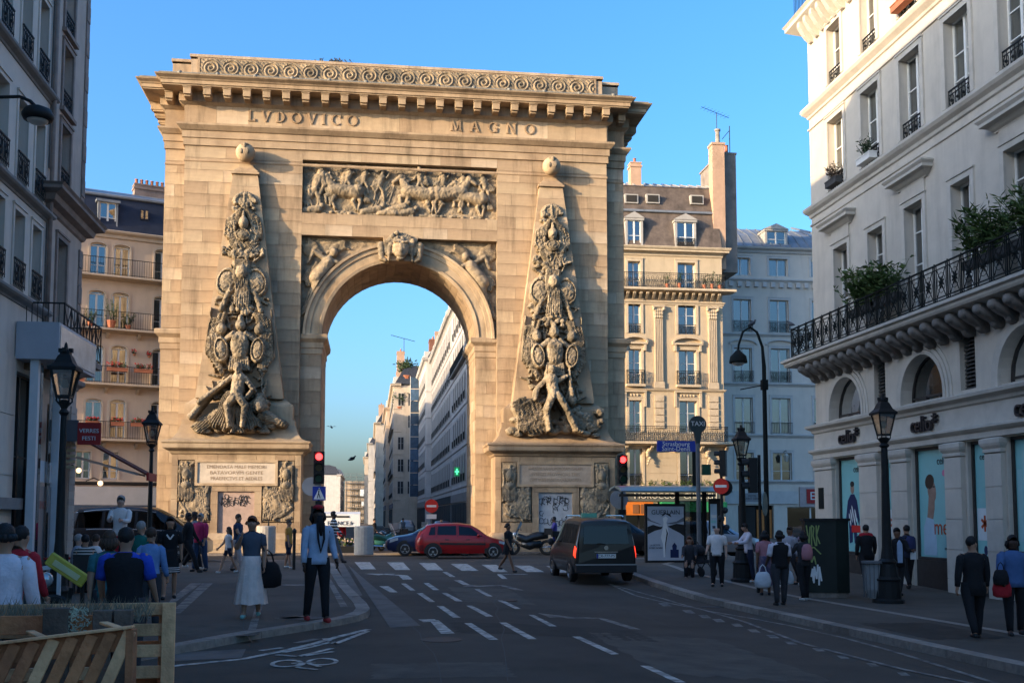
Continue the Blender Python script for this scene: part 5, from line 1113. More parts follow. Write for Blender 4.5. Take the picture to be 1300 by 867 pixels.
chimney(B6, t20-.1, t20+.45, 1.0, 2.0, 19.5, 21.4, PKW, 2); chimney(B6, t20+3.6, t20+5.4, 2.5, 3.2, 20.4, 21.6, PKT, 6)
Pq = lambda u, y, z: tuple(B6.matrix_world @ Vector((u, y, z)))
bpy.context.view_layer.update()
for k, (u, z, r_, h_, fl, bx, lab) in enumerate(((2.1, 12.32, .6, 1.5, None, None, 'tall leafy potted tree between the second-row windows of the pink house'), (1.0, 12.32, .4, .9, None, None, 'small bushy pot plant left of the leafy potted tree on the pink house'), (3.0, 12.32, .4, .8, None, None, 'low round pot plant right of the leafy potted tree on the pink house'),
    (.9, 9.9, .3, .35, REDF, .9, 'red geranium box on the railing of the third balcony, left window'), (2.5, 9.9, .3, .35, REDF, 1.1, 'red geranium box on the railing of the third balcony, between the windows'), (3.9, 9.9, .3, .35, REDF, 1.0, 'red geranium box on the railing of the third balcony, beside the arch'),
    (1.3, 6.85, .25, .3, REDF, .7, 'red geranium box at the left end of the lowest balcony'), (2.6, 6.85, .25, .3, REDF, .7, 'red geranium box under the left window of the lowest balcony'), (3.7, 6.85, .25, .3, REDF, .8, 'red geranium box in the middle of the lowest balcony'), (.2, 9.2, .4, .8, None, 1.2, 'dark green bush box at the left end of the third balcony'))):
    o = pot_plant('potted_plant' if not fl else 'flower_box', Pq(t20+u, -.48, z), r_, h_, lab, LEAFD, TERRA, None, box=bx, n=200, seed=20+k, flowers=fl, leaf=.12); o.rotation_euler = (0, 0, R(21))
for k, (u, z) in enumerate(((3.45, 10.9), (4.25, 10.85))): pot_plant('hanging_basket', Pq(t20+u, -.12, z), .2, .3, 'red flowers in a wall pot, %s of the two beside the third-floor window' % ('left' if k == 0 else 'right'), LEAFD, TERRA, None, n=80, seed=40+k, flowers=REDF, leaf=.08)
# ================================================================ YELLOW BUILDING (right, beyond the boulevard)
YL = mat('golden_limestone', (.50, .40, .27), .88, .08, 1.4, .12, 24, stain=.16, streak=.2); YT = mat('golden_limestone_trim', (.53, .43, .30), .88, .12, 2.4, .15, 24, stain=.2)
B7 = empty('apartment_building', (12, 64, 0), 0, 'golden stone apartment house with slate mansard, fluted pilasters and iron balconies right of the arch', 'building')
O_ = lambda X: X-12
C2 = [(O_(15.85), O_(16.65)), (O_(19.05), O_(20.2)), (O_(13.0), O_(13.9))]; ops = []
ROW = [(3.7, 6.0), (7.0, 9.0), (10.0, 12.2), (13.2, 15.15), (16.05, 17.75)]
for a, c in C2: ops += [(a, c, z0, z1, 0) for z0, z1 in ROW]
SH = [(O_(13.2), O_(15.0), -.2, 2.7, 0), (O_(15.6), O_(17.3), -.2, 2.7, 0), (O_(17.6), O_(19.4), -.2, 2.7, 0), (O_(19.7), O_(21.4), -.2, 2.7, 0)]
WY = 9.95; wall(B7, 0, WY, -.3, 18.45, ops+SH, YL, t=.35, body=5.5)
surrs(B7, YT, ops, .16, .06, False)
for o in ops: window(B7, *o[:4], y=.22, tr=(.3, .62) if o[2] > 3.8 else (.3,))
for a, c in C2:
    railing(B7, a-.15, c+.15, 10.0, .85, y=-.3, style='orn', ends=.28); railing(B7, a-.03, c+.03, 13.2, .6, y=-.03, style='orn'); railing(B7, a-.03, c+.03, 3.75, .7, y=-.03, style='orn')
    MB().box(a-.2, c+.2, -.32, .01, 9.84, 9.99).build('balcony_slab', YT, B7)
    # segmental pediment with brackets on the third floor, carved lintel below
    p = MB(); P = arch_pts(a-.3, c+.3, 12.62, .3, 12); Q = arch_pts(a-.42, c+.42, 12.62, .42, 12)
    for i in range(12): p.prism([P[i], P[i+1], Q[i+1], Q[i]], -.25, .01)
    p.box(a-.4, c+.4, -.22, .01, 12.5, 12.62); p.box(a-.3, a-.16, -.18, .01, 12.1, 12.5); p.box(c+.16, c+.3, -.18, .01, 12.1, 12.5); p.build('window_pediment', YT, B7)
    p = MB(); p.box(a-.3, c+.3, -.16, .01, 9.5, 9.6); p.box(a-.3, a-.16, -.12, .01, 8.6, 9.5); p.box(c+.16, c+.3, -.12, .01, 8.6, 9.5); [p.ball((a+.15+k*.2, -.02, 9.32), .09, 7, 5) for k in range(int((c-a)/.2))]; p.build('carved_lintel', YT, B7)
for X0, X1 in ((17.5, 18.05), (20.98, 21.55), (14.5, 15.0)):
    a, c = O_(X0), O_(X1); p = MB(); p.box(a, c, -.10, .01, 9.9, 14.2); n = 5
    for k in range(n): u = a+(c-a)*(k+.5)/n; p.box(u-.025, u+.025, -.135, -.10, 10.2, 14.1)
    p.box(a-.06, c+.06, -.14, .01, 9.75, 10.15); p.build('fluted_pilaster', YT, B7)
    p = MB(); p.box(a-.1, c+.1, -.22, .01, 14.85, 14.97); p.prism([(a, 14.15), (c, 14.15), (c+.09, 14.85), (a-.09, 14.85)], -.12, .01)
    for k in range(12): p.ball((a+(c-a)*((k % 4)+.5)/4, -.15, 14.25+.2*(k//4)), .085, 6, 5, (1, .8, 1.2))
    p.ball((a-.05, -.18, 14.75), .1, 7, 5); p.ball((c+.05, -.18, 14.75), .1, 7, 5); p.build('capital', YT, B7)
    for k in range(5): MB().box(a-.02, c+.02, -.09, .0, 7.25+k*.42+.02, 7.25+k*.42+.39).build('quoin', YT, B7)
ledge(B7, 0, WY, 9.55, [(0, 0), (.06, .03), (.12, .1), (.14, .16), (0, .2)], YT)
def slab_bal(root, u0, u1, z, d, m, rm, h=.95, style='orn', br=1.0):
    MB().sweep([(u0, .1), (u0, -.02), (u1, -.02), (u1, .1)], [(-.1, z-.26), (.08, z-.24), (d-.12, z-.18), (d, z-.14), (d, z), (-.1, z+.005)]).build('balcony_slab', m, root)
    railing(root, u0, u1, z, h, y=-d+.08, style=style, ends=d-.1, m=rm, sp=.13)
    q = u0+.3
    while q < u1: MB().prism([(0, z-.26), (-d+.15, z-.26), (-d+.2, z-.36), (-.12, z-.62), (0, z-.62)], q, q+.16, 'x').build('bracket', m, root); q += br
slab_bal(B7, 0, WY, 6.4, .75, YT, IRON, .95, br=1.6)
slab_bal(B7, 0, WY, 15.98, .7, YT, IRON, .95, br=.42)
ledge(B7, 0, WY, 15.0, [(0, 0), (.05, .02), (.08, .12), (.14, .18), (.14, .24), (0, .26)], YT)
for z in np.arange(3.5, 6, .48): 
    for p0_, p1_ in ((0, .8), (2.1, 3.6), (4.9, 6.85), (8.4, WY)): MB().box(p0_, p1_, -.03, .01, z+.02, z+.46).build('stone_course', YL, B7)
for X in (17.0, 20.8, 14.6): p = MB(); [p.ball((O_(X)+.08*math.cos(k*2), -.15-.04*k, 5.9-.17*k), .16-.018*k, 7, 5) for k in range(6)]; p.build('carved_bracket', YT, B7)
ledge(B7, 0, WY, 18.1, CORN, YT, 'cornice')
MB().prism([(-.05, 18.7), (.55, 21.1), (5.4, 21.1), (5.4, 18.7)], 0, WY, 'x').build('mansard', SLATEB, B7)
MB().sweep([(0, .5), (WY, .5)], [(0, 21.05), (.1, 21.08), (.1, 21.2), (0, 21.24)]).build('zinc_band', ZINC, B7)
MB().prism([(.5, 21.2), (1.1, 22.9), (1.15, 22.95), (5.4, 22.95), (5.4, 21.2)], 0, WY, 'x').build('upper_roof', SLATEB, B7)
zt_ = MB(); zt_.prism([(1.05, 22.93), (3.2, 23.75), (3.2, 22.93)], 0, WY, 'x'); [zt_.bar((.4+k*.6, 1.0, 22.97), (.4+k*.6, 3.2, 23.81), .05, .06) for k in range(17)]; zt_.build('zinc_top', mat('pale_zinc', (.30, .28, .25), .5, .2, 2, .1, streak=.3), B7)  # zinc top in a paler, warmer tone than the other roofs
def dormer(root, u0, u1, z0, z1, y0, m, mr_, gab=True, D=1.4, wm=None):
    d = MB(); d.box(u0-.14, u0, y0, y0+D, z0, z1); d.box(u1, u1+.14, y0, y0+D, z0, z1); d.box(u0-.2, u1+.2, y0-.06, y0+D, z1, z1+.14)
    if gab: d.prism([(u0-.26, z1+.14), (u1+.26, z1+.14), ((u0+u1)/2, z1+.55)], y0-.1, y0+D)
    d.box(u0-.18, u1+.18, y0-.04, y0+.3, z0-.1, z0); o = d.build('dormer', m, root); MB().box(u0, u1, y0+.35, y0+.4, z0, z1).build('dormer_back', INTER, root); window(root, u0, u1, z0, z1, y=y0+.06, tr=(.4,), curt=False); return o
ZL = mat('pale_lead', (.36, .34, .31), .6, .12, 3, .1)
dormer(B7, O_(15.85), O_(16.7), 18.75, 20.35, -.05, ZL, ZL); dormer(B7, O_(19.05), O_(20.15), 18.75, 20.35, -.05, ZL, ZL)
railing(B7, O_(19.0), O_(20.2), 18.8, .5, y=-.1, style='orn')
for X, z in ((17.3, 21.95), (20.2, 22.0), (15.9, 21.9)):
    q = MB(); u = O_(X); n_ = q.vv([(u, .62, z-.25), (u+.75, .62, z-.25), (u+.75, .86, z+.3), (u, .86, z+.3)]); w_ = MB(); w_.box(u-.06, u+.81, .55, 1.1, z-.28, z+.32); o = w_.build('skylight', ZL, B7); MB().box(u+.03, u+.72, .53, .56, z-.2, z+.24).build('pane', INTER, o)
CP = mat('pink_chimney_plaster', (.44, .29, .20), .9, .12, 2, .1, 20, stain=.2)
c = MB(); c.box(O_(21.55), O_(22.35), .3, 1.1, 17.5, 25.6); c.box(O_(21.5), O_(22.4), .25, 1.15, 25.6, 25.75); c.build('chimney', CP, B7)
c = MB(); c.box(O_(22.0)+.36, O_(23.4), 1.12, 5.3, 17.5, 25.3); c.box(O_(22.0)+.3, O_(23.46), 1.1, 5.4, 25.3, 25.42); c.build('chimney_wall', mat('sooty_plaster', (.24, .20, .17), .9, .2, 2, .1, stain=.4), B7)
MB().lathe([(.16, 25.7), (.14, 26.6), (.2, 26.65), (.2, 26.75)], 10, c=(O_(22.05), .7, 0)).build('chimney_pot', mat('grey_pot', (.25, .23, .2), .8, .2, 4, 0), B7); MB().lathe([(.13, 25.5), (.11, 25.95), (.15, 26)], 8, c=(O_(22.9), 1.5, 0)).build('chimney_pot', TERRA, B7)
chimney(B7, O_(16.5), O_(17.2), 1.6, 2.3, 22.9, 24.6, CP, 1)
MB().tube([(O_(23.1), 1.4, 25.4), (O_(23.1), 1.4, 27.3)], .03, 5).tube([(O_(22.6), 1.4, 26.4), (O_(23.1), 1.4, 27.0)], .02, 4).build('pole', IRON, B7)
def antenna(loc, s, lab):
    o = empty('tv_antenna', loc, .3, lab, 'antenna'); b = MB(); b.tube([(0, 0, 0), (0, 0, .9*s)], .018*s, 5); b.tube([(-.9*s, 0, 1.05*s), (.75*s, 0, .75*s)], .014*s, 4)
    [b.tube([(-.8*s+.2*s*k, -.25*s, 1.03*s-.036*s*k), (-.8*s+.2*s*k, .25*s, 1.03*s-.036*s*k)], .008*s, 3) for k in range(8)]; b.build('aerial', IRON, o); return o
antenna((22.0, 64.7, 26.7), 1.3, 'rooftop television aerial on the tall pink chimney of the golden house')
# shop signs on the ground storey
MB().box(.2, WY-.1, -.14, .02, 2.75, 3.42).build('shop_fascia', mat('grey_green_fascia', (.10, .105, .09), .6, .15, 3, 0), B7)
text("MOROCCO", 'shop_lettering', .50, mat('cream_letters', (.6, .56, .46), .6, .05, 2, 0), B7, (O_(17.4), -.17, 3.06), ext=.02); text("CHICKEN", 'shop_lettering', .50, MT['cream_letters'], B7, (O_(20.3), -.17, 3.06), ext=.02)
MB().box(O_(17.7), WY-.1, -.6, -.1, 2.1, 2.7).build('green_awning', mat('green_awning', (.03, .26, .10), .7, .1, 3, 0), B7); MB().box(O_(13), O_(17.2), -.5, -.1, 1.9, 2.7).build('orange_awning', mat('orange_awning', (.60, .17, .02), .7, .1, 3, 0), B7)
for k in range(3): MB().box(O_(15.9)+.5*k, O_(15.9)+.5*k+.38, -.54, -.5, 2.0, 2.55).build('awning_panel', mat('awning_panel', (.22, .09, .03), .6, .1, 3, 0), B7)
for o in SH: window(B7, o[0], o[1], 0, 2.7, y=.2, fm=DARKF, tr=(), curt=False)
for k in range(5): pot_plant('planter_box', (12+4.6+1.0*k+.5, 63.72, 3.45), .45, .45, 'leafy green trough on the shop ledge of the golden house, %s from the arch' % ('first', 'second', 'third', 'fourth', 'fifth')[k], LEAF, GREYP, None, box=.9, n=140, seed=50+k, leaf=.12)
for k, (X, f) in enumerate(((18.2, None), (19.0, TERRA), (20.6, None), (21.1, None), (21.6, None))): pot_plant('potted_plant', (X, 63.45, 16.0), .3, .9+.2*(k % 2), 'pot plant on the top balcony of the golden house, %s from the arch' % ('first', 'second', 'third', 'fourth', 'fifth')[k], LEAFD, TERRA, None, n=100, seed=60+k, leaf=.1)
K = 1.2
B7.scale = (K, K, K); B7.location = (12*K, 64*K, 1.78*(1-K))
bpy.context.view_layer.update()
for o in list(COL.objects):
    if o.parent is None and o.location.y > 63 and o.name.startswith(('tv_antenna', 'planter_box', 'potted_plant')) and o.location.x > 14: o.scale = (K, K, K); o.location = (o.location.x*K, o.location.y*K, 1.78+(o.location.z-1.78)*K)
# ================================================================ WHITE BUILDING (far right, behind)
WH = mat('white_render', (.60, .535, .455), .88, .06, 1.4, .1, 24, stain=.12, streak=.2); WT = mat('white_render_trim', (.5, .48, .45), .85, .08, 2, .1, stain=.15)
B8 = empty('apartment_building', (22.4, 72, 0), 0, 'white rendered apartment house with zinc mansard standing behind the golden house', 'building')
Q_ = lambda X: X-22.4
cw = [(Q_(25.5), Q_(26.8)), (Q_(28.2), Q_(29.6)), (Q_(31.35), Q_(32.7)), (Q_(34.2), Q_(35.5)), (Q_(37), Q_(38.3))]; rw = [(19.0, 20.25), (14.9, 17.25), (11.3, 13.75), (7.65, 10.2), (4.35, 6.3)]
ops = [(a, c, z0, z1, 0) for a, c in cw for z0, z1 in rw]; gs = [(Q_(25.6), Q_(28.2), -.2, 2.6, 0), (Q_(29.2), Q_(34.5), -.2, 2.5, 0)]
wall(B8, 0, 20, -.3, 21.0, ops+gs, WH, t=.3, body=10)
surrs(B8, WT, ops, .16, .05, False)
GB = glass_mat('pale_blue_glass', (.62, .8, .84), .5)
for o in ops: window(B8, *o[:4], y=.2, tr=(.35,) if o[3]-o[2] > 1.5 else ())
for a, c in cw:
    for z in (14.9, 11.3, 7.65): railing(B8, a-.08, c+.08, z, .8, y=-.1, style='orn' if z > 10 else 'bars'); 
    p = MB(); P = arch_pts(a-.3, c+.3, 14.0, .3, 12); Q = arch_pts(a-.4, c+.4, 14.0, .42, 12); [p.prism([P[i], P[i+1], Q[i+1], Q[i]], -.16, .01) for i in range(12)]; p.build('window_pediment', WT, B8)
for z in (4.1, 7.35, 11.0, 14.55, 18.5): ledge(B8, 0, 20, z, CYMA, WT)
ledge(B8, 0, 20, 20.6, [(0, 0), (.1, .05), (.15, .2), (.35, .3), (.4, .42), (0, .5)], WT, 'cornice')
d0 = MB().box(0, .28, -.22, .02, 18.15, 18.5).build('cornice_bracket', WT, B8); [inst(d0, B8, (.3+.62*k, 0, 0)) for k in range(1, 31)]; d0.location = (.3, 0, 0)
MB().prism([(-.1, 21.05), (1.2, 22.2), (3.4, 23.3), (9.9, 23.3), (9.9, 21.05)], 0, 20, 'x').build('roof', ZINC, B8); sm_ = MB(); [sm_.bar((.5+k*.7, -.1, 21.1), (.5+k*.7, 1.2, 22.24), .05, .05) for k in range(28)]; [sm_.bar((.5+k*.7, 1.2, 22.24), (.5+k*.7, 3.4, 23.34), .05, .05) for k in range(28)]; sm_.build('roof_seam', ZINC, B8)
dormer(B8, Q_(28.2), Q_(29.6), 21.35, 22.35, .25, ZL, ZL)
MB().tube([(Q_(31.2), -.3, 22.2), (Q_(31.2), 3, 23.4)], .08, 5).build('roof_hip', ZINC, B8); chimney(B8, Q_(25.3), Q_(25.8), 3, 3.8, 22.5, 23.8, CP, 1)
MB().box(Q_(24.6), Q_(30.0), -.12, .02, 2.7, 3.6).build('shop_fascia', WT, B8); MB().box(Q_(30.1), Q_(36), -.12, .02, 2.5, 3.9).build('shop_fascia', mat('pinkish_fascia', (.36, .31, .30), .6, .1, 3, 0), B8)
sb = MB().box(Q_(30.6), Q_(32.6), -.2, -.12, 2.75, 3.75).build('red_sign', REDS, B8); text('EAT', 'lettering', .8, WPR, B8, (Q_(31.5), -.22, 3.24), ext=.02)
MB().box(Q_(27.0), Q_(28.1), .15, .2, -.1, 2.3).build('orange_door', mat('orange_door', (.45, .16, .04), .6, .2, 3, .1), B8); MB().box(Q_(25.7), Q_(26.9), .15, .2, -.1, 2.5).build('dark_door', INTER, B8); window(B8, Q_(29.2), Q_(34.5), .1, 2.5, y=.15, tr=(), leaves=3, curt=False)
np_ = MB().box(Q_(25.9), Q_(27.3), -.16, -.12, 2.85, 3.45).build('hotel_plate', mat('grey_plate', (.22, .22, .23), .5, .1, 2, 0), B8); text('HOTEL\nSAINT DENIS', 'lettering', .2, INKD, np_, (Q_(26.6), -.165, 3.16), ext=.004)
for k, q in enumerate(((Q_(29.0), 6.35), )):
    l = empty('wall_lantern', (22.4+q[0], 71.5, q[1]-.9), 0, 'small glass wall lantern on the white house between two windows', 'lamp'); MB().tube([(0, .5, .9), (0, 0, 1.0), (0, 0, .8)], .02, 5).build('arm', IRON, l); MB().lathe([(.12, .2), (.22, .62), (.05, .8)], 6).build('lantern', mat('frosted_glass', (.4, .38, .33), .3, .1, 3, 0), l)
B8.scale = (K, K, K); B8.location = (22.4*K, 72*K, 1.78*(1-K))
for o in list(COL.objects):
    if o.name.startswith('wall_lantern') and o.location.x > 10: o.scale = (K, K, K); o.location = (o.location.x*K, o.location.y*K, 1.78+(o.location.z-1.78)*K)
o = empty('hidden_shade_house', (20, 84.0, 0), 0, 'hidden house added behind the golden house to shade the white house', 'building'); MB().box(0, 8.2, 0, 2.2, -.3, 19.2).build('wall', WH, o); MB().box(-.1, 8.25, -.05, 2.25, 19.2, 19.4).build('roof', ZINC, o)  # added out of sight so its shadow falls on the white house
# ================================================================ STREET BEYOND THE ARCH
ROWF = mat('grey_window_paint', (.30, .29, .28), .6, .1, 3, 0)
ROWG = mat('dim_pane', (.022, .024, .028), .35, .3, 2, 0, rnd=.5)
def row(X, Y0, Y1, H, m, lab, cols_n, floors, sp=2.3, z0=4.6, dz=3.2, roof='slate', side=1, rail=(), wm=1.1, top=.0):
    o = empty('town_house', (X, Y1 if side > 0 else Y0, 0), -PI/2 if side > 0 else PI/2, lab, 'building'); L_ = Y1-Y0; n = int(L_/sp); mg = (L_-n*sp)/2; op = []
    for i in range(n):
        for f in range(floors): a = mg+i*sp+(sp-wm)/2; z = z0+f*dz; op.append((a, a+wm, z, z+(2.1 if z+2.2 < H-.4 else 1.3), 0))
    wall(o, 0, L_, -.3, H, op, m, t=.28, body=4.6)
    surrs(o, WT, op, .08, .025, False)
    for i, q in enumerate(op): window(o, *q[:4], y=-.055, curt=False, fm=ROWF, tr=(.5,), glass=ROWG)
    if side > 0:
        for f in range(floors):
            z = z0+f*dz
            if f in rail: railing(o, mg, L_-mg, z, .8, y=-.3, style='bars', sp=.2); MB().box(mg-.1, L_-mg+.1, -.34, .01, z-.12, z-.01).build('balcony_slab', LT, o)
            else: 
                for i in range(n): a = mg+i*sp+(sp-wm)/2; railing(o, a, a+wm, z, .6, y=-.12, style='bars', sp=.12)
    for f in range(floors): ledge(o, 0, L_, z0+f*dz-.5, [(0, 0), (.06, .02), (.08, .1), (0, .12)], m)
    ledge(o, 0, L_, H-.35, CORN, m, 'cornice'); MB().box(0, L_, -.08, .01, 3.0, 3.7).build('shop_fascia', random.choice((INTER, LT, mat('blue_fascia', (.03, .05, .1), .6, .1, 2, 0))), o); k = 0.3
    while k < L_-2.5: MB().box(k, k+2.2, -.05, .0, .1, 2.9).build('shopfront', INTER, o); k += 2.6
    MB().prism([(.1, H+.2), (1.3, H+2.3), (3, H+2.8), (4.5, H+2.8), (4.5, H+.2)], 0, L_, 'x').build('roof', SLATE if roof == 'slate' else ZINC, o)
    q = 1.5
    while q < L_-2: 
        dd = MB(); dd.box(q, q+1.0, .0, 1.3, H+.3, H+1.7); dd.build('dormer', WT, o); q += 3.6
    return o
RW = [mat('row_render_%s' % n, tuple(q*1.35 for q in c), .88, .12, 1., .1, 20, stain=.2, streak=.3) for n, c in (('white', (.36, .34, .325)), ('grey', (.30, .285, .27)), ('beige', (.36, .30, .235)), ('tan', (.33, .26, .2)))]
o = row(7.3, 80, 96, 20.2, RW[0], 'long white rendered house on the right of the street seen through the arch', 12, 5, rail=(3,)); chimney(o, 2, 3, 1.2, 4.4, 20, 26.5, CP, 0, 'party_wall')
o = row(7.3, 96.2, 128, 20.4, RW[1], 'grey rendered house beyond the long white one, with tall plaster party walls on its roof', 12, 5, rail=()); chimney(o, 17, 17.8, .9, 4.5, 19, 25.0, CP, 0, 'party_wall'); chimney(o, .4, 1.0, .3, 4.4, 19, 24, CP, 2, 'party_wall')
o = row(6.6, 128.2, 149.5, 20.8, RW[0], 'white house with a tall blue glazed hoarding strip through the arch', 8, 5); chimney(o, 8, 9.8, 1, 2, 21, 25.2, mat('brick_red', (.2, .09, .06), .9, .2, 6, .1), 5)
st = empty('glazed_hoarding', (5.4, 146.0, 4.5), 0, 'tall vertical strip of blue glazed panels hanging on the white house through the arch', 'hoarding')
for k in range(10): MB().box(-.0, 1.15, 0, .1, k*1.65+.06, k*1.65+1.6).build('panel', mat('blue_glazing', (.035, .07, .12), .25, .3, 2, 0, rnd=.4, spec=.6), st)
MB().box(-.06, 0, -.02, .14, 0, 16.6).box(1.15, 1.21, -.02, .14, 0, 16.6).build('frame', WHITEP, st)
o = row(3.2, 150, 178, 20.3, RW[2], 'beige house with roof plants jutting into the street view through the arch', 9, 5, rail=(1, 3)); chimney(o, 22, 23.5, .5, 1.6, 21, 25.8, CP, 4); chimney(o, 6, 7.5, .8, 2, 21, 25, CP, 3)
for f in range(5):
    for k, yy in enumerate((.6, 2.0, 3.3)):
        if (f+k) % 4 != 3: q = window(o, 0, .85, 5+3.1*f, 6.8+3.1*f, y=0, curt=False, fm=ROWF, tr=(.5,), glass=ROWG); q.location = (28.06, yy, 5+3.1*f); q.rotation_euler = (0, 0, PI/2)
pot_plant('roof_shrub', (5.0, 150.6, 21.0), 1.8, 2.8, 'overgrown bush on the roof terrace of the beige house through the arch', LEAFD, TERRA, None, n=700, seed=77, leaf=.5); pot_plant('roof_shrub', (4.0, 150.4, 16.6), 1.2, 2.6, 'plants hanging at the upper balcony of the beige house through the arch', LEAFD, TERRA, None, n=400, seed=78, leaf=.4)
antenna((4.6, 151, 25.2), 2.2, 'large television aerial over the beige house seen through the arch')
o = row(2.6, 178.2, 205, 19.8, RW[3], 'tan house with deep cornice, fourth in the row seen through the arch', 9, 5); chimney(o, 4, 6, 1, 2, 20, 24, CP, 3)
o = row(1.1, 216, 256, 20.6, RW[2], 'far beige house with chimneys, narrowing the street through the arch', 12, 5, rail=(2,)); chimney(o, 36, 38, .5, 1.6, 20, 24.6, CP, 3)
o = row(-.4, 262, 300, 19.6, RW[1], 'pale house at the far right end of the street through the arch', 12, 5)
row(-1.6, 305, 345, 18.6, RW[2], 'last pale house closing the right side of the street', 12, 5)
o = row(-8.2, 300, 340, 13.4, RW[0], 'small white house at the far left of the street through the arch', 12, 3, side=-1)
o = row(-13.5, 64.5, 190, 15.0, RW[2], 'long house on the left of the street hidden behind the left pier', 30, 4, side=-1, rail=None) if 0 else None
sc_ = empty('scaffolded_building', (-8.2, 352, 0), 0, 'low building wrapped in grey scaffolding closing the far end of the street', 'building'); MB().box(0, 14, 1.5, 12, 0, 13.5).build('wall', RW[3], sc_)
fr = MB()
for i in range(8):
    for y_ in (0, 1.2): fr.box(i*1.95-.06, i*1.95+.06, y_-.06, y_+.06, 0, 15.8)
for j in range(8): fr.box(0, 13.7, -.05, .05, 1.9+j*2-.05, 1.9+j*2+.05); fr.box(0, 13.7, -.05, 1.2, .9+j*2-.06, .9+j*2+.04)
for i in range(7): fr.bar((i*1.95, 0, 2.0*(i % 4)*1.9+.9), (i*1.95+1.95, 0, 2.0*(i % 4)*1.9+2.9), .08)
fr.build('scaffold_frame', mat('galvanised', (.2, .22, .22), .5, .1, 2, 0, metal=.5), sc_); MB().box(5, 8.5, -.2, -.1, 8.6, 10.8).box(5.5, 9, -.2, -.1, 5.4, 6.8).build('banner', WPR, sc_)
o = empty('town_house', (-14, 66, 0), PI/2, 'long hidden house added on the left of the street to shade the houses opposite', 'building'); wall(o, 0, 150, -.3, 20.5, [(1+3*i, 2+3*i, 4+3.2*f, 6+3.2*f, 0) for i in range(49) for f in range(4)], RW[2], body=9)  # never seen, added to shade the right-hand row beyond the arch
# boulevard side far away on the right and left, closing the horizon outside the gaps
for X, Y, L_, H_, rz, lab in ((48, 100, 40, 19, 0, 'plain beige house closing the boulevard behind the white house'), (-70, 90, 30, 18, R(21), 'plain pale house far along the boulevard on the left')):
    o = empty('town_house', (X, Y, 0), rz, lab, 'building'); op = [(1+2.7*i, 2+2.7*i, 4+3.1*f, 6+3.1*f, 0) for i in range(int(L_/2.7)) for f in range(4)]; wall(o, 0, L_, -.3, H_, op, RW[2], body=8)
# across the boulevard behind the right-hand corner building
B9 = empty('side_street_house', (24.2, 58, 0), -PI/2, 'grey side house round the corner, mostly hidden', 'building') if 0 else None
# ================================================================ STREET FURNITURE
LANT = glass_mat('lantern_glass', (.95, .85, .72), .55, .15)
GREYM = mat('grey_painted_metal', (.12, .125, .13), .5, .15, 4, .05); BACKM = mat('bare_sign_back', (.30, .31, .32), .5, .1, 3, 0, metal=.3)
def lamp_old(x, y, H, lab, lit=False, S=1., big=1.):
    o = empty('street_lamp', (x, y, gz(x, y)+PAVE_H-.01), 0, lab, 'lamp', 'old four-sided lantern street lamps')
    b = MB(); h = H-1.15*big
    b.lathe([(.24*S, 0), (.24*S, .08), (.20*S, .12), (.19*S, .5), (.21*S, .55), (.16*S, .62), (.13*S, .9), (.15*S, .95), (.10*S, 1.02), (.075*S, 1.3), (.06*S, h*.7), (.05*S, h-.25), (.085*S, h-.2), (.05*S, h-.14), (.10*S, h-.04), (.05*S, h)], 14); b.build('post', IRON, o, smooth=False)
    b = MB(); s_ = big
    for k in range(4): a = PI/4+k*PI/2; b.tube([(.05*math.cos(a), .05*math.sin(a), h-.1), (.17*s_*math.cos(a), .17*s_*math.sin(a), h-.02), (.16*s_*math.cos(a), .16*s_*math.sin(a), h+.08*s_)], .014, 5)
    z0, z1 = h+.06*s_, h+.60*s_; r0, r1 = .17*s_, .31*s_
    for k in range(4): a = PI/4+k*PI/2; b.bar((r0*math.cos(a), r0*math.sin(a), z0), (r1*math.cos(a), r1*math.sin(a), z1), .028)
    b.lathe([(r0+.02, z0-.02), (r0+.02, z0+.02)], 4, ph=PI/4); b.lathe([(r1+.05, z1-.02), (r1+.06, z1+.03), (r1*.80, z1+.13*s_), (r1*.55, z1+.27*s_), (r1*.42, z1+.31*s_), (r1*.42, z1+.35*s_), (.05*s_, z1+.42*s_), (.03*s_, z1+.52*s_), (.005, z1+.56*s_)], 4, ph=PI/4)
    for k in range(4): a = k*PI/2; b.box(r1*.32*math.cos(a)-.03, r1*.32*math.cos(a)+.03, r1*.32*math.sin(a)-.03, r1*.32*math.sin(a)+.03, z1+.35*s_, z1+.43*s_)
    la = b.build('lantern', IRON, o); g = MB(); g.lathe([(r0-.01, z0+.02), (r1-.015, z1-.02)], 4, ph=PI/4); g.build('glass', LANT, la)
    g = MB(); g.ball((0, 0, z0+.26*s_), .07*s_, 8, 6, (1, 1, 1.4)); g.build('bulb', mat('warm_glow', (1, .5, .2), .4, 0, 1, 0, emit=.12) if lit else CURT, la, smooth=True); return o
lamp_old(-4.72, 17.2, 4.38, 'large old street lamp at the left by the wooden pallets and glass shopfront', lit=False, S=.9, big=.78)
lamp_old(-6.35, 32.2, 4.9, 'old street lamp in front of the left pedestal of the arch', S=1., big=.95)
x, y = gp(1128, 765, .12); lamp_old(x, y, 4.85, 'old street lamp with broad foot in front of the teal shop windows', S=1.45, big=.9)
x, y = gp(944, 738, .12); lamp_old(x, y, 4.5, 'old street lamp beside the tall hooked street light on the right pavement', S=1.5, big=.82)
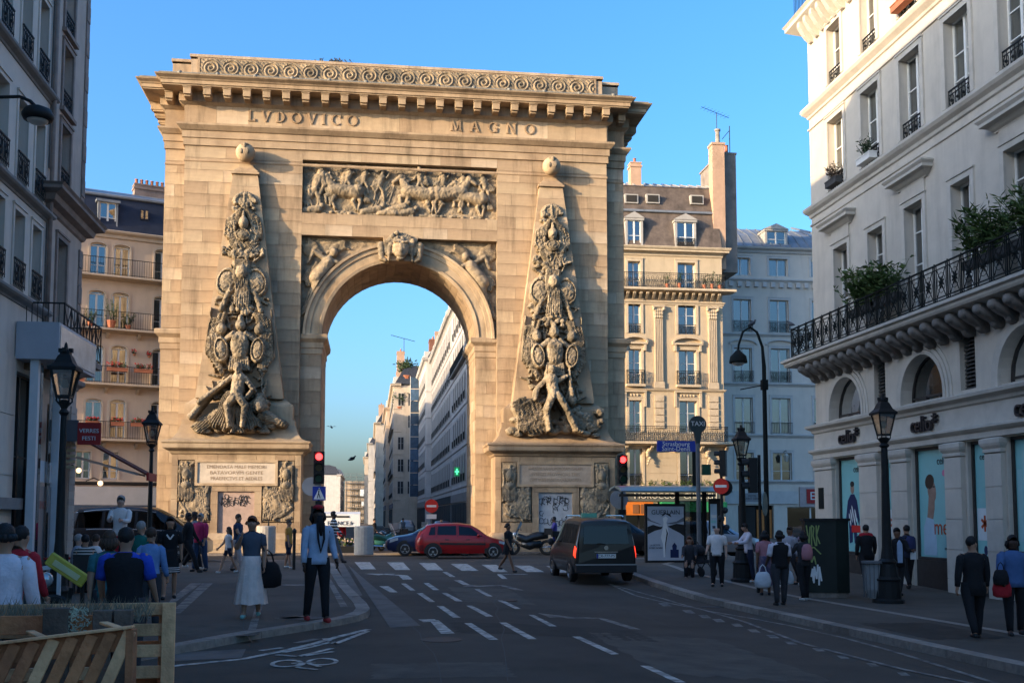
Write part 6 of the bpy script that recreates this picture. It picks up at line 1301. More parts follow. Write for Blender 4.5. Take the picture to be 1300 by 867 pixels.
# tall arched lamp
x, y = gp(975, 733, .12); o = empty('street_light', (x, y, gz(x, y)+PAVE_H), 0, 'tall dark green street light with hooked arm and dome head on the right', 'lamp')
b = MB(); b.lathe([(.2, 0), (.2, .5), (.13, .6), (.10, 1.0)], 10); b.tube([(0, 0, .9), (0, 0, 6.3), (-.04, 0, 6.9), (-.2, 0, 7.35), (-.42, 0, 7.5), (-.64, 0, 7.35), (-.78, 0, 6.95), (-.8, 0, 6.75)], [.085, .065, .045, .04, .038, .036, .034, .034], 8); b.tube([(0, 0, 5.75), (-.75, 0, 5.6)], .018, 5).box(-.09, .09, -.09, .09, 5.6, 5.9); b.build('pole', IRONG, o)
b = MB(); b.lathe([(.05, 6.8), (.12, 6.72), (.24, 6.6), (.27, 6.45), (.27, 6.4)], 14, c=(-.8, 0, 0)); h = b.build('lamp_head', IRONG, o, smooth=True); MB().ball((-.8, 0, 6.42), .2, 12, 8, (1, 1, .55)).build('lens', mat('milky_lens', (.5, .48, .44), .3, .1, 3, 0), h, smooth=True)
def pigeon(loc, rz, lab, wings=False, S=1.):
    o = empty('pigeon', loc, rz, lab, 'bird'); b = MB(); b.tube([(-.16*S, 0, .03*S), (-.08*S, 0, .05*S), (0, 0, .08*S), (.07*S, 0, .11*S), (.1*S, 0, .16*S), (.12*S, 0, .19*S), (.16*S, 0, .185*S)], [.012*S, .045*S, .062*S, .05*S, .028*S, .03*S, .006*S], 8); b.build('body', mat('pigeon_grey', (.07, .075, .085), .8, .3, 20, 0), o, smooth=True)
    if wings:
        for s in (-1, 1): w = MB(); w.poly([(-.04*S, 0, .1*S), (.06*S, 0, .1*S), (.05*S, s*.2*S, .17*S), (-.02*S, s*.36*S, .14*S), (-.08*S, s*.18*S, .13*S)]); w.build('wing', MT['pigeon_grey'], o)
    else: w = MB(); [w.tube([(0, s*.02, 0), (0, s*.02, .05)], .006, 4) for s in (-1, 1)]; w.build('leg', MT['pigeon_grey'], o)
    return o
pigeon((x-.35, y, gz(x, y)+PAVE_H+7.53), .3, 'pigeon perched on top of the hooked street light arm')
pigeon((14.05, 34.0, 8.2), 2.2, 'pigeon perched on the far end of the long balcony rail')
pigeon(atY(447, 585, 90), .3, 'dark pigeon flying low in the sky through the arch', True, 2.2); pigeon(atY(421, 544, 120), 2., 'distant small pigeon flying high beside the left pier', True, 1.8)
# bracket lamp at top left
o = empty('bracket_lamp', (-7.9, 20.6, 9.35), 0, 'dark round street light on a curved wall bracket at the top left', 'lamp'); a = atX(48, 148, -6.55)
o.location = (-8, a[1], a[2]+.28); b = MB(); b.tube([(0, 0, -.25), (.5, 0, .05), (1.1, 0, .10), (1.3, 0, .02), (1.42, 0, -.1)], .035, 8).box(-.0, .06, -.1, .1, -.4, 0); b.build('bracket', IRON, o)
b = MB(); b.lathe([(.03, 0.03), (.10, 0.0), (.24, -.06), (.30, -.16), (.30, -.21), (.26, -.28)], 16, c=(1.45, 0, -.08)); h = b.build('lamp_head', IRON, o, smooth=True); MB().ball((1.45, 0, -.36), .2, 14, 8, (1, 1, .45)).build('lens', MT['milky_lens'], h, smooth=True)
# ---- signs and signals
DISC = mat('sign_red', (.55, .03, .02), .5, .05, 3, 0); SWH = mat('sign_white', (.7, .7, .68), .5, .05, 3, 0); SBL = mat('sign_blue', (.02, .045, .30), .5, .05, 3, 0)
def disc(name, r, t, m, parent, loc, n=24, rz=0): b = MB(); b.prism([(r*math.cos(2*PI*k/n), r*math.sin(2*PI*k/n)) for k in range(n)], -t/2, t/2); return b.build(name, m, parent, loc, rz=rz)
def noentry(parent, z, r, y=0): disc('sign_disc', r, .03, DISC, parent, (0, y, z)); MB().box(-r*.72, r*.72, y-.022, y-.015, z-r*.16, z+r*.16).build('sign_bar', SWH, parent)
def signal(parent, x, z, rz=0, lit=True, S=1.):
    e = MB(); e.box(-.15*S, .15*S, -.10, .12, z, z+.92*S); q = e.build('signal_head', IRON, parent, (x, 0, 0), rz=rz)
    for k, (c, em) in enumerate((((1, .02, .02), 3.5 if lit else 0), ((.08, .05, .01), 0), ((.01, .06, .03), 0))):
        zz = z+(.77-.31*k)*S; l = MB(); l.prism([(.10*S*math.cos(t*PI/8), zz+.10*S*math.sin(t*PI/8)) for t in range(16)], -.13, -.10); l.build('signal_lamp', mat('signal_red_lit', c, .4, 0, 1, 0, emit=em) if (k == 0 and lit) else mat('signal_off_%d' % k, (.04, .015, .01) if k == 0 else c, .3, 0, 1, 0), q)
        v = MB(); P = [(.125*S*math.cos(t*PI/10), zz+.125*S*math.sin(t*PI/10)) for t in range(-1, 12)]
        for a, c_ in zip(P, P[1:]): v.poly([(a[0], -.10, a[1]), (c_[0], -.10, c_[1]), (c_[0]*.96, -.30, c_[1]+.0), (a[0]*.96, -.30, a[1])])
        v.build('visor', IRON, q)
    return q
tx, ty = -1.95, 41.5
o = empty('traffic_light', (tx, ty, .1), 0, 'traffic light showing red left of the arch opening, with round sign and pedestrian sign', 'traffic light'); MB().tube([(0, .1, 0), (0, .1, 4.2)], .05, 8).lathe([(.1, 0), (.1, .6), (.06, .7)], 8, c=(0, .1, 0)).build('pole', IRON, o)
signal(o, 0, 2.95, S=1.35); disc('sign_disc', .36, .03, mat('translucent_sign_back', (.42, .38, .35), .5, .1, 2, 0), o, (-.28, .02, 2.85)); sq = MB().box(-.23, .27, -.02, .02, 2.32, 2.85).build('pedestrian_sign', SBL, o)
q = MB(); q.poly([(-.19, -.024, 2.36), (.23, -.024, 2.36), (.02, -.024, 2.81)]); q.build('white_triangle', SWH, sq); q = MB(); q.bar((0, -.03, 2.6), (.06, -.03, 2.4), .03, .005, (0, 1, 0)).bar((0, -.03, 2.6), (-.05, -.03, 2.4), .03, .005, (0, 1, 0)).bar((0, -.03, 2.6), (.01, -.03, 2.7), .04, .005, (0, 1, 0)).ball((.015, -.03, 2.74), .025, 6, 4); q.build('walking_figure', INKD, sq)
MB().box(-.28, .22, 0, .2, 1.85, 2.1).build('junction_box', IRON, o); MB().box(-.12, .12, .0, .24, 2.1, 2.3).build('pedestrian_signal', IRON, o)
tx, ty = 9.72, 40.4; zz = gz(tx, ty)+.12
o = empty('traffic_light', (tx, ty, zz), 0, 'traffic light showing red beside the right pedestal, with a round sign seen from behind', 'traffic light'); MB().tube([(0, .1, 0), (0, .1, 4.1)], .05, 8).build('pole', IRON, o); signal(o, 0, 2.95, S=1.2); disc('sign_disc', .36, .03, BACKM, o, (-.1, .18, 2.35)); MB().box(-.14, .14, 0, .22, 1.75, 1.95).build('junction_box', IRON, o)
x, y = gp(968, 745, .12); o = empty('traffic_light', (x+.02, y+.4, gz(x, y)+.12), 0, 'unlit dark traffic signal seen side-on beside the tall hooked street light', 'traffic light'); MB().tube([(0.1, 0, 0), (.1, 0, 3.6)], .045, 8).build('pole', IRON, o); signal(o, -.1, 2.55, rz=-PI/2-.2, lit=False, S=1.05); disc('sign_disc', .33, .03, mat('grey_green_sign_back', (.16, .22, .21), .5, .1, 2, 0), o, (.28, .1, 2.25), rz=1.0)
x, y = gp(917, 716, .12); o = empty('no_entry_sign', (x, y, gz(x, y)+.12), -.5, 'red no-entry sign with a side-on traffic signal above it, behind the bus shelter', 'sign'); MB().tube([(0, .06, 0), (0, .06, 3.9)], .05, 8).build('pole', IRON, o); noentry(o, 2.75, .28); b = signal(o, .08, 3.1, rz=-PI/2, lit=False, S=1.); disc('sign_disc', .29, .02, IRON, o, (.10, .09, 2.7)); MB().ball((.1, .1, 1.9), .12, 6, 5).ball((-.05, .12, 1.6), .14, 6, 5).ball((.15, .12, 1.3), .11, 6, 5).build('fixings', IRON, o)
o = empty('no_entry_sign', (3.35, 58.5, .08), 0, 'small red no-entry sign inside the arch above the red car', 'sign'); MB().tube([(0, .06, 0), (0, .06, 2.7)], .04, 8).build('pole', GREYM, o); noentry(o, 2.3, .37); MB().box(-.28, .28, -.02, .01, 1.6, 1.85).build('plate', SWH, o)
o = empty('pharmacy_cross_sign', (6.9, 84, 5.0), 0, 'small green lit pharmacy sign on the far street beside the right pier', 'sign'); o.scale = (.6, .6, .6); MB().box(-.5, .2, 0, .15, 0, 1.2).build('box', mat('green_sign_box', (.01, .12, .05), .5, 0, 1, 0, emit=.4), o); MB().box(-.26, -.04, -.03, 0, .2, 1.0).box(-.42, -.26, -.03, 0, .5, .72).box(-.04, .12, -.03, 0, .5, .72).build('cross', mat('green_glow', (.1, 1, .4), .5, 0, 1, 0, emit=.45), o)
# taxi sign and bus shelter
DKG = mat('dark_taxi_enamel', (.035, .05, .05), .45, .1, 2, 0)
x, y = gp(888, 722, .12); o = empty('taxi_sign', (x, y, gz(x, y)+.12), 0, 'tall drop-shaped dark TAXI sign on a pole over the bus shelter', 'sign'); MB().tube([(0, 0, 0), (0, 0, 4.1)], .075, 8).build('pole', GREYM, o)
pts = []; 
for k in range(25): a = -PI/2+.45+(2*PI-.9)*k/24; pts.append((.29*math.cos(a), 4.72+.29*math.sin(a)))
hd = MB().prism([(.06, 4.05)]+pts+[(-.06, 4.05)], -.05, .05).build('sign_head', DKG, o); text('TAXI', 'lettering', .215, SWH, hd, (0, -.056, 4.74), ext=.004)
sh = empty('bus_shelter', (10.9, 38.6, .1), 0, 'bus shelter with grey-green curved glass roof, dark posts and blue stop name board', 'bus shelter')
def hx(px): return atY(px, 640, 38.6)[0]-10.9
b = MB(); x0, x1 = hx(780), hx(918); prof = [(-1.1, 2.62), (-.7, 2.78), (0, 2.84), (.7, 2.78), (.9, 2.7), (.9, 2.66), (0, 2.78), (-1.05, 2.58)]; b.prism(prof, x0, x1, 'x'); b.build('roof', mat('frosted_green_glass', (.15, .20, .19), .3, .1, 2, 0, spec=.5), sh)
for px in (865, 900): MB().box(hx(px)-.07, hx(px)+.07, .5, .64, 0, 2.75).build('post', IRON, sh)
MB().box(x0+.3, x1-.1, .52, .6, 2.45, 2.55).build('beam', GREYM, sh); MB().box(hx(868), hx(900), .56, .58, .4, 2.3).build('glass_panel', GLASS, sh); MB().box(hx(868), hx(905), .1, .45, .42, .5).build('bench', GREYM, sh)
nb = MB().box(hx(835), hx(885), -.02, .04, 4.12, 4.52).build('name_board', SBL, sh); MB().box(hx(880), hx(887), 0, .06, 2.7, 4.5).build('mast', IRONG, sh)
text('Strasbourg', 'lettering', .24, SWH, nb, (hx(859), -.03, 4.40), ext=.003); text('Saint-Denis', 'lettering', .24, SWH, nb, (hx(859), -.03, 4.22), ext=.003); MB().box(hx(892), hx(903), -.02, .05, 3.25, 3.65).build('green_plate', mat('dark_green_plate', (.01, .06, .035), .5, 0, 1, 0), sh)
ad = empty('advertising_panel', (hx(815)+10.9, 38.1, .02), 0, 'lit glass advertising panel with a black and white perfume poster beside the bus shelter', 'advertisement')
W_, Z0_, Z1_ = hx(864)-hx(814), .18, 2.15; f = MB(); f.box(0, W_, 0, .2, 0.0, 2.25); f.build('frame', IRON, ad); po = MB().box(.07, W_-.07, -.012, -.002, Z0_, Z1_).build('poster', mat('pale_poster', (.42, .45, .50), .35, .06, 1.5, 0), ad)
def pz(u, v): return (.07+u*(W_-.14), Z0_+v*(Z1_-Z0_))
def pshape(pts, m, y=-.016, name='print_shape'): MB().prism([pz(*p) for p in pts], y, -.012).build(name, m, po)
GRY = mat('grey_print', (.14, .15, .17), .4, .2, 4, 0)
pshape([(0, .62), (.15, .66), (.35, .62), (.42, .63), (.38, .58), (.2, .55), (0, .48)], INKD); pshape([(0, .74), (.3, .67), (.4, .66), (.1, .74), (0, .8)], GRY, -.015); pshape([(.55, .63), (.8, .68), (1, .66), (1, .45), (.9, .5), (.7, .57)], INKD); pshape([(.5, .68), (.8, .72), (1, .8), (1, .72), (.7, .67)], GRY, -.015)
pshape([(.42, .78), (.5, .82), (.56, .78), (.52, .7), (.55, .62), (.58, .5), (.5, .3), (.47, .06), (.43, .06), (.42, .3), (.36, .42), (.42, .6), (.44, .7)], SWH, -.018, 'print_figure'); pshape([(.38, .82), (.46, .88), (.62, .86), (.66, .8), (.6, .82), (.5, .86), (.42, .82)], INKD, -.019); pshape([(.5, .6), (.56, .5), (.5, .3), (.485, .1), (.475, .3), (.52, .5)], INKD, -.0205)
pshape([(.62, .05), (.85, .05), (.85, .2), (.62, .2)], NAVY, -.018, 'print_bottle'); pshape([(.68, .2), (.79, .2), (.8, .27), (.735, .33), (.67, .27)], NAVY, -.018, 'print_stopper'); text('GUERLAIN', 'lettering', .23, INKD, po, (W_/2, -.022, 1.93), ext=.002)
for t_, u_, v_ in (('LA PETITE', .2, .28), ('ROBE NOIRE', .22, .23)): text(t_, 'lettering', .09, INKD, po, (*[pz(u_, v_)[0]], -.02, pz(u_, v_)[1]), ext=.002)
p2 = empty('information_column', (hx(903)+10.9, 37.9, .06), -.3, 'narrow lit map panel in a dark frame beside the bus shelter', 'information panel'); MB().box(-.32, .22, 0, .2, 0, 2.4).build('frame', IRON, p2); pm = MB().box(-.26, -.02, -.012, 0, .15, 2.2).build('map', LBL, p2)
for k in range(8): MB().box(-.25+.03*(k % 3), -.1+.02*(k % 4), -.016, -.012, .3+k*.2, .4+k*.2).build('map_patch', (MT['teal_window_vinyl'], WPR, MT['blue_glazing'])[k % 3], pm)
# graffitied cabinet
x, y = gp(1054, 757, .12); o = empty('utility_cabinet', (x, y, gz(x, y)+PAVE_H), -.25, 'dark green cabinet with yellow and white graffiti on its side, on the right pavement', 'cabinet')
GC = mat('dark_green_cabinet', (.010, .016, .013), .5, .2, 4, .05); b = MB(); b.prism([(-.62, -.32), (.1, -.42), (.42, -.3), (.45, .3), (-.6, .34)], .12, 1.86, 'z'); b.build('cabinet_body', GC, o); b = MB(); b.prism([(-.66, -.36), (.1, -.46), (.46, -.34), (.49, .34), (-.64, .38)], 1.86, 1.92, 'z'); b.build('cabinet_top', IRON, o); MB().prism([(-.6, -.3), (.1, -.4), (.4, -.28), (.43, .28), (-.58, .32)], 0, .12, 'z').build('plinth', GRAN, o)
g = MB(); base = Vector((-.62, -.32)); dr = (Vector((-.22, -.375))-base)
def gl(pts, w_=.03):
    for a, c in zip(pts, pts[1:]): p_, q_ = base+dr*a[0], base+dr*c[0]; g.bar((p_.x, p_.y-.004, a[1]), (q_.x, q_.y-.004, c[1]), w_, .01, (0, 1, 0))
for pts in ([(.08, 1.75), (.22, 1.3), (.3, 1.72)], [(.36, 1.2), (.38, 1.75), (.52, 1.7), (.46, 1.5), (.6, 1.25)], [(.66, 1.75), (.66, 1.25)], [(.66, 1.5), (.82, 1.75)], [(.68, 1.5), (.85, 1.3)], [(.1, 1.15), (.5, 1.22), (.9, 1.05)], [(.2, 1.1), (.35, .85), (.5, 1.0), (.6, .8)]): gl(pts)
g.build('yellow_graffiti', mat('yellow_spray', (.24, .30, .10), .6, .1, 3, 0), o); g = MB()
for pts in ([(.45, .35), (.5, .75), (.62, .45), (.7, .8)], [(.75, .3), (.78, .75), (.9, .4)], [(.3, .5), (.4, .7), (.42, .4)]): gl(pts, .04)
g.build('white_graffiti', SWH, o)
# wire litter bin against the lamp foot
x, y = gp(1110, 764, .12); o = empty('litter_bin', (x-.05, y-.1, gz(x, y)+PAVE_H), 0, 'wire-hoop litter bin with pale liner standing at the foot of the old street lamp', 'bin')
b = MB(); [b.tube([(.22*math.cos(t*PI/8), .22*math.sin(t*PI/8), .12), (.25*math.cos(t*PI/8), .25*math.sin(t*PI/8), .92)], .009, 4) for t in range(16)]; b.build('wire_hoop', GREYM, o); MB().lathe([(.27, .9), (.27, .95), (.24, .95)], 16).build('rim', GREYM, o); MB().lathe([(.13, .1), (.2, .3), (.21, .88)], 12).build('liner', mat('thin_grey_liner', (.25, .26, .26), .5, .1, 5, .2), o)
# posts and bollards
for px, py, lab in ((373, 722, 'thin dark metal post between the boy in orange and the man with dreadlocks'), (963, 752, 'thin dark metal post beside the old lamp foot on the right pavement')):
    x, y = gp(px, py, .12); o = MB().lathe([(.05, 0), (.05, 1.15), (.07, 1.18), (.07, 1.25), (.02, 1.32)], 10).build('bollard', IRON, None, (x, y, gz(x, y)+.10)); tag(o, lab, 'bollard', 'thin dark metal posts')
CONC = mat('pale_concrete', (.36, .33, .29), .9, .12, 5, .15)
for (x, y, lab) in ((-4.75, 50.6, 'pale concrete cylinder with a tap on top, at the foot of the left pedestal'), (-.25, 49.0, 'pale concrete cylinder beside the flower stall under the arch')):
    o = empty('concrete_bollard', (x, y, .07), 0, lab, 'bollard'); MB().lathe([(.42, 0), (.44, .05), (.44, 1.25), (.40, 1.3)], 20).build('drum', CONC, o)
    if x < -3: MB().tube([(.1, 0, 1.3), (.1, 0, 1.6), (-.15, 0, 1.55)], .04, 6).build('tap', IRON, o)
# flower stall under the arch
o = empty('flower_stall', (-1.45, 51.6, .08), 0, 'white framed flower stall with printed canopy and flower buckets under the arch', 'market stall'); b = MB()
for X in (-.9, 1.15): [b.box(X-.03, X+.03, Y-.03, Y+.03, 0, 2.2) for Y in (0, 1.4)]
b.build('frame', SWH, o); cv = MB().prism([(-.1, 1.55), (1.5, 1.55), (1.5, 2.45), (-.1, 2.3)], -1.0, 1.25, 'x').build('canopy', SWH, o); text('FRANCE.fr', 'lettering', .34, INKD, cv, (.1, -.12, 1.75), ext=.005); MB().box(-.8, .6, -.13, -.1, 2.1, 2.2).build('black_band', INKD, cv); MB().box(-.1, .4, .2, .6, .1, .75).build('crate', mat('pale_card', (.42, .31, .19), .8, .1, 4, 0), o)
f = MB(); rr = random.Random(5); [f.ball((rr.uniform(-.8, 1.1), rr.uniform(0, .9), rr.uniform(.5, .85)), rr.uniform(.05, .1), 6, 5) for _ in range(60)]; tag(f.build('bouquets', LEAF, o), kind='stuff'); f = MB(); [f.ball((rr.uniform(-.8, 1.1), rr.uniform(-.1, .7), rr.uniform(.6, .95)), rr.uniform(.03, .06), 6, 5) for _ in range(30)]; tag(f.build('blooms', mat('pale_bloom', (.45, .35, .3), .7, .5, 9, 0), o), kind='stuff'); MB().box(-.85, 1.1, 0, .9, 0, .4).build('bench', IRON, o)
o.scale = (.8, .8, .8)
# ================================================================ VEHICLES
TYRE = mat('tyre_rubber', (.018, .018, .018), .85, .1, 6, .1); RIM = mat('alloy_rim', (.32, .33, .34), .3, .1, 5, 0, metal=.8); CHR = mat('chrome_trim', (.5, .5, .5), .2, .05, 3, 0, metal=1.); BLKP = mat('black_plastic', (.02, .02, .021), .6, .1, 6, 0)
LTR = mat('tail_lamp_lit', (.8, .03, .01), .3, 0, 1, 0, emit=.9); LTO = mat('tail_lamp', (.25, .015, .012), .2, .1, 3, 0, coat=.5); HLG = mat('headlamp_glass', (.45, .48, .5), .08, .1, 3, 0, spec=.8, metal=.4)
def wheel(root, x, y, r, w_=.2, spokes=5):
    s = 1 if y > 0 else -1; o = MB()
    o.v = []; n = 22; prof = [(r*.62, 0), (r*.66, .0), (r*.93, .0), (r, .03), (r, w_-.03), (r*.93, w_)]
    rings = []
    for q, d in prof: rings.append(o.vv([(q*math.cos(2*PI*k/n), -s*d, q*math.sin(2*PI*k/n)) for k in range(n)]))
    for a, c in zip(rings, rings[1:]):
        for k in range(n): o.face((a+k, a+(k+1) % n, c+(k+1) % n, c+k))
    o.face([rings[-1]+k for k in range(n)]); wh = o.build('wheel', TYRE, root, (x, y, r))
    q = MB(); q.prism([(r*.63*math.cos(2*PI*k/n), r*.63*math.sin(2*PI*k/n)) for k in range(n)], -s*.05, -s*.07); q.build('wheel_well', BLKP, wh)
    q = MB()
    for k in range(spokes): a = 2*PI*k/spokes+.3; q.bar((0, -s*.025, 0), (r*.62*math.cos(a), -s*.02, r*.62*math.sin(a)), r*.2, .03, (0, 1, 0))
    q.tube([(r*.61*math.cos(2*PI*k/n), -s*.01, r*.61*math.sin(2*PI*k/n)) for k in range(n+1)], .018, 5, cap=False); q.prism([(r*.16*math.cos(2*PI*k/10), r*.16*math.sin(2*PI*k/10)) for k in range(10)], -s*.005, -s*.04); q.build('rim', RIM, wh); return wh
class Car:
    """stations: (x, z_sill, z_belt, z_top, half_width, half_top)"""
    def __init__(s, st, name, paint, loc, rz, lab, cat='car'):
        s.st = st; s.root = empty(name, loc, rz, lab, cat); s.paint = paint
    def sec(s, x):
        S = s.st
        for a, b in zip(S, S[1:]):
            if a[0] <= x <= b[0]:
                t = (x-a[0])/(b[0]-a[0]+1e-9); return [a[i]+(b[i]-a[i])*t for i in range(6)]
        return list(S[-1]) if x > S[-1][0] else list(S[0])
    def pt(s, x, v, side=1, out=0.):
        """v: 0 sill .. 1 belt .. 2 roof edge .. 3 roof centre"""
        _, zs, zb, zt, w, wt = s.sec(x); gl = zt-zb
        P = [(w*.93, zs), (w, zs+(zb-zs)*.35), (w*1.0, zs+(zb-zs)*.75), (w*.965, zb), (w*.965+(wt-w*.965)*.55, zb+gl*.5), (wt, zt-min(.06, gl*.3)), (wt*.88, zt-min(.012, gl*.1)), (wt*.5, zt+.012*(gl > .2)), (0, zt+.02*(gl > .2))]
        V = [0, .35, .75, 1, 1.5, 2, 2.15, 2.6, 3]
        for i in range(8):
            if V[i] <= v <= V[i+1]: t = (v-V[i])/(V[i+1]-V[i]); y = P[i][0]+(P[i+1][0]-P[i][0])*t; z = P[i][1]+(P[i+1][1]-P[i][1])*t; ny, nz = (P[i+1][1]-P[i][1]), -(P[i+1][0]-P[i][0]); l = math.hypot(ny, nz)+1e-9; return (x, side*(y+out*ny/l), z+out*nz/l)
    def body(s):
        b = MB(); V = [0, .35, .75, 1, 1.5, 2, 2.15, 2.6, 3]; xs = []
        for a, c in zip(s.st, s.st[1:]): xs += [a[0], (a[0]+c[0])/2]
        xs.append(s.st[-1][0]); rings = []
        for x in xs: rings.append(b.vv([s.pt(x, v) for v in V]+[s.pt(x, v, -1) for v in V[-2::-1]]))
        n = 2*len(V)-1
        for p, q in zip(rings, rings[1:]):
            for k in range(n-1): b.face((p+k, q+k, q+k+1, p+k+1))
            b.face((p+n-1, q+n-1, q, p))
        b.face([rings[0]+k for k in range(n)]); b.face([rings[-1]+k for k in range(n)][::-1]); o = b.build('body', s.paint, s.root, smooth=True)
        m = o.modifiers.new('edge', 'EDGE_SPLIT'); m.split_angle = R(38); s.b = o; return o
    def patch(s, name, m, pts, side=1, out=.006, n=4, parent=None):
        """pts: 4 corners in (x, v): interpolated grid lying just above the surface"""
        b = MB(); g = []
        for j in range(n+1):
            for i in range(n+1):
                u, w_ = i/n, j/n; x = (pts[0][0]*(1-u)+pts[1][0]*u)*(1-w_)+(pts[3][0]*(1-u)+pts[2][0]*u)*w_; v = (pts[0][1]*(1-u)+pts[1][1]*u)*(1-w_)+(pts[3][1]*(1-u)+pts[2][1]*u)*w_; g.append(s.pt(x, v, side, out))
        k0 = b.vv(g)
        for j in range(n):
            for i in range(n): k = k0+j*(n+1)+i; b.face((k, k+1, k+n+2, k+n+1))
        return b.build(name, m, parent or s.root, smooth=True)
    def screen(s, name, m, x0, x1, va0=2.05, out=.008):
        """wind or rear screen between stations x0 (low) and x1 (high), across the whole width"""
        b = MB(); n = 8; g = []
        for j in range(5):
            x = x0+(x1-x0)*j/4
            for i in range(n+1):
                u = -1+2*i/n; a = abs(u); v = 3-(3-2.1)*a; p = s.pt(x, min(3, v), 1 if u >= 0 else -1, out); g.append((p[0], p[1] if a > 0 else 0, p[2]))
        k0 = b.vv(g)
        for j in range(4):
            for i in range(n): k = k0+j*(n+1)+i; b.face((k, k+1, k+n+2, k+n+1))
        return b.build(name, m, s.root, smooth=True)
    def arches(s, xs, r):
        for x in xs:
            for sd in (-1, 1):
                y = s.pt(x, .4, sd)[1]; b = MB(); n = 14; pts = [((r+.07)*math.cos(PI*k/n), r+(r+.07)*math.sin(PI*k/n)) for k in range(n+1)]+[(-(r+.07), r*.75), ((r+.07), r*.75)]
                b.prism([(x+p[0], p[1]) for p in pts], y*.9, y+sd*.006); b.build('wheel_arch', BLKP, s.root); wheel(s.root, x, y+sd*.012, r)
def paint(name, c, met=.3): return mat(name, c, .34, .03, 2, 0, metal=met, spec=.35, coat=.3)
# -- red hatchback, side on, heading right
RED = paint('red_car_paint', (.26, .006, .008), 0)
c = Car([(-1.88, .42, .72, .74, .66, .60), (-1.84, .30, .80, .86, .74, .60), (-1.72, .24, .88, 1.10, .80, .56), (-1.45, .22, .90, 1.34, .82, .58), (-1.1, .22, .90, 1.41, .82, .58), (-.2, .22, .88, 1.43, .82, .58), (.3, .22, .87, 1.37, .82, .56), (.62, .22, .865, 1.20, .82, .60), (.98, .22, .86, .94, .81, .66), (1.25, .22, .80, .84, .80, .68), (1.62, .24, .70, .75, .76, .62), (1.80, .28, .58, .62, .68, .55), (1.88, .34, .50, .52, .58, .5)],
        'red_car', RED, (3.98, 46.4, 0), 0, 'red hatchback crossing in front of the arch'); c.body(); c.root.scale = (1.06, 1.06, 1.06)
c.arches((-1.22, 1.22), .29)
for sd in (-1, 1):
    c.patch('side_window', CARGLASS, [(-1.40, 1.12), (-1.12, 1.12), (-1.12, 1.88), (-1.30, 1.84)], sd); c.patch('side_window', CARGLASS, [(-1.05, 1.12), (-.28, 1.12), (-.28, 1.9), (-1.02, 1.9)], sd); c.patch('side_window', CARGLASS, [(-.18, 1.12), (.80, 1.12), (.34, 1.86), (-.18, 1.9)], sd)
    c.patch('rub_strip', BLKP, [(-.95, .52), (.9, .52), (.9, .64), (-.95, .64)], sd, .012); c.patch('door_seam', BLKP, [(-.24, .08), (-.225, .08), (-.225, 1.95), (-.24, 1.95)], sd, .003); c.patch('door_seam', BLKP, [(.86, .1), (.875, .1), (.875, 1.), (.86, 1.)], sd, .003); c.patch('door_seam', BLKP, [(-1.08, .7), (-1.065, .7), (-1.065, 1.95), (-1.08, 1.95)], sd, .003)
    for x in (-.75, .1): MB().box(x, x+.17, c.pt(x, .85, sd)[1]-.015, c.pt(x, .85, sd)[1]+.025*sd, .76, .79).build('door_handle', BLKP, c.root)
    c.patch('tail_light', LTO, [(-1.80, .85), (-1.66, .9), (-1.60, 1.5), (-1.70, 1.4)], sd, .01); c.patch('headlight', HLG, [(1.45, .75), (1.74, .72), (1.74, .98), (1.45, .98)], sd, .01)
    c.patch('bumper', mat('dark_red_bumper', (.10, .006, .01), .5, .05, 3, 0), [(-1.86, .12), (-1.6, .12), (-1.6, .5), (-1.86, .5)], sd, .012); MB().ball((.62, sd*.88, .95), .1, 8, 6, (.7, .9, .7)).build('door_mirror', RED, c.root, smooth=True)
c.screen('windscreen', CARGLASS, .92, .40); c.screen('rear_screen', CARGLASS, -1.74, -1.50)
def driver(root, x, y, z, shirt=(.02, .02, .03)):
    b = MB(); b.ball((x, y, z+.62), .11, 10, 8, (1, .9, 1.2)); o = b.build('occupant_head', SKINP, root, smooth=True); b = MB(); b.ball((x, y, z+.3), .22, 10, 8, (.7, 1, 1.2)); b.build('occupant_body', INKD, root, smooth=True)
# -- dark blue car behind it, heading left
BLU = paint('dark_blue_car_paint', (.012, .022, .07))
c = Car([(-2.15, .40, .60, .62, .62, .55), (-2.05, .26, .70, .73, .74, .60), (-1.7, .22, .80, .86, .82, .66), (-1.2, .20, .87, .93, .85, .66), (-.95, .20, .90, 1.0, .86, .64), (-.45, .20, .91, 1.25, .86, .58), (.1, .20, .92, 1.38, .86, .57), (.9, .20, .93, 1.38, .86, .57), (1.5, .20, .95, 1.18, .85, .58), (1.9, .24, .93, .98, .80, .6), (2.12, .34, .80, .84, .7, .55)],
        'blue_car', BLU, (3.0, 50.0, 0), 0, 'dark blue car half hidden behind the red hatchback, nose to the left'); c.body(); c.arches((-1.32, 1.3), .31); c.root.scale = (1.05, 1.05, 1.05)
for sd in (-1, 1):
    c.patch('side_window', CARGLASS, [(-.85, 1.12), (.0, 1.12), (.0, 1.88), (-.42, 1.85)], sd); c.patch('side_window', CARGLASS, [(.08, 1.12), (.95, 1.12), (.95, 1.88), (.08, 1.88)], sd); c.patch('headlight', HLG, [(-2.0, .70), (-1.62, .80), (-1.62, 1.0), (-1.95, .98)], sd, .012); c.patch('tail_light', LTO, [(1.8, .7), (2.08, .7), (2.08, 1), (1.8, 1)], sd, .01); c.patch('door_seam', BLKP, [(-.98, .1), (-.965, .1), (-.965, 1.), (-.98, 1.)], sd, .003); MB().ball((-.62, sd*.93, .98), .1, 8, 6, (.7, .9, .7)).build('door_mirror', BLU, c.root, smooth=True)
c.screen('windscreen', CARGLASS, -.95, -.2); MB().box(-2.22, -2.16, -.3, .3, .38, .5).build('number_plate', SWH, c.root)
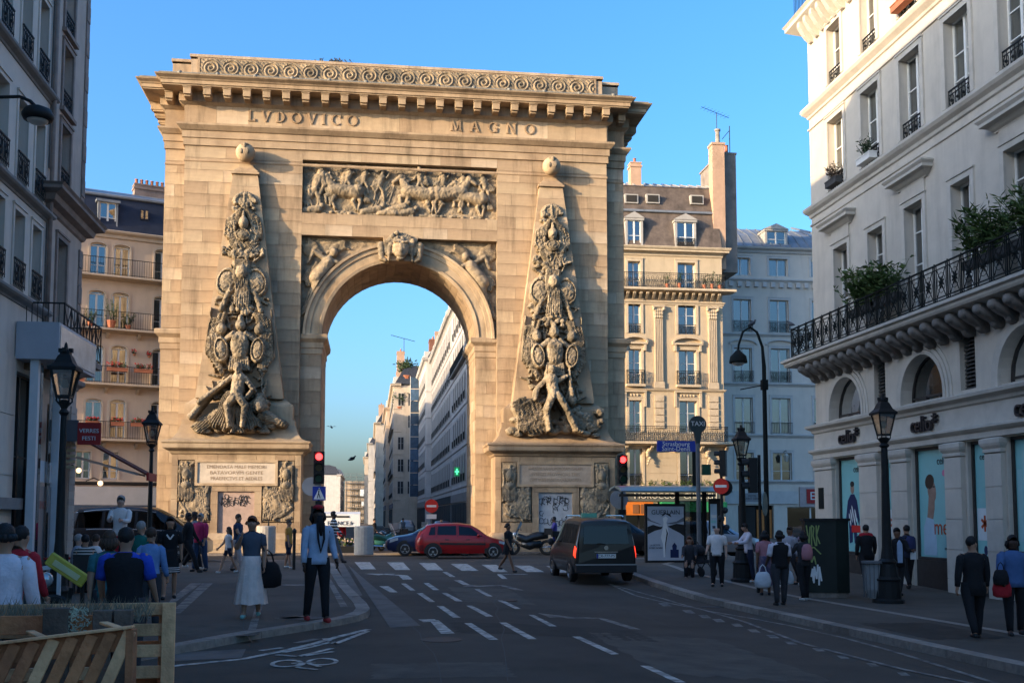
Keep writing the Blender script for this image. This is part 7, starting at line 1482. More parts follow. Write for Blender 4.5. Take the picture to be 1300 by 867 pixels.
# -- dark van, rear three-quarter view, heading away
VAN = paint('dark_grey_van_paint', (.006, .007, .008), 0)
c = Car([(-2.16, .38, .80, 1.0, .78, .74), (-2.14, .30, .95, 1.50, .86, .74), (-2.08, .28, 1.02, 1.74, .89, .70), (-1.95, .27, 1.03, 1.79, .90, .70), (-1.2, .27, 1.03, 1.82, .90, .70), (0, .27, 1.03, 1.83, .90, .70), (.55, .27, 1.02, 1.77, .90, .68), (.95, .27, 1.01, 1.55, .90, .68), (1.35, .27, 1.0, 1.14, .89, .74), (1.7, .27, .93, .98, .87, .74), (2.08, .3, .78, .84, .82, .7), (2.18, .36, .66, .68, .72, .62)],
        'parked_van', VAN, (6.62, 31.9, gz(6.6, 31.9)+.0), PI/2+R(1), 'dark grey taxi people-carrier with lit red tail lamps seen from behind', 'van'); c.body(); c.arches((-1.38, 1.32), .32)
for sd in (-1, 1):
    c.patch('side_window', CARGLASS, [(-1.95, 1.1), (-1.22, 1.1), (-1.22, 1.85), (-1.90, 1.85)], sd); c.patch('side_window', CARGLASS, [(-1.12, 1.1), (-.2, 1.1), (-.2, 1.87), (-1.12, 1.87)], sd); c.patch('side_window', CARGLASS, [(-.1, 1.1), (.95, 1.1), (.62, 1.82), (-.1, 1.87)], sd)
    c.patch('tail_light', LTR, [(-2.135, .60), (-1.98, .68), (-2.0, 1.02), (-2.13, 1.02)], sd, .014); c.patch('rub_strip', BLKP, [(-.95, .42), (.9, .42), (.9, .52), (-.95, .52)], sd, .012)
    c.patch('pillar_trim', mat('dull_silver', (.28, .29, .29), .4, .05, 3, 0, metal=.4), [(-2.125, 1.1), (-2.07, 1.1), (-2.06, 1.9), (-2.11, 1.9)], sd, .012)
    MB().ball((1.0, sd*.99, 1.1), .12, 8, 6, (.6, .9, .9)).build('door_mirror', BLKP, c.root, smooth=True); MB().tube([(-1.7, sd*.64, 1.86), (-1.6, sd*.62, 1.9), (.3, sd*.62, 1.9), (.4, sd*.64, 1.85)], .02, 6).build('roof_rail', CHR, c.root)
    c.patch('door_seam', BLKP, [(-.16, .1), (-.145, .1), (-.145, 1.95), (-.16, 1.95)], sd, .003); c.patch('door_seam', BLKP, [(-1.17, .1), (-1.155, .1), (-1.155, 1.95), (-1.17, 1.95)], sd, .003)
VR = c.root
def rear(name, pts, m, x=-2.19, t=.012, parent=None): b = MB(); n = b.vv([(x+p[2] if len(p) > 2 else x, p[0], p[1]) for p in pts]+[(x+t+(p[2] if len(p) > 2 else 0), p[0], p[1]) for p in pts]); k = len(pts); b.face(range(n, n+k)); b.face([n+k+i for i in range(k)][::-1]); [b.face((n+i, n+(i+1) % k, n+k+(i+1) % k, n+k+i)) for i in range(k)]; return b.build(name, m, parent or VR)
rear('tailgate', [(-.80, .55), (.80, .55), (.82, 1.05), (.72, 1.66, .06), (-.72, 1.66, .06), (-.82, 1.05)], VAN, -2.175, .05); rear('rear_window', [(-.66, 1.10, 0), (.66, 1.10, 0), (.62, 1.60, .05), (-.62, 1.60, .05)], CARGLASS, -2.186, .008)
rear('window_backing', [(-.66, 1.10, 0), (.66, 1.10, 0), (.62, 1.60, .05), (-.62, 1.60, .05)], INKD, -2.177, .002); rear('chrome_strip', [(-.34, .86), (.34, .86), (.34, .885), (-.34, .885)], CHR, -2.2, .02)
pl_ = rear('number_plate', [(-.28, .70), (.28, .70), (.28, .82), (-.28, .82)], mat('number_plate_white', (.75, .75, .72), .4, 0, 1, 0), -2.2, .02); text('CX-777-PS', 'plate_lettering', .11, INKD, VR, (-2.206, 0, .76), (PI/2, 0, -PI/2), ext=.002); rear('plate_band', [(.235, .70), (.28, .70), (.28, .82), (.235, .82)], SBL, -2.203, .003)
rear('bumper', [(-.88, .30), (.88, .30), (.88, .52), (-.88, .52)], BLKP, -2.22, .1); rear('bumper_trim', [(-.88, .50), (.88, .50), (.88, .535), (-.88, .535)], MT['dull_silver'], -2.225, .09); disc('emblem', .065, .02, CHR, VR, (-2.195, 0, .99), rz=PI/2); MB().tube([(-2.25, 0, 1.09), (-2.24, .25, 1.12)], .01, 4).build('wiper', BLKP, VR)
tx_ = MB().box(-.12, .12, -.22, .22, 1.85, 1.98).build('taxi_roof_light', mat('green_taxi_lamp', (.15, .45, .3), .4, 0, 1, 0), VR)
for y in (-.4, .4): driver(VR, -.6, y, .62)
# -- black people-carrier at the left, side on
BLK = paint('black_car_paint', (.012, .012, .014)); c = Car([(-2.4, .35, .9, 1.1, .80, .72), (-2.3, .25, 1.05, 1.6, .90, .70), (-2.0, .22, 1.08, 1.80, .93, .70), (-.6, .22, 1.07, 1.86, .94, .70), (.5, .22, 1.05, 1.80, .94, .68), (1.1, .22, 1.02, 1.50, .93, .68), (1.65, .22, .98, 1.12, .92, .76), (2.1, .24, .86, .93, .88, .72), (2.38, .34, .66, .70, .74, .6)],
    'black_people_carrier', BLK, (-8.55, 42.0, .1), 0, 'black people carrier behind the seated cafe guests at the left'); c.body(); c.arches((-1.5, 1.45), .33); c.root.scale = (1.06, 1.05, 1.12)
for sd in (-1, 1):
    for a, b_, e, f_ in ((-2.1, -1.2, -1.2, -2.0), (-1.1, -.1, -.1, -1.1), (0, 1.15, .65, 0)): c.patch('side_window', CARGLASS, [(a, 1.1), (b_, 1.1), (e, 1.86), (f_, 1.86)], sd)
    c.patch('chrome_line', CHR, [(-2.2, 1.02), (1.3, 1.02), (1.3, 1.06), (-2.2, 1.06)], sd, .01)
    c.patch('chrome_line', CHR, [(-2.1, 1.93), (.6, 1.93), (.6, 1.97), (-2.1, 1.97)], sd, .01)
c.screen('windscreen', CARGLASS, 1.6, .65)
# -- silver estate behind the shelter, and dark cars on the boulevard
SIL = paint('silver_car_paint', (.24, .25, .27), .6)
def generic(loc, rz, m, name, lab, L_=1.):
    c = Car([(-2.15, .36, .7, .74, .68, .6), (-2.05, .26, .86, 1.02, .80, .58), (-1.75, .22, .92, 1.32, .85, .58), (-1.3, .22, .92, 1.43, .86, .58), (0, .22, .91, 1.46, .86, .58), (.5, .22, .90, 1.36, .86, .57), (1.05, .22, .88, 1.0, .85, .64), (1.5, .22, .80, .85, .83, .66), (1.95, .26, .70, .74, .76, .6), (2.12, .34, .58, .60, .64, .5)], name, m, loc, rz, lab); c.body(); c.arches((-1.35, 1.32), .31)
    for sd in (-1, 1):
        for a, b_, e, f_ in ((-1.75, -1.2, -1.2, -1.6), (-1.12, -.25, -.25, -1.12), (-.15, .92, .5, -.15)): c.patch('side_window', CARGLASS, [(a, 1.1), (b_, 1.1), (e, 1.86), (f_, 1.86)], sd)
        c.patch('door_seam', BLKP, [(-.2, .1), (-.185, .1), (-.185, 1.95), (-.2, 1.95)], sd, .003); c.patch('tail_light', LTO, [(-2.08, .8), (-1.85, .85), (-1.85, 1.0), (-2.05, 1.0)], sd, .01); c.patch('headlight', HLG, [(1.7, .75), (2.0, .72), (2.0, .98), (1.7, .98)], sd, .01)
    c.screen('windscreen', CARGLASS, 1.0, .52); c.root.scale = (L_, L_, L_); return c
generic((15.1, 46.5, 0), 0, SIL, 'silver_car', 'silver estate car waiting behind the man in white shirt by the shelter', 1.1)
generic((11.2, 48.3, 0), 0, BLK, 'dark_car', 'dark car beyond the perfume advertising panel', 1.15)
generic((8.4, 100, 0), PI/2, BLK, 'dark_car', 'dark parked car in the street through the arch, nearest of the row', 1.); generic((5.9, 88, 0), PI/2, BLU, 'dark_car', 'dark blue parked car behind the small no-entry sign', 1.0)
generic((3.8, 112, 0), PI/2, SIL, 'grey_car', 'grey parked car far down the street through the arch', 1.)
# -- motorbikes and scooters
def motorbike(loc, rz, lab, m, screen_=True, S=1., name='motorbike'):
    o = empty(name, loc, rz, lab, 'motorbike'); 
    for x in (-.72, .72):
        q = MB(); n = 18; q.tube([(.26*math.cos(2*PI*k/n), 0, .26*math.sin(2*PI*k/n)) for k in range(n+1)], .065, 6, cap=False); w_ = q.build('wheel', TYRE, o, (x, 0, .32)); q = MB(); [q.bar((0, 0, 0), (.25*math.cos(a), 0, .25*math.sin(a)), .02) for a in (0, 1.05, 2.1, 3.14, 4.2, 5.2)]; q.ball((0, 0, 0), .06, 8, 6); q.build('rim', RIM, w_)
    b = MB(); b.tube([(-.78, 0, .78), (-.4, 0, .80), (-.1, 0, .74), (.15, 0, .62), (.4, 0, .74), (.62, 0, .88)], [.09, .17, .15, .2, .17, .08], 10); b.tube([(-.5, 0, .5), (0, 0, .4), (.35, 0, .48)], [.12, .2, .14], 10); b.build('bodywork', m, o, smooth=True)
    MB().tube([(-.65, 0, .90), (-.3, 0, .90), (0, 0, .84)], [.09, .13, .08], 8, sq=(1, .6)).build('saddle', BLKP, o, smooth=True); MB().tube([(.70, -.09, .32), (.48, -.07, .95)], .03, 6).tube([(.70, .09, .32), (.48, .07, .95)], .03, 6).build('fork', CHR, o); MB().tube([(.36, -.36, 1.05), (.46, -.2, 1.08), (.48, 0, 1.02), (.46, .2, 1.08), (.36, .36, 1.05)], .018, 6).build('handlebar', BLKP, o)
    MB().ball((.62, 0, .86), .11, 8, 6).build('headlight', HLG, o, smooth=True); MB().tube([(-.9, -.14, .35), (-.1, -.16, .3)], .05, 8).build('exhaust', CHR, o); MB().box(-.95, -.62, -.17, .17, .85, 1.12).build('top_box', BLKP, o) if screen_ else None
    if screen_: s_ = MB(); pr_ = None; [s_.poly([(.60, -.2, .92), (.62, .2, .92), (.38, .17, 1.42), (.36, -.17, 1.42)])]; s_.poly([(.60, -.2, .92), (.36, -.17, 1.42), (.30, -.26, 1.3), (.5, -.3, .95)]); s_.build('windshield', mat('hazy_screen', (.42, .44, .46), .2, .05, 3, 0), o)
    o.scale = (S, S, S); return o
DKM = paint('black_bike_paint', (.02, .022, .025)); GRB = paint('green_bike_paint', (.03, .12, .085), .1)
motorbike((7.45, 49.6, .0), PI-.1, 'black touring motorbike with tall clear windshield in front of the right pedestal', DKM, True, 1.12); motorbike((9.5, 49.9, 0), .1, 'black scooter with a round top box behind the taxi van roofline', DKM, True, 1.0)
for k, (x, y, rz, m, lab) in enumerate(((.65, 52.6, .5, GRB, 'pale green scooter parked under the arch, left of the blue car'), (.2, 53.6, 1.0, DKM, 'dark scooter parked between the concrete cylinder and the green scooter'), (1.5, 56.0, 1.9, DKM, 'dark scooter deeper under the arch behind the green scooter'), (1.0, 60, 2.1, DKM, 'dark scooter at the back edge of the arch passage'), (3.2, 64, 1.4, DKM, 'dark scooter beyond the arch near the small no-entry sign'), (2.0, 70, 1.5, DKM, 'dark scooter further down the street through the arch'))): motorbike((x, y, .06), rz, lab, m, k % 2 == 0)
# ================================================================ PALLETS (bottom left) AND TERRACE
WD = [mat('pallet_wood_%s' % n, c, .85, .3, 5, .4, 30, rnd=.16, col2=c2, stain=.4) for n, c, c2 in (('fresh', (.80, .44, .22), (.56, .28, .14)), ('brown', (.50, .20, .085), (.32, .12, .055)), ('grey', (.17, .12, .09), (.09, .065, .05)))]
def plank(root, a, c, w_, t, m, name='plank', up=(0, 0, 1)):
    b = MB(); b.bar(a, c, w_, t, up); b.build(name, m, root, bevel=.004)
o = empty('wooden_pallet', (-1.765, 9.0, 0), R(2), 'pale wooden pallet standing upright at the right end of the pallet planter', 'pallet')
H_ = 1.09
for x in (.16, -.62, -1.4, -1.95): plank(o, (x, 0, 0), (x, 0, H_ if x > 0 else H_-.02), .105, .03, WD[0], up=(0, 1, 0))
for k in range(7): plank(o, (-2.0, .03+.0005*k, .03+k*.168), (.20, .03, .03+k*.168), .10, .024, WD[0], up=(0, 1, 0))
for x in (.12, -.62, -1.4): plank(o, (x, .09, 0), (x, .09, H_-.02), .09, .09, WD[1], up=(0, 1, 0), name='bearer')
for k in range(4): plank(o, (-2.0, .15, .12+k*.30), (.18, .15, .12+k*.30), .10, .022, WD[1], up=(0, 1, 0))
o = empty('wooden_pallet', (-1.88, 7.5, 0), R(-3), 'worn dark wooden pallet with slanting slats leaning at the front of the pallet planter', 'pallet')
zt_ = lambda x: 1.03+.115*(x-.27)
for k in range(15):
    x = .30-k*.124; lean = .42; plank(o, (x-lean, -.02, -.02), (x, .0+.0007*k, zt_(x)-.01), .078, .022, WD[1] if k % 4 else WD[0], up=(0, 1, 0))
plank(o, (-1.5, .03, zt_(-1.5)-.07), (.25, .03, zt_(.25)-.07), .14, .025, WD[1], up=(0, 1, 0)); plank(o, (-1.5, .03, .45), (.25, .03, .5), .1, .025, WD[2], up=(0, 1, 0)); plank(o, (.30, .03, 0), (.30, .03, 1.03), .05, .1, WD[1], up=(0, 1, 0), name='bearer')
plank(o, (-1.5, .0, zt_(-1.5)+.012), (.32, .0, zt_(.32)+.012), .07, .02, WD[0], up=(0, 0, 1))
for x in (-.40, .10): plank(o, (x+.13, .03, zt_(x)+.02), (x-.10, .42, zt_(x)+.025), .06, .02, WD[0], up=(0, 0, 1))
o = empty('wooden_pallet', (-2.0, 8.15, 0), R(1), 'brown wooden pallet in the middle of the pallet planter, dry grass growing behind it', 'pallet')
for k in range(4): plank(o, (-2.0, 0, .30+k*.235), (.28, 0, .30+k*.235), .135, .024, WD[1 if k % 2 else 0] if k == 3 else WD[1], up=(0, 1, 0))
for x, w_ in ((-.70, .16), (-.22, .17), (.10, .13), (.24, .12), (-1.4, .16)): plank(o, (x, -.06, 0), (x, -.06, 1.13 if w_ > .15 else 1.11), w_, .1, WD[2], up=(0, 1, 0), name='bearer')
for k, (x, y, z) in enumerate(((-4.1, 8.9, 1.20), (-3.75, 9.0, 1.21), (-4.6, 8.8, 1.15))): pass
b = MB(); rr = random.Random(9)
for k in range(900):
    x, y = rr.uniform(-3.3, -1.7), 8.7+rr.uniform(-.06, .15); z = .96+rr.uniform(0, .10); a = rr.uniform(0, 2*PI); l = rr.uniform(.04, .14); p = Vector((x, y, z)); e = p+Vector((math.cos(a)*l*.5, math.sin(a)*l*.4, l)); b.poly([tuple(p+Vector((.004, 0, 0))), tuple(e), tuple(p-Vector((.004, 0, 0)))])
tag(b.build('dry_grass', mat('straw_grass', (.20, .17, .12), .9, .4, 9, 0)), 'dry straw-coloured grass growing out of the pallet planter', 'grass', kind='stuff')
# netting patch
b = MB(); 
for k in range(150):
    x, z = rr.uniform(-2.16, -2.0), rr.uniform(.9, 1.13); b.bar((x, 8.07, z), (x+rr.uniform(-.03, .03), 8.07+rr.uniform(-.01, .01), z+rr.uniform(-.03, .03)), .006)
tag(b.build('pale_foliage', mat('pale_leaf', (.36, .38, .28), .8, .3, 9, 0)), 'tuft of tiny pale leaves poking between the pallets', 'plant', kind='stuff')
# terrace tables, chairs and the tilted yellow board
RT = mat('red_table', (.28, .015, .012), .5, .1, 3, 0)
for k, (x, y) in enumerate(((-7.0, 26.0), (-6.2, 25.2), (-5.5, 26.4))):
    o = empty('cafe_table', (x, y, .1), .2*k, 'red cafe table on the terrace, %s' % ('nearest the glass shopfront', 'in the middle of the three', 'nearest the pavement walkway')[k], 'table', 'red cafe tables on the terrace'); MB().box(-.38, .38, -.35, .35, .71, .75).build('table_top', RT, o); b = MB(); [b.box(sx*.33-.02, sx*.33+.02, sy*.3-.02, sy*.3+.02, 0, .71) for sx in (-1, 1) for sy in (-1, 1)]; MB().lathe([(.22, 0), (.22, .03), (.03, .06), (.03, .71)], 10).build('pedestal', IRON, o)
MB_ = None
o = empty('menu_board', (-4.42, 15.6, .1), 0, 'yellow plastic board leaning on its side by the lamp post at the left', 'board')
YB = mat('yellow_plastic', (.42, .38, .06), .5, .15, 4, 0); b = MB(); b.bar((0, 0, 1.12), (.50, .0, .78), .20, .05, (0, 1, 0)); b.build('board', YB, o, bevel=.02); b = MB(); b.bar((.08, -.04, 1.06), (.42, -.04, .83), .08, .01, (0, 1, 0)); b.build('pale_panel', mat('pale_yellow_panel', (.5, .5, .28), .5, .1, 4, 0), o); MB().bar((-.03, -.03, 1.05), (.46, -.03, .72), .02, .03, (0, 1, 0)).build('rim', YB, o); MB().tube([(.2, .1, 0), (.3, .05, .7)], .03, 6).tube([(.45, .1, 0), (.45, .05, .8)], .03, 6).build('support', IRON, o)
o = empty('moped', (-4.9, 15.2, .1), .3, 'dark moped parked against the lamp post behind the pallets', 'moped') if 0 else motorbike((-5.0, 15.4, .1), .35, 'dark moped parked by the lamp post behind the pallets', DKM, False, .95, 'moped')
o = empty('leaning_bars', (-5.8, 16.8, .1), 0, 'pale metal barrier leaning across the terrace behind the man in white', 'barrier'); MB().bar((-1.0, 0, .55), (1.3, 0, .98), .06).build('rail', PWHT, o); MB().bar((-.9, 0, 0), (-.9, 0, .6), .05).bar((1.2, 0, 0), (1.2, 0, .95), .05).build('leg', PWHT, o)
# ================================================================ PEOPLE
SKN = {n: mat('skin_%s' % n, c, .55, .06, 6, 0) for n, c in (('light', (.48, .29, .21)), ('tan', (.36, .20, .13)), ('brown', (.17, .085, .05)), ('dark', (.065, .035, .024)))}
HAIR = {n: mat('hair_%s' % n, c, .6, .25, 20, .3, 60) for n, c in (('black', (.012, .010, .010)), ('brown', (.055, .03, .018)), ('red', (.16, .06, .03)), ('grey', (.25, .24, .23)), ('blond', (.28, .19, .10)))}
def cloth(n, c, c2=None): return mat('cloth_'+n, c, .9, .14, 7, .35, 26, col2=c2)
def striped(n, c, c2, sc, ax='Z'):
    k = 'cloth_'+n
    if k in MT: return MT[k]
    m = mat(k, c, .9, 0, 5, 0); t = m.node_tree; N, L = t.nodes, t.links; w_ = N.new('ShaderNodeTexWave'); w_.bands_direction = ax; w_.inputs['Scale'].default_value = sc; w_.inputs['Distortion'].default_value = .6; tc = N.new('ShaderNodeTexCoord'); L.new(tc.outputs['Object'], w_.inputs['Vector'])
    mx = N.new('ShaderNodeMix'); mx.data_type = 'RGBA'; mx.inputs[6].default_value = (*c, 1); mx.inputs[7].default_value = (*c2, 1); r = N.new('ShaderNodeMapRange'); r.inputs[1].default_value = .55; r.inputs[2].default_value = .65; L.new(w_.outputs[0], r.inputs[0]); L.new(r.outputs[0], mx.inputs[0]); L.new(mx.outputs[2], N['Principled BSDF'].inputs['Base Color']); return m
def skin(name, V, E, m, parent, sub=1, smooth=True):
    me = bpy.data.meshes.new(name); me.from_pydata([v[0] for v in V], E, []); o = bpy.data.objects.new(name, me); COL.objects.link(o); o.parent = parent
    md = o.modifiers.new('s', 'SKIN'); md.use_smooth_shade = smooth; md.branch_smoothing = .4
    sv = me.skin_vertices[0].data
    for i, v in enumerate(V): r = v[1]; r = r if isinstance(r, tuple) else (r, r); sv[i].radius = (r[0]*1.14, r[1]*1.14); sv[i].use_root = (i == 0)
    s2 = o.modifiers.new('u', 'SUBSURF'); s2.levels = sub; s2.render_levels = sub; PENDING.append((o, m)); return o
def finish():
    dg = bpy.context.evaluated_depsgraph_get(); res = [(o, m, bpy.data.meshes.new_from_object(o.evaluated_get(dg))) for o, m in PENDING]
    for o, m, nm in res:
        nm.materials.clear(); nm.materials.append(m)
        if o.type == 'FONT':
            n = o.name; q = bpy.data.objects.new('x', nm); COL.objects.link(q); q.parent = o.parent; q.location = o.location; q.rotation_euler = o.rotation_euler; q.scale = o.scale; bpy.data.objects.remove(o); q.name = n
        else: o.modifiers.clear(); o.data = nm
    PENDING.clear()
def person(x, y, H, face, label, top, bottom, skn='light', hair='black', legs=(.3, .1, -.3, .25), arms=((.2, .12, .3), (-.2, .12, .3)), lean=0., sleeve=1., trousers=1., skirt=None, hairlen=0, shoe=None, bulk=1., sit=False, z=None, coat=0., headturn=0., vest=None, crop=None, hat=None, sub=1, nod=0.):
    """face: direction looked at, degrees (0 = towards the viewer, 90 = to the right, 180 = away)"""
    zg = (gz(x, y) + (PAVE_H if x > 7.5 else .1)) if z is None else z
    root = empty('person', (x, y, zg), R(face), label, 'person'); S = H/1.75; root.scale = (S, S, S); B = bulk
    D = lambda a: Vector((0, -math.sin(a), -math.cos(a))); P = {}
    hipz = .93; P['pel'] = Vector((0, 0, hipz)); up = Vector((0, -math.sin(lean), math.cos(lean))); P['waist'] = P['pel']+up*.14; P['chest'] = P['pel']+up*.36; P['neck'] = P['pel']+up*.50; P['nk2'] = P['neck']+Vector((0, -math.sin(lean+nod)*.055, math.cos(lean+nod)*.055)); hu = Vector((0, -math.sin(lean*.5+nod), math.cos(lean*.5+nod))); P['h1'] = P['nk2']+hu*.07; P['h2'] = P['nk2']+hu*.145
    low = 9
    for s, a, k, n in ((-1, legs[0], legs[1], 'L'), (1, legs[2], legs[3], 'R')):
        h = P['pel']+Vector((s*.095*B, 0, -.04)); kn = h+D(a)*.43+Vector((s*.01, 0, 0)); an = kn+D(a-k)*.42; P['hip'+n], P['kn'+n], P['an'+n] = h, kn, an; low = min(low, an.z)
    for s, (sw, ab, el), n in ((-1, arms[0], 'L'), (1, arms[1], 'R')):
        sh = P['chest']+up*.10+Vector((s*.175*B, 0, 0)); d = Vector((s*math.sin(ab), -math.sin(sw)*math.cos(ab), -math.cos(sw)*math.cos(ab))); e = sh+d*.28; a2 = sw+el; ab2 = ab*.3 if el < 1.2 else -.35; d2 = Vector((s*math.sin(ab2), -math.sin(a2)*math.cos(ab2), -math.cos(a2)*math.cos(ab2))); w_ = e+d2*.25; P['sh'+n], P['el'+n], P['wr'+n] = sh, e, w_; P['pa'+n] = w_+d2*.075; P['d2'+n] = d2
    dz = .075-low
    for k in P:
        if not k.startswith('d2'): P[k] = P[k]+Vector((0, 0, dz))
    if sit: pass
    V, E, I = [], [], {}
    def add(k, p, r, fr=None): I[k] = len(V); V.append((tuple(p), r)); (E.append((I[fr], I[k])) if fr is not None else None)
    add('pel', P['pel'], (.11*B, .09*B)); add('waist', P['waist'], (.115*B, .09*B), 'pel'); add('chest', P['chest'], (.14*B, .105*B), 'waist'); add('neck', P['neck'], .055, 'chest'); add('nk2', P['nk2'], .05, 'neck'); add('h1', P['h1']+Vector((0, -.012, 0)), (.078, .086), 'nk2'); add('h2', P['h2'], (.084, .094), 'h1')
    for n, s in (('L', -1), ('R', 1)):
        add('hip'+n, P['hip'+n], .068*B, 'pel'); add('kn'+n, P['kn'+n], .048, 'hip'+n); add('cf'+n, P['kn'+n].lerp(P['an'+n], .35), .052, 'kn'+n); add('an'+n, P['an'+n], .036, 'cf'+n); add('ft'+n, P['an'+n]+Vector((s*.02, -.12, -.04)), .034, 'an'+n)
        add('sh'+n, P['sh'+n], .06*B, 'chest'); add('el'+n, P['el'+n], .042, 'sh'+n); add('wr'+n, P['wr'+n], .026, 'el'+n); add('pa'+n, P['pa'+n], (.034, .02), 'wr'+n)
    body = skin('body', V, E, SKN[skn], root, sub)
    # hands: palm continued into four unequal bent fingers and a side thumb
    hm = MB()
    for n, s in (('L', -1), ('R', 1)):
        d = P['d2'+n]; p0 = P['pa'+n]; side = Vector((0, 1, 0)) if abs(d.y) < .8 else Vector((0, 0, 1)); side = (side-d*side.dot(d)).normalized(); nn = d.cross(side)
        for k, l in enumerate((.062, .075, .07, .055)): b = p0+side*(.024*(k-1.5)*.9)+d*.0; hm.tube([b, b+d*l*.75, b+d*l*1.1+nn*s*(-.025)], [.011, .010, .007], 5)
        b = p0-side*.03-d*.03; hm.tube([b, b-side*.025+d*.03, b-side*.022+d*.06], [.012, .011, .008], 5)
    hm.build('fingers', SKN[skn], body, smooth=True)
    # head: hair, face
    hc = P['h1'].lerp(P['h2'], .5); hd = MB(); ht = headturn; cs_, sn_ = math.cos(ht), math.sin(ht)
    def hp(a, b, c): return (hc.x+a*cs_-b*sn_, hc.y+a*sn_+b*cs_, hc.z+c)
    HH = HAIR[hair] if hair else None
    if HH:
        hb = MB(); n_, m_ = 14, 8; rings = []
        for i in range(m_+1):
            t = PI*.76*i/m_; ring = []
            for k in range(n_):
                a = 2*PI*k/n_; front = max(0, -math.sin(a)); tt = t*(1-.60*front); rr_ = .096+.004*math.sin(5*a+i*2)+.003*math.sin(9*a-i); ring.append(hp(rr_*math.sin(tt)*math.cos(a)*.93, rr_*math.sin(tt)*math.sin(a)*(1.08-.15*front)+.008, .035+rr_*math.cos(tt)*1.06))
            rings.append(hb.vv(ring))
        for a, b in zip(rings, rings[1:]):
            for k in range(n_): hb.face((a+k, a+(k+1) % n_, b+(k+1) % n_, b+k))
        if hairlen:
            for k in range(9):
                a = PI*(.02+.96*k/8); q = Vector(hp(.085*math.cos(a), .085*math.sin(a)+.01, .02)); hb.tube([tuple(q), tuple(q+Vector((.015*math.cos(a), .02, -hairlen*.5))), tuple(q+Vector((-.01*math.cos(a), .035, -hairlen*(1 if k % 2 else .88))))], [.028, .034, .012], 6)
        hb.build('hair', HH, root, smooth=True)
    f = MB(); f.tube([hp(0, -.078, .022), hp(0, -.098, -.008), hp(0, -.086, -.02)], [.008, .014, .008], 6)
    [f.ball(hp(s*.082, .0, .0), .022, 6, 5, (.45, .8, 1.2)) for s in (-1, 1)]; f.build('nose_and_ears', SKN[skn], body, smooth=True)
    f = MB(); [f.ball(hp(s*.031, -.079, .022), .007, 6, 4, (1.3, .6, .8)) for s in (-1, 1)]; [f.bar(hp(s*.020, -.084, .040), hp(s*.042, -.080, .040), .004) for s in (-1, 1)]; f.build('eyes', INKD, body); f = MB(); f.bar(hp(-.02, -.083, -.042), hp(.02, -.083, -.042), .009); f.build('mouth', mat('lip', (.28, .10, .08), .5, 0, 1, 0), body)
    if hat: q = MB(); q.ball(hp(0, .005, .05), .112, 12, 8, (1, 1.08, .8)); q.build('hat', hat, root, smooth=True)
    # clothes
    def wear(name, keys, m, extra, cuts=(), sub_=sub):
        W, F, J = [], [], {}
        for k, fr, p, r in keys: J[k] = len(W); W.append((tuple(p), r)); (F.append((J[fr], J[k])) if fr is not None else None)
        return skin(name, W, F, m, root, sub_)
    fw = up.cross(Vector((1, 0, 0)))
    def torso(q, prof, n_=16):
        rings = []
        for h_, a_, b_ in prof:
            c0 = P['pel']+up*h_; rings.append(q.vv([tuple(c0+Vector((1, 0, 0))*(a_*B*math.copysign(abs(math.cos(2*PI*k/n_))**.85, math.cos(2*PI*k/n_)))+fw*(b_*B*math.sin(2*PI*k/n_)*(1+.02*math.sin(3*k+h_*40)))) for k in range(n_)]))
        for u_, v_ in zip(rings, rings[1:]):
            for k in range(n_): q.face((u_+k, u_+(k+1) % n_, v_+(k+1) % n_, v_+k))
        q.face([rings[-1]+k for k in range(n_)]); q.face([rings[0]+k for k in range(n_)])
    def limb(q, pts, rad, n_=9):
        P9, R9 = [pts[0]], [rad[0]]
        for i in range(len(pts)-1):
            for t in ((.5, 1.) if i < len(pts)-2 else (.33, .66, 1.)): P9.append(pts[i].lerp(pts[i+1], t)); R9.append((rad[i]+(rad[i+1]-rad[i])*t)*(1+.035*math.sin(len(P9)*2.3)))
        for i in range(1, len(P9)-1): P9[i] = P9[i]*.6+(P9[i-1]+P9[i+1])*.2
        q.tube(P9, R9, n_)
    hem = -.09-coat
    TP = [(hem, .168+coat*.12, .125+coat*.1), (-.02, .165, .125), (.12, .145, .112), (.25, .160, .122), (.35, .182, .126), (.42, .186, .116), (.465, .168, .100), (.495, .118, .082), (.52, .064, .062)]
    q = MB(); torso(q, TP)
    for n in 'LR':
        r0 = .068*B; pts = [P['sh'+n]+Vector((0, 0, -.012))+(P['chest']-P['sh'+n])*.18, P['sh'+n]+Vector((0, 0, -.015)), P['sh'+n].lerp(P['el'+n], min(1, sleeve*2))]; rd = [r0*.9, r0, .058*B]
        if sleeve > .6: pts.append(P['el'+n].lerp(P['wr'+n], min(1, sleeve*2-1))); rd.append(.042*B)
        limb(q, pts, rd)
    q.build('shirt' if not coat else 'jacket', top, root, smooth=True)
    if vest: q = MB(); torso(q, [(h_, a_+.010, b_+.010) for h_, a_, b_ in TP[:6]]+[(.47, .150, .10), (.50, .10, .084), (.515, .074, .072)]); q.build('vest', vest, root, smooth=True)
    if skirt:
        ln, w0, w1, m = skirt; q = MB(); n_ = 40; rings = []
        for i in range(9):
            t = i/8; zz = P['pel'].z+.10-(ln+.10)*t; r0 = w0+(w1-w0)*t**.8; cy = P['pel'].y+(P['knL'].y+P['knR'].y)/2*t*.6
            rings.append(q.vv([((r0*(1+.10*t*math.cos(12*a_)))*math.cos(a_), cy+(r0*.85*(1+.10*t*math.cos(12*a_)))*math.sin(a_), zz+.01*math.sin(5*a_)*t) for a_ in [2*PI*k/n_ for k in range(n_)]]))
        for a, b in zip(rings, rings[1:]):
            for k in range(n_): q.face((a+k, a+(k+1) % n_, b+(k+1) % n_, b+k))
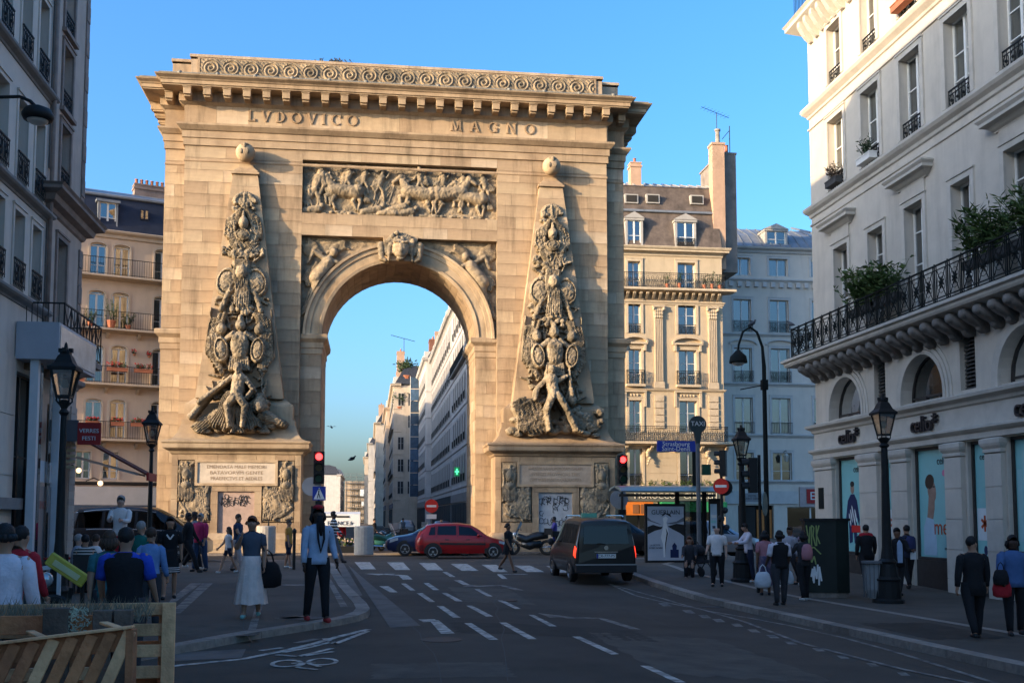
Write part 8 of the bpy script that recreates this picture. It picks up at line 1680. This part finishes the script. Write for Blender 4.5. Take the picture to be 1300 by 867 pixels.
        q.face([rings[0]+k for k in range(n_)]); q.build('skirt', m, root, smooth=True)
    else:
        q = MB(); torso(q, [(-.12, .10, .09), (-.07, .150, .118), (.0, .152, .118), (.10, .138, .105), (.14, .134, .103)])
        for n, s in (('L', -1), ('R', 1)):
            pts = [P['hip'+n]+Vector((0, 0, .05)), P['hip'+n]+Vector((s*.002, 0, -.06)), P['hip'+n].lerp(P['kn'+n], min(1, trousers*2))]; rd = [.092*B, .104*B, .074*B]
            if trousers > .6: pts.append(P['kn'+n].lerp(P['an'+n], min(1, trousers*2-1)*1.0)); rd.append(.056)
            limb(q, pts, rd, 10)
        q.build('trousers' if trousers > .6 else 'shorts', bottom, root, smooth=True)
    for n, s in (('L', -1), ('R', 1)):
        a = P['an'+n]; skin('shoe', [((a.x, a.y+.035, a.z-.035), .040), ((a.x+s*.008, a.y-.06, a.z-.040), .043), ((a.x+s*.018, a.y-.15, a.z-.046), .034)], [(0, 1), (1, 2)], shoe or BLKP, root)
    return root
def bag(name, loc, lab, m, kind='hand', S=1., rz=0):
    o = empty(name, loc, rz, lab, 'bag')
    b = MB()
    if kind == 'back': b.lathe([(.02, -.24*S), (.16*S, -.22*S), (.175*S, -.05*S), (.16*S, .12*S), (.10*S, .22*S), (.02, .24*S)], 12, sy=.6); b.build('pack', m, o, smooth=True); MB().tube([(-.1*S, -.06*S, .2*S), (-.12*S, -.26*S, .2*S), (-.1*S, -.28*S, -.05*S)], .018*S, 5).tube([(.1*S, -.06*S, .2*S), (.12*S, -.26*S, .2*S), (.1*S, -.28*S, -.05*S)], .018*S, 5).build('strap', BLKP, o)
    else: b.lathe([(.10*S, -.3*S), (.17*S, -.27*S), (.18*S, -.15*S), (.14*S, -.02*S), (.10*S, .02*S)], 12, sy=.5); b.build('sack', m, o, smooth=True); MB().tube([(-.08*S, 0, 0), (-.05*S, 0, .12*S), (0, 0, .17*S), (.05*S, 0, .12*S), (.08*S, 0, 0)], .011*S, 5).build('handle', m, o)
    return o
c_ = cloth
BLKC = c_('black', (.012, .012, .014)); NVY = c_('navy', (.016, .022, .045)); WHT = c_('white', (.66, .62, .60)); JEAN = c_('jeans', (.035, .06, .12)); GRYC = c_('grey', (.16, .16, .17)); LBLUE = c_('light_blue', (.33, .42, .56)); TEALC = c_('teal', (.03, .14, .16)); ROYAL = c_('royal_blue', (.02, .06, .42)); ORNG = c_('mustard', (.42, .20, .04)); MAG = c_('magenta', (.40, .025, .10)); YEL = c_('yellow', (.50, .40, .05)); LAV = c_('lavender_white', (.62, .57, .62)); PINKC = c_('dusty_pink', (.42, .18, .20)); DENIM = c_('denim', (.06, .12, .26)); BEIGEC = c_('blush_pleats', (.74, .60, .54)); CHAR = c_('charcoal', (.035, .035, .04)); PATT = c_('patterned', (.05, .05, .10), (.35, .22, .24)); RDC = c_('red', (.40, .02, .03))
SW = mat('white_shoe', (.55, .55, .53), .6, .1, 5, 0); SR = mat('red_shoe', (.35, .03, .03), .6, .1, 5, 0); SG_ = mat('mint_shoe', (.25, .45, .40), .6, .1, 5, 0)
def at(px, py, add=.1): return gp(px, py, add)
# left pavement and plaza
x, y = at(318, 784); person(x, y, 1.70, 0, 'woman in a grey top and long blush pleated skirt, hand raised to her face', c_('slate_top', (.075, .09, .12)), BEIGEC, 'tan', 'red', legs=(.12, .05, -.15, .2), arms=((.5, .25, 1.9), (.1, .15, .3)), sleeve=.35, skirt=(.72, .15, .27, BEIGEC), hairlen=.05, shoe=SG_, sub=2, nod=.15)
bag('shoulder_bag', (x+.26, y+.02, 1.0), 'large dark shoulder bag hanging beside the woman in the long pleated skirt', BLKC, 'hand', 1.35); 
MB().tube([(x+.1, y, 1.42), (x+.2, y-.08, 1.25), (x+.27, y, 1.0)], .014, 5).build('strap', BLKP, bpy.data.objects['shoulder_bag'], (-(x+.26), -(y+.02), -1.0))
x, y = at(402, 789); dm_ = person(x, y, 1.86, 20, 'bearded man with dreadlocks in a light blue shirt and black trousers, hand in pocket', LBLUE, BLKC, 'dark', 'black', legs=(-.12, .2, .12, .0), arms=((.0, .13, .15), (-.25, .28, .75)), hairlen=.18, shoe=SR, sub=2, headturn=-.3)
q = MB(); q.tube([(0, -.085, 1.60), (0, -.10, 1.48), (.01, -.14, 1.30)], [.045, .05, .02], 7); q.tube([(-.05, -.12, 1.5), (-.04, -.15, 1.25), (0, -.15, 1.05), (.05, -.15, 1.25), (.05, -.12, 1.5)], .018, 5); q.build('beard_and_scarf', BLKC, dm_, smooth=True); MB().ball((0, .01, 1.73), .085, 10, 6, (1, 1, .5)).build('red_headband', RDC, dm_, smooth=True)
x, y = at(366, 721); person(x, y, 1.60, 75, 'boy in an orange T-shirt and dark blue shorts walking right', ORNG, NVY, 'tan', 'brown', legs=(.15, .05, -.15, .1), arms=((.1, .1, .1), (-.1, .1, .1)), sleeve=.4, trousers=.5, shoe=SW)
x, y = at(289, 727); person(x, y, 1.42, -60, 'girl in a white top and dark shorts striding in front of the left pedestal', WHT, NVY, 'tan', 'brown', legs=(.35, .05, -.35, .1), arms=((.3, .15, .5), (-.3, .1, .3)), sleeve=.3, trousers=.3, hairlen=.25, shoe=SW, bulk=.9)
x, y = at(301, 725); person(x, y, 1.80, 70, 'woman in a dark vest top and pale trousers beside the girl in white', c_('dark_blue_top', (.03, .04, .08)), c_('pale_pinkish', (.40, .33, .32)), 'tan', 'brown', legs=(.3, .1, -.2, .2), arms=((.4, .1, .8), (.1, .1, .3)), sleeve=.25, shoe=BLKP, nod=.1)
x, y = at(238, 726); person(x, y, 1.88, 80, 'man in a black tracksuit with white side stripe walking right', BLKC, BLKC, 'dark', 'black', legs=(.45, .1, -.45, .2), arms=((-.3, .1, .3), (.3, .1, .3)), shoe=BLKP)
x, y = at(246, 722); person(x, y, 1.88, 90, 'man in a grey jacket half hidden behind the man in the black tracksuit', GRYC, BLKC, 'dark', 'black', legs=(.3, .1, -.3, .2), shoe=SW)
x, y = at(253, 725); person(x, y, 1.80, -30, 'heavy-set person in a magenta top and blue jeans', MAG, JEAN, 'tan', 'grey', legs=(.15, .05, -.15, .1), arms=((.2, .2, .8), (.1, .15, .3)), sleeve=.8, bulk=1.2)
x, y = at(423, 714); person(x, y, 1.95, 95, 'tall person in a zebra-striped shirt striding behind the man with dreadlocks', striped('zebra', (.02, .02, .02), (.5, .5, .5), 3.2), c_('mid_grey', (.09, .09, .10)), 'dark', 'black', legs=(.4, .1, -.7, .3), arms=((.3, .2, .5), (-.3, .2, .3)))
x, y = at(214, 760); person(x, y, 1.70, 10, 'young woman in a black dress with white hem stripes and collar, long dark hair', BLKC, BLKC, 'tan', 'black', legs=(.2, .05, -.15, .1), arms=((.1, .15, .1), (-.1, .18, .1)), sleeve=.45, skirt=(.40, .14, .20, BLKC), hairlen=.22, sub=2)
dr = bpy.data.objects[[o.name for o in COL.objects if o.name.startswith('person')][-1]]
dr = [o for o in COL.objects if o.get('label', '').startswith('young woman in a black dress')][0]
for zz in (.575, .615, .655): MB().lathe([(.208, zz), (.207, zz+.014)], 30, c=(0, -.012, 0), sy=.86).build('hem_stripe', WHT, dr)
MB().bar((-.07, -.115, 1.36), (0, -.13, 1.26), .03, .01, (0, 1, 0)).bar((.07, -.115, 1.36), (0, -.13, 1.26), .03, .01, (0, 1, 0)).build('collar', WHT, dr)
x, y = at(191, 763); person(x, y, 1.14, 10, 'small child in a yellow top and white shorts beside the woman in the black dress', YEL, WHT, 'brown', 'black', legs=(.1, .05, -.1, .05), sleeve=.2, trousers=.45, bulk=.95)
AX = lambda px, Y: atY(px, 690, Y)[0]
person(AX(160, 11.2), 11.2, 1.57, 178, 'broad-backed man in a black T-shirt with royal blue shoulders behind the pallets', ROYAL, CHAR, 'tan', 'black', arms=((.2, .22, .5), (.2, .22, .4)), sleeve=.45, bulk=1.22, vest=BLKC, sub=2, legs=(0, 0, 0, 0))
person(AX(139, 12.9), 12.9, 1.52, 185, 'woman with dark hair in a teal top, left of the man in black and blue', TEALC, CHAR, 'tan', 'brown', sleeve=.4, hairlen=.15, bulk=1.05, legs=(0, 0, 0, 0))
person(AX(192, 16.4), 16.4, 1.52, 170, 'person in a light blue shirt just behind the man in black and blue', c_('sky_shirt', (.14, .26, .50)), CHAR, 'tan', 'brown', legs=(0, 0, 0, 0))
person(AX(179, 20.2), 20.2, 1.60, 150, 'grey-haired man in a dark green polo shirt beyond the blue shirts', c_('bottle_green', (.01, .13, .11)), CHAR, 'tan', 'grey', sleeve=.45, legs=(0, 0, 0, 0), bulk=1.1)
person(AX(152, 27.), 27.0, 1.95, 0, 'white-haired person in a white top holding red cloth, in front of the black people carrier', WHT, RDC, 'light', 'grey', legs=(0, 0, 0, 0), vest=None, arms=((.6, .1, 1.2), (.5, .1, 1.2)), z=.35)
person(AX(6, 9.4), 9.4, 1.62, 178, 'dark-haired man in a white shirt at the left edge, seen from behind', LAV, CHAR, 'tan', 'black', arms=((.1, .15, .4), (.1, .15, .4)), bulk=1.12, sub=2, legs=(0, 0, 0, 0), hairlen=.05)
person(AX(27, 12), 12, 1.58, 160, 'person in a red top half hidden beside the man in the white shirt', RDC, CHAR, 'tan', 'black', legs=(0, 0, 0, 0))
SITL = (1.45, 1.5, 1.4, 1.45)
for k, (px, Y, rz, tp, hr, sk, lab) in enumerate(((96, 25.4, 120, c_('pale_checked', (.30, .33, .40)), 'grey', 'light', 'seated cafe guest in a pale shirt, leftmost of the three at the red tables'), (108, 24.6, 190, striped('bw', (.03, .03, .03), (.5, .48, .44), 5), 'black', 'tan', 'seated cafe guest in a black and white striped top, middle of the three'), (121, 25.2, 185, WHT, 'brown', 'light', 'seated cafe guest in a white shirt, rightmost of the three'))):
    X = atY(px, 690, Y)[0]; person(X, Y, 1.75, rz, lab, tp, CHAR, sk, hr, legs=SITL, arms=((.4, .1, 1.1), (.4, .1, 1.0)), lean=.12, z=-.0); ch = empty('cafe_chair', (X, Y+.0, .1), R(rz), 'dark cafe chair under the %s seated guest' % ('leftmost', 'middle', 'rightmost')[k], 'chair')
    MB().box(-.22, .22, -.2, .22, .38, .42).build('seat', BLKP, ch); MB().box(-.22, .22, .2, .23, .42, .85).build('backrest', BLKP, ch); [MB().box(sx*.2-.015, sx*.2+.015, sy*.18-.015, sy*.18+.015, 0, .38).build('leg', BLKP, ch) for sx in (-1, 1) for sy in (-1, 1)]
# road
x, y = at(645, 726, 0); person(x, y, 1.62, 55, 'pedestrian in a black top and skirt with pale leggings on the crosswalk', BLKC, BLKC, 'brown', 'black', legs=(.35, .05, -.4, .25), arms=((.2, .1, .3), (.2, .1, .9)), sleeve=.4, skirt=(.30, .14, .22, BLKC), z=0, hairlen=.05)
pp = [o for o in COL.objects if o.get('label', '').startswith('pedestrian in a black top')][0]
person(8.75, 50.2, 1.80, -100, 'rider in a purple-blue outfit standing by the touring motorbike', c_('purple_blue', (.06, .05, .22)), c_('blue_trousers', (.03, .045, .22)), 'dark', 'black', legs=(.1, .0, -.05, .1), arms=((.5, .1, .7), (.4, .1, .6)), z=.0, nod=.2)
# right pavement
x, y = at(911, 744, .12); person(x, y, 1.66, -25, 'balding man in a white polo shirt and black trousers standing by the map panel', WHT, BLKC, 'light', None, legs=(.08, .02, -.05, .05), arms=((.1, .2, .9), (.0, .2, .3)), sleeve=.45, bulk=1.12, sub=2)
x, y = at(951, 739, .12); person(x, y, 1.68, -85, 'man in a white shirt, dark trousers and white trainers looking down at his phone', LAV, NVY, 'tan', 'black', legs=(.1, .0, -.1, .05), arms=((.5, .1, 1.0), (.5, .1, 1.0)), nod=.45, shoe=SW, lean=.08)
x, y = at(972, 755, .12); person(x, y, 1.60, 170, 'woman in a rose top and long patterned skirt beside the waistcoat man', PINKC, PATT, 'brown', 'black', legs=(.05, 0, -.05, 0), sleeve=.5, skirt=(.68, .15, .22, PATT), hairlen=.12)
x, y = at(991, 768, .12); person(x, y, 1.66, 185, 'man in a dark waistcoat over a pale shirt, tallest of the standing group', LAV, CHAR, 'dark', 'black', legs=(.08, 0, -.08, 0), arms=((.1, .2, .3), (.1, .2, .5)), sleeve=.6, vest=BLKC, bulk=1.15, hairlen=.08, sub=2)
bag('carrier_bag', (x-.42, y-.05, gz(x, y)+.12+.72), 'white plastic carrier bag left of the man in the dark waistcoat', c_('plastic_white', (.5, .52, .55)), 'hand', 1.1); bag('carrier_bag', (x+.28, y+.3, gz(x, y)+.12+.72), 'white plastic carrier bag hanging between the waistcoat man and the woman with the pink pack', MT['cloth_plastic_white'], 'hand', .95)
x, y = at(1021, 762, .12); person(x, y, 1.62, 190, 'woman in black leggings and white trainers with a dusty pink backpack', CHAR, BLKC, 'dark', 'black', legs=(.06, 0, -.12, .1), arms=((.1, .2, .5), (.6, .2, 1.5)), shoe=SW, bulk=.98, hairlen=.12)
bag('backpack', (x+.02, y-.18, gz(x, y)+.12+1.14), 'dusty pink backpack on the back of the woman in black leggings', PINKC, 'back', .8, rz=PI)
x, y = at(1004, 745, .12); person(x, y, 1.66, -60, 'person in a pale top behind the group, half hidden by the waistcoat man', c_('pale_top', (.34, .33, .36)), CHAR, 'brown', 'brown', shoe=SW)
x, y = at(1024, 742, .12); person(x, y, 1.70, -95, 'tall person in a patterned dark top with raised hand beside the graffitied cabinet', PATT, CHAR, 'tan', 'brown', arms=((.9, .1, 1.5), (.3, .1, .8)))
x, y = at(1101, 744, .12); person(x, y, 1.72, 165, 'man in a black jacket with red shoulders by the first teal shop window', BLKC, BLKC, 'tan', 'black', legs=(.35, .05, -.35, .25), arms=((.2, .2, .5), (-.2, .2, .4)), coat=.08, bulk=1.1, vest=None, shoe=BLKP)
jk = [o for o in COL.objects if o.get('label', '').startswith('man in a black jacket')][0]; skin('red_yoke', [((-.2, 0, 1.40), .062), ((0, .01, 1.43), .075), ((.2, 0, 1.40), .062)], [(0, 1), (1, 2)], RDC, jk)
x, y = at(1141, 757, .12); person(x, y, 1.70, -5, 'man in an open black blazer and light blue shirt, holding papers', BLKC, CHAR, 'brown', 'black', legs=(.2, .05, -.2, .1), arms=((.1, .12, .2), (.5, .1, 1.1)), bulk=1.05, sub=2, sleeve=1., coat=.1)
bz = [o for o in COL.objects if o.get('label', '').startswith('man in an open black blazer')][0]
MB().prism([(-.055, .86), (.06, .86), (.07, 1.15), (.06, 1.34), (0, 1.43), (-.06, 1.34), (-.065, 1.15)], -.165, -.10).build('shirt_front', LBLUE, bz)
o = MB().box(-.07, .07, -.01, .01, -.1, .1).build('papers', SWH, None, (x+.27, y-.26, gz(x, y)+.12+1.02)); tag(o, 'white printed papers in the hand of the man in the black blazer', 'papers')
x, y = at(1153, 748, .12); person(x, y, 1.72, 175, 'young man in dark clothes with a navy backpack right behind the man in the blazer', NVY, BLKC, 'tan', 'black', legs=(.25, .05, -.3, .3), arms=((.1, .15, .3), (-.1, .15, .3)), shoe=BLKP); bag('backpack', (x, y-.2, gz(x, y)+.12+1.22), 'navy backpack on the young man behind the blazer man', c_('navy_pack', (.03, .035, .10)), 'back', .85, rz=PI)
x, y = at(1238, 811, .12); person(x, y, 1.66, 170, 'man in a black suit walking away on the right pavement, head turned left', BLKC, BLKC, 'tan', 'black', legs=(.22, .05, -.25, .3), arms=((.1, .2, .2), (-.1, .22, .2)), coat=.12, bulk=1.1, sub=2, headturn=-1.2)
x, y = at(1290, 806, .12); person(x, y, 1.66, -15, 'woman in a blue denim jacket and black trousers carrying bags at the right edge', DENIM, BLKC, 'dark', 'black', legs=(.1, .02, -.1, .1), arms=((.2, .2, .6), (.1, .2, .5)), coat=.03, bulk=1.15, hairlen=.14, sub=2)
bag('handbag', (x-.30, y-.12, gz(x, y)+.12+.92), 'black and red handbag on the arm of the woman in the denim jacket', RDC, 'hand', .95); bag('handbag', (x-.36, y-.2, gz(x, y)+.12+1.08), 'black handbag above the red one on the arm of the woman in denim', BLKC, 'hand', .8)
# people at the shelter with pushchair
x, y = at(876, 731, .12); person(x, y, 1.62, -20, 'person in black clothes sitting in the bus shelter', CHAR, BLKC, 'tan', 'red', legs=SITL, arms=((.4, .1, 1.0), (.4, .1, 1.0)), lean=.1, z=gz(x, y)+.02, hairlen=.2)
x, y = at(890, 731, .12); o = empty('pushchair', (x, y, gz(x, y)+.12), .4, 'dark pushchair standing at the bus shelter', 'pushchair')
[MB().lathe([(.13, -.02), (.13, .02)], 14).build('wheel', TYRE, o, (sx*.24, sy*.3, .13)).__setattr__('rotation_euler', (0, PI/2, 0)) for sx in (-1, 1) for sy in (-1, 1)]
MB().tube([(-.22, -.3, .13), (-.2, .1, .6), (-.2, .38, 1.0), (.2, .38, 1.0), (.2, .1, .6), (.22, -.3, .13)], .018, 6).tube([(-.22, .3, .13), (-.2, -.05, .5)], .018, 6).tube([(.22, .3, .13), (.2, -.05, .5)], .018, 6).build('frame', BLKP, o); MB().prism([(-.3, .42), (.12, .36), (.26, .8), (.2, .82), (.05, .45), (-.3, .5)], -.19, .19, 'x').build('seat', CHAR, o); MB().ball((0, .12, .78), .24, 10, 6, (.85, .9, .7)).build('hood', CHAR, o, smooth=True)
person(1.9, 51.7, 1.7, 20, 'stallholder in a red top under the flower stall canopy', RDC, CHAR, 'tan', 'black', z=.1) if 0 else person(-1.35, 52.3, 1.5, 0, 'stallholder in a red top behind the crate of the flower stall', RDC, CHAR, 'tan', 'black', z=.1, legs=(0, 0, 0, 0))
# a few far walkers in the street beyond the arch
for k, (X, Y, lab) in enumerate(((4.8, 72, 'distant walker in dark clothes beside the far parked cars, nearest one'), (2.6, 84, 'distant walker in grey in the middle of the street beyond the arch'), (.3, 66, 'distant walker in black between the scooters beyond the arch'))): person(X, Y, 1.72, 40*k, lab, (CHAR, GRYC, BLKC)[k], CHAR, 'tan', 'black', z=0)

for o in COL.objects:
    if o.get('label') and len(o['label'].split()) > 16: print('LONG', o['label'])
finish()
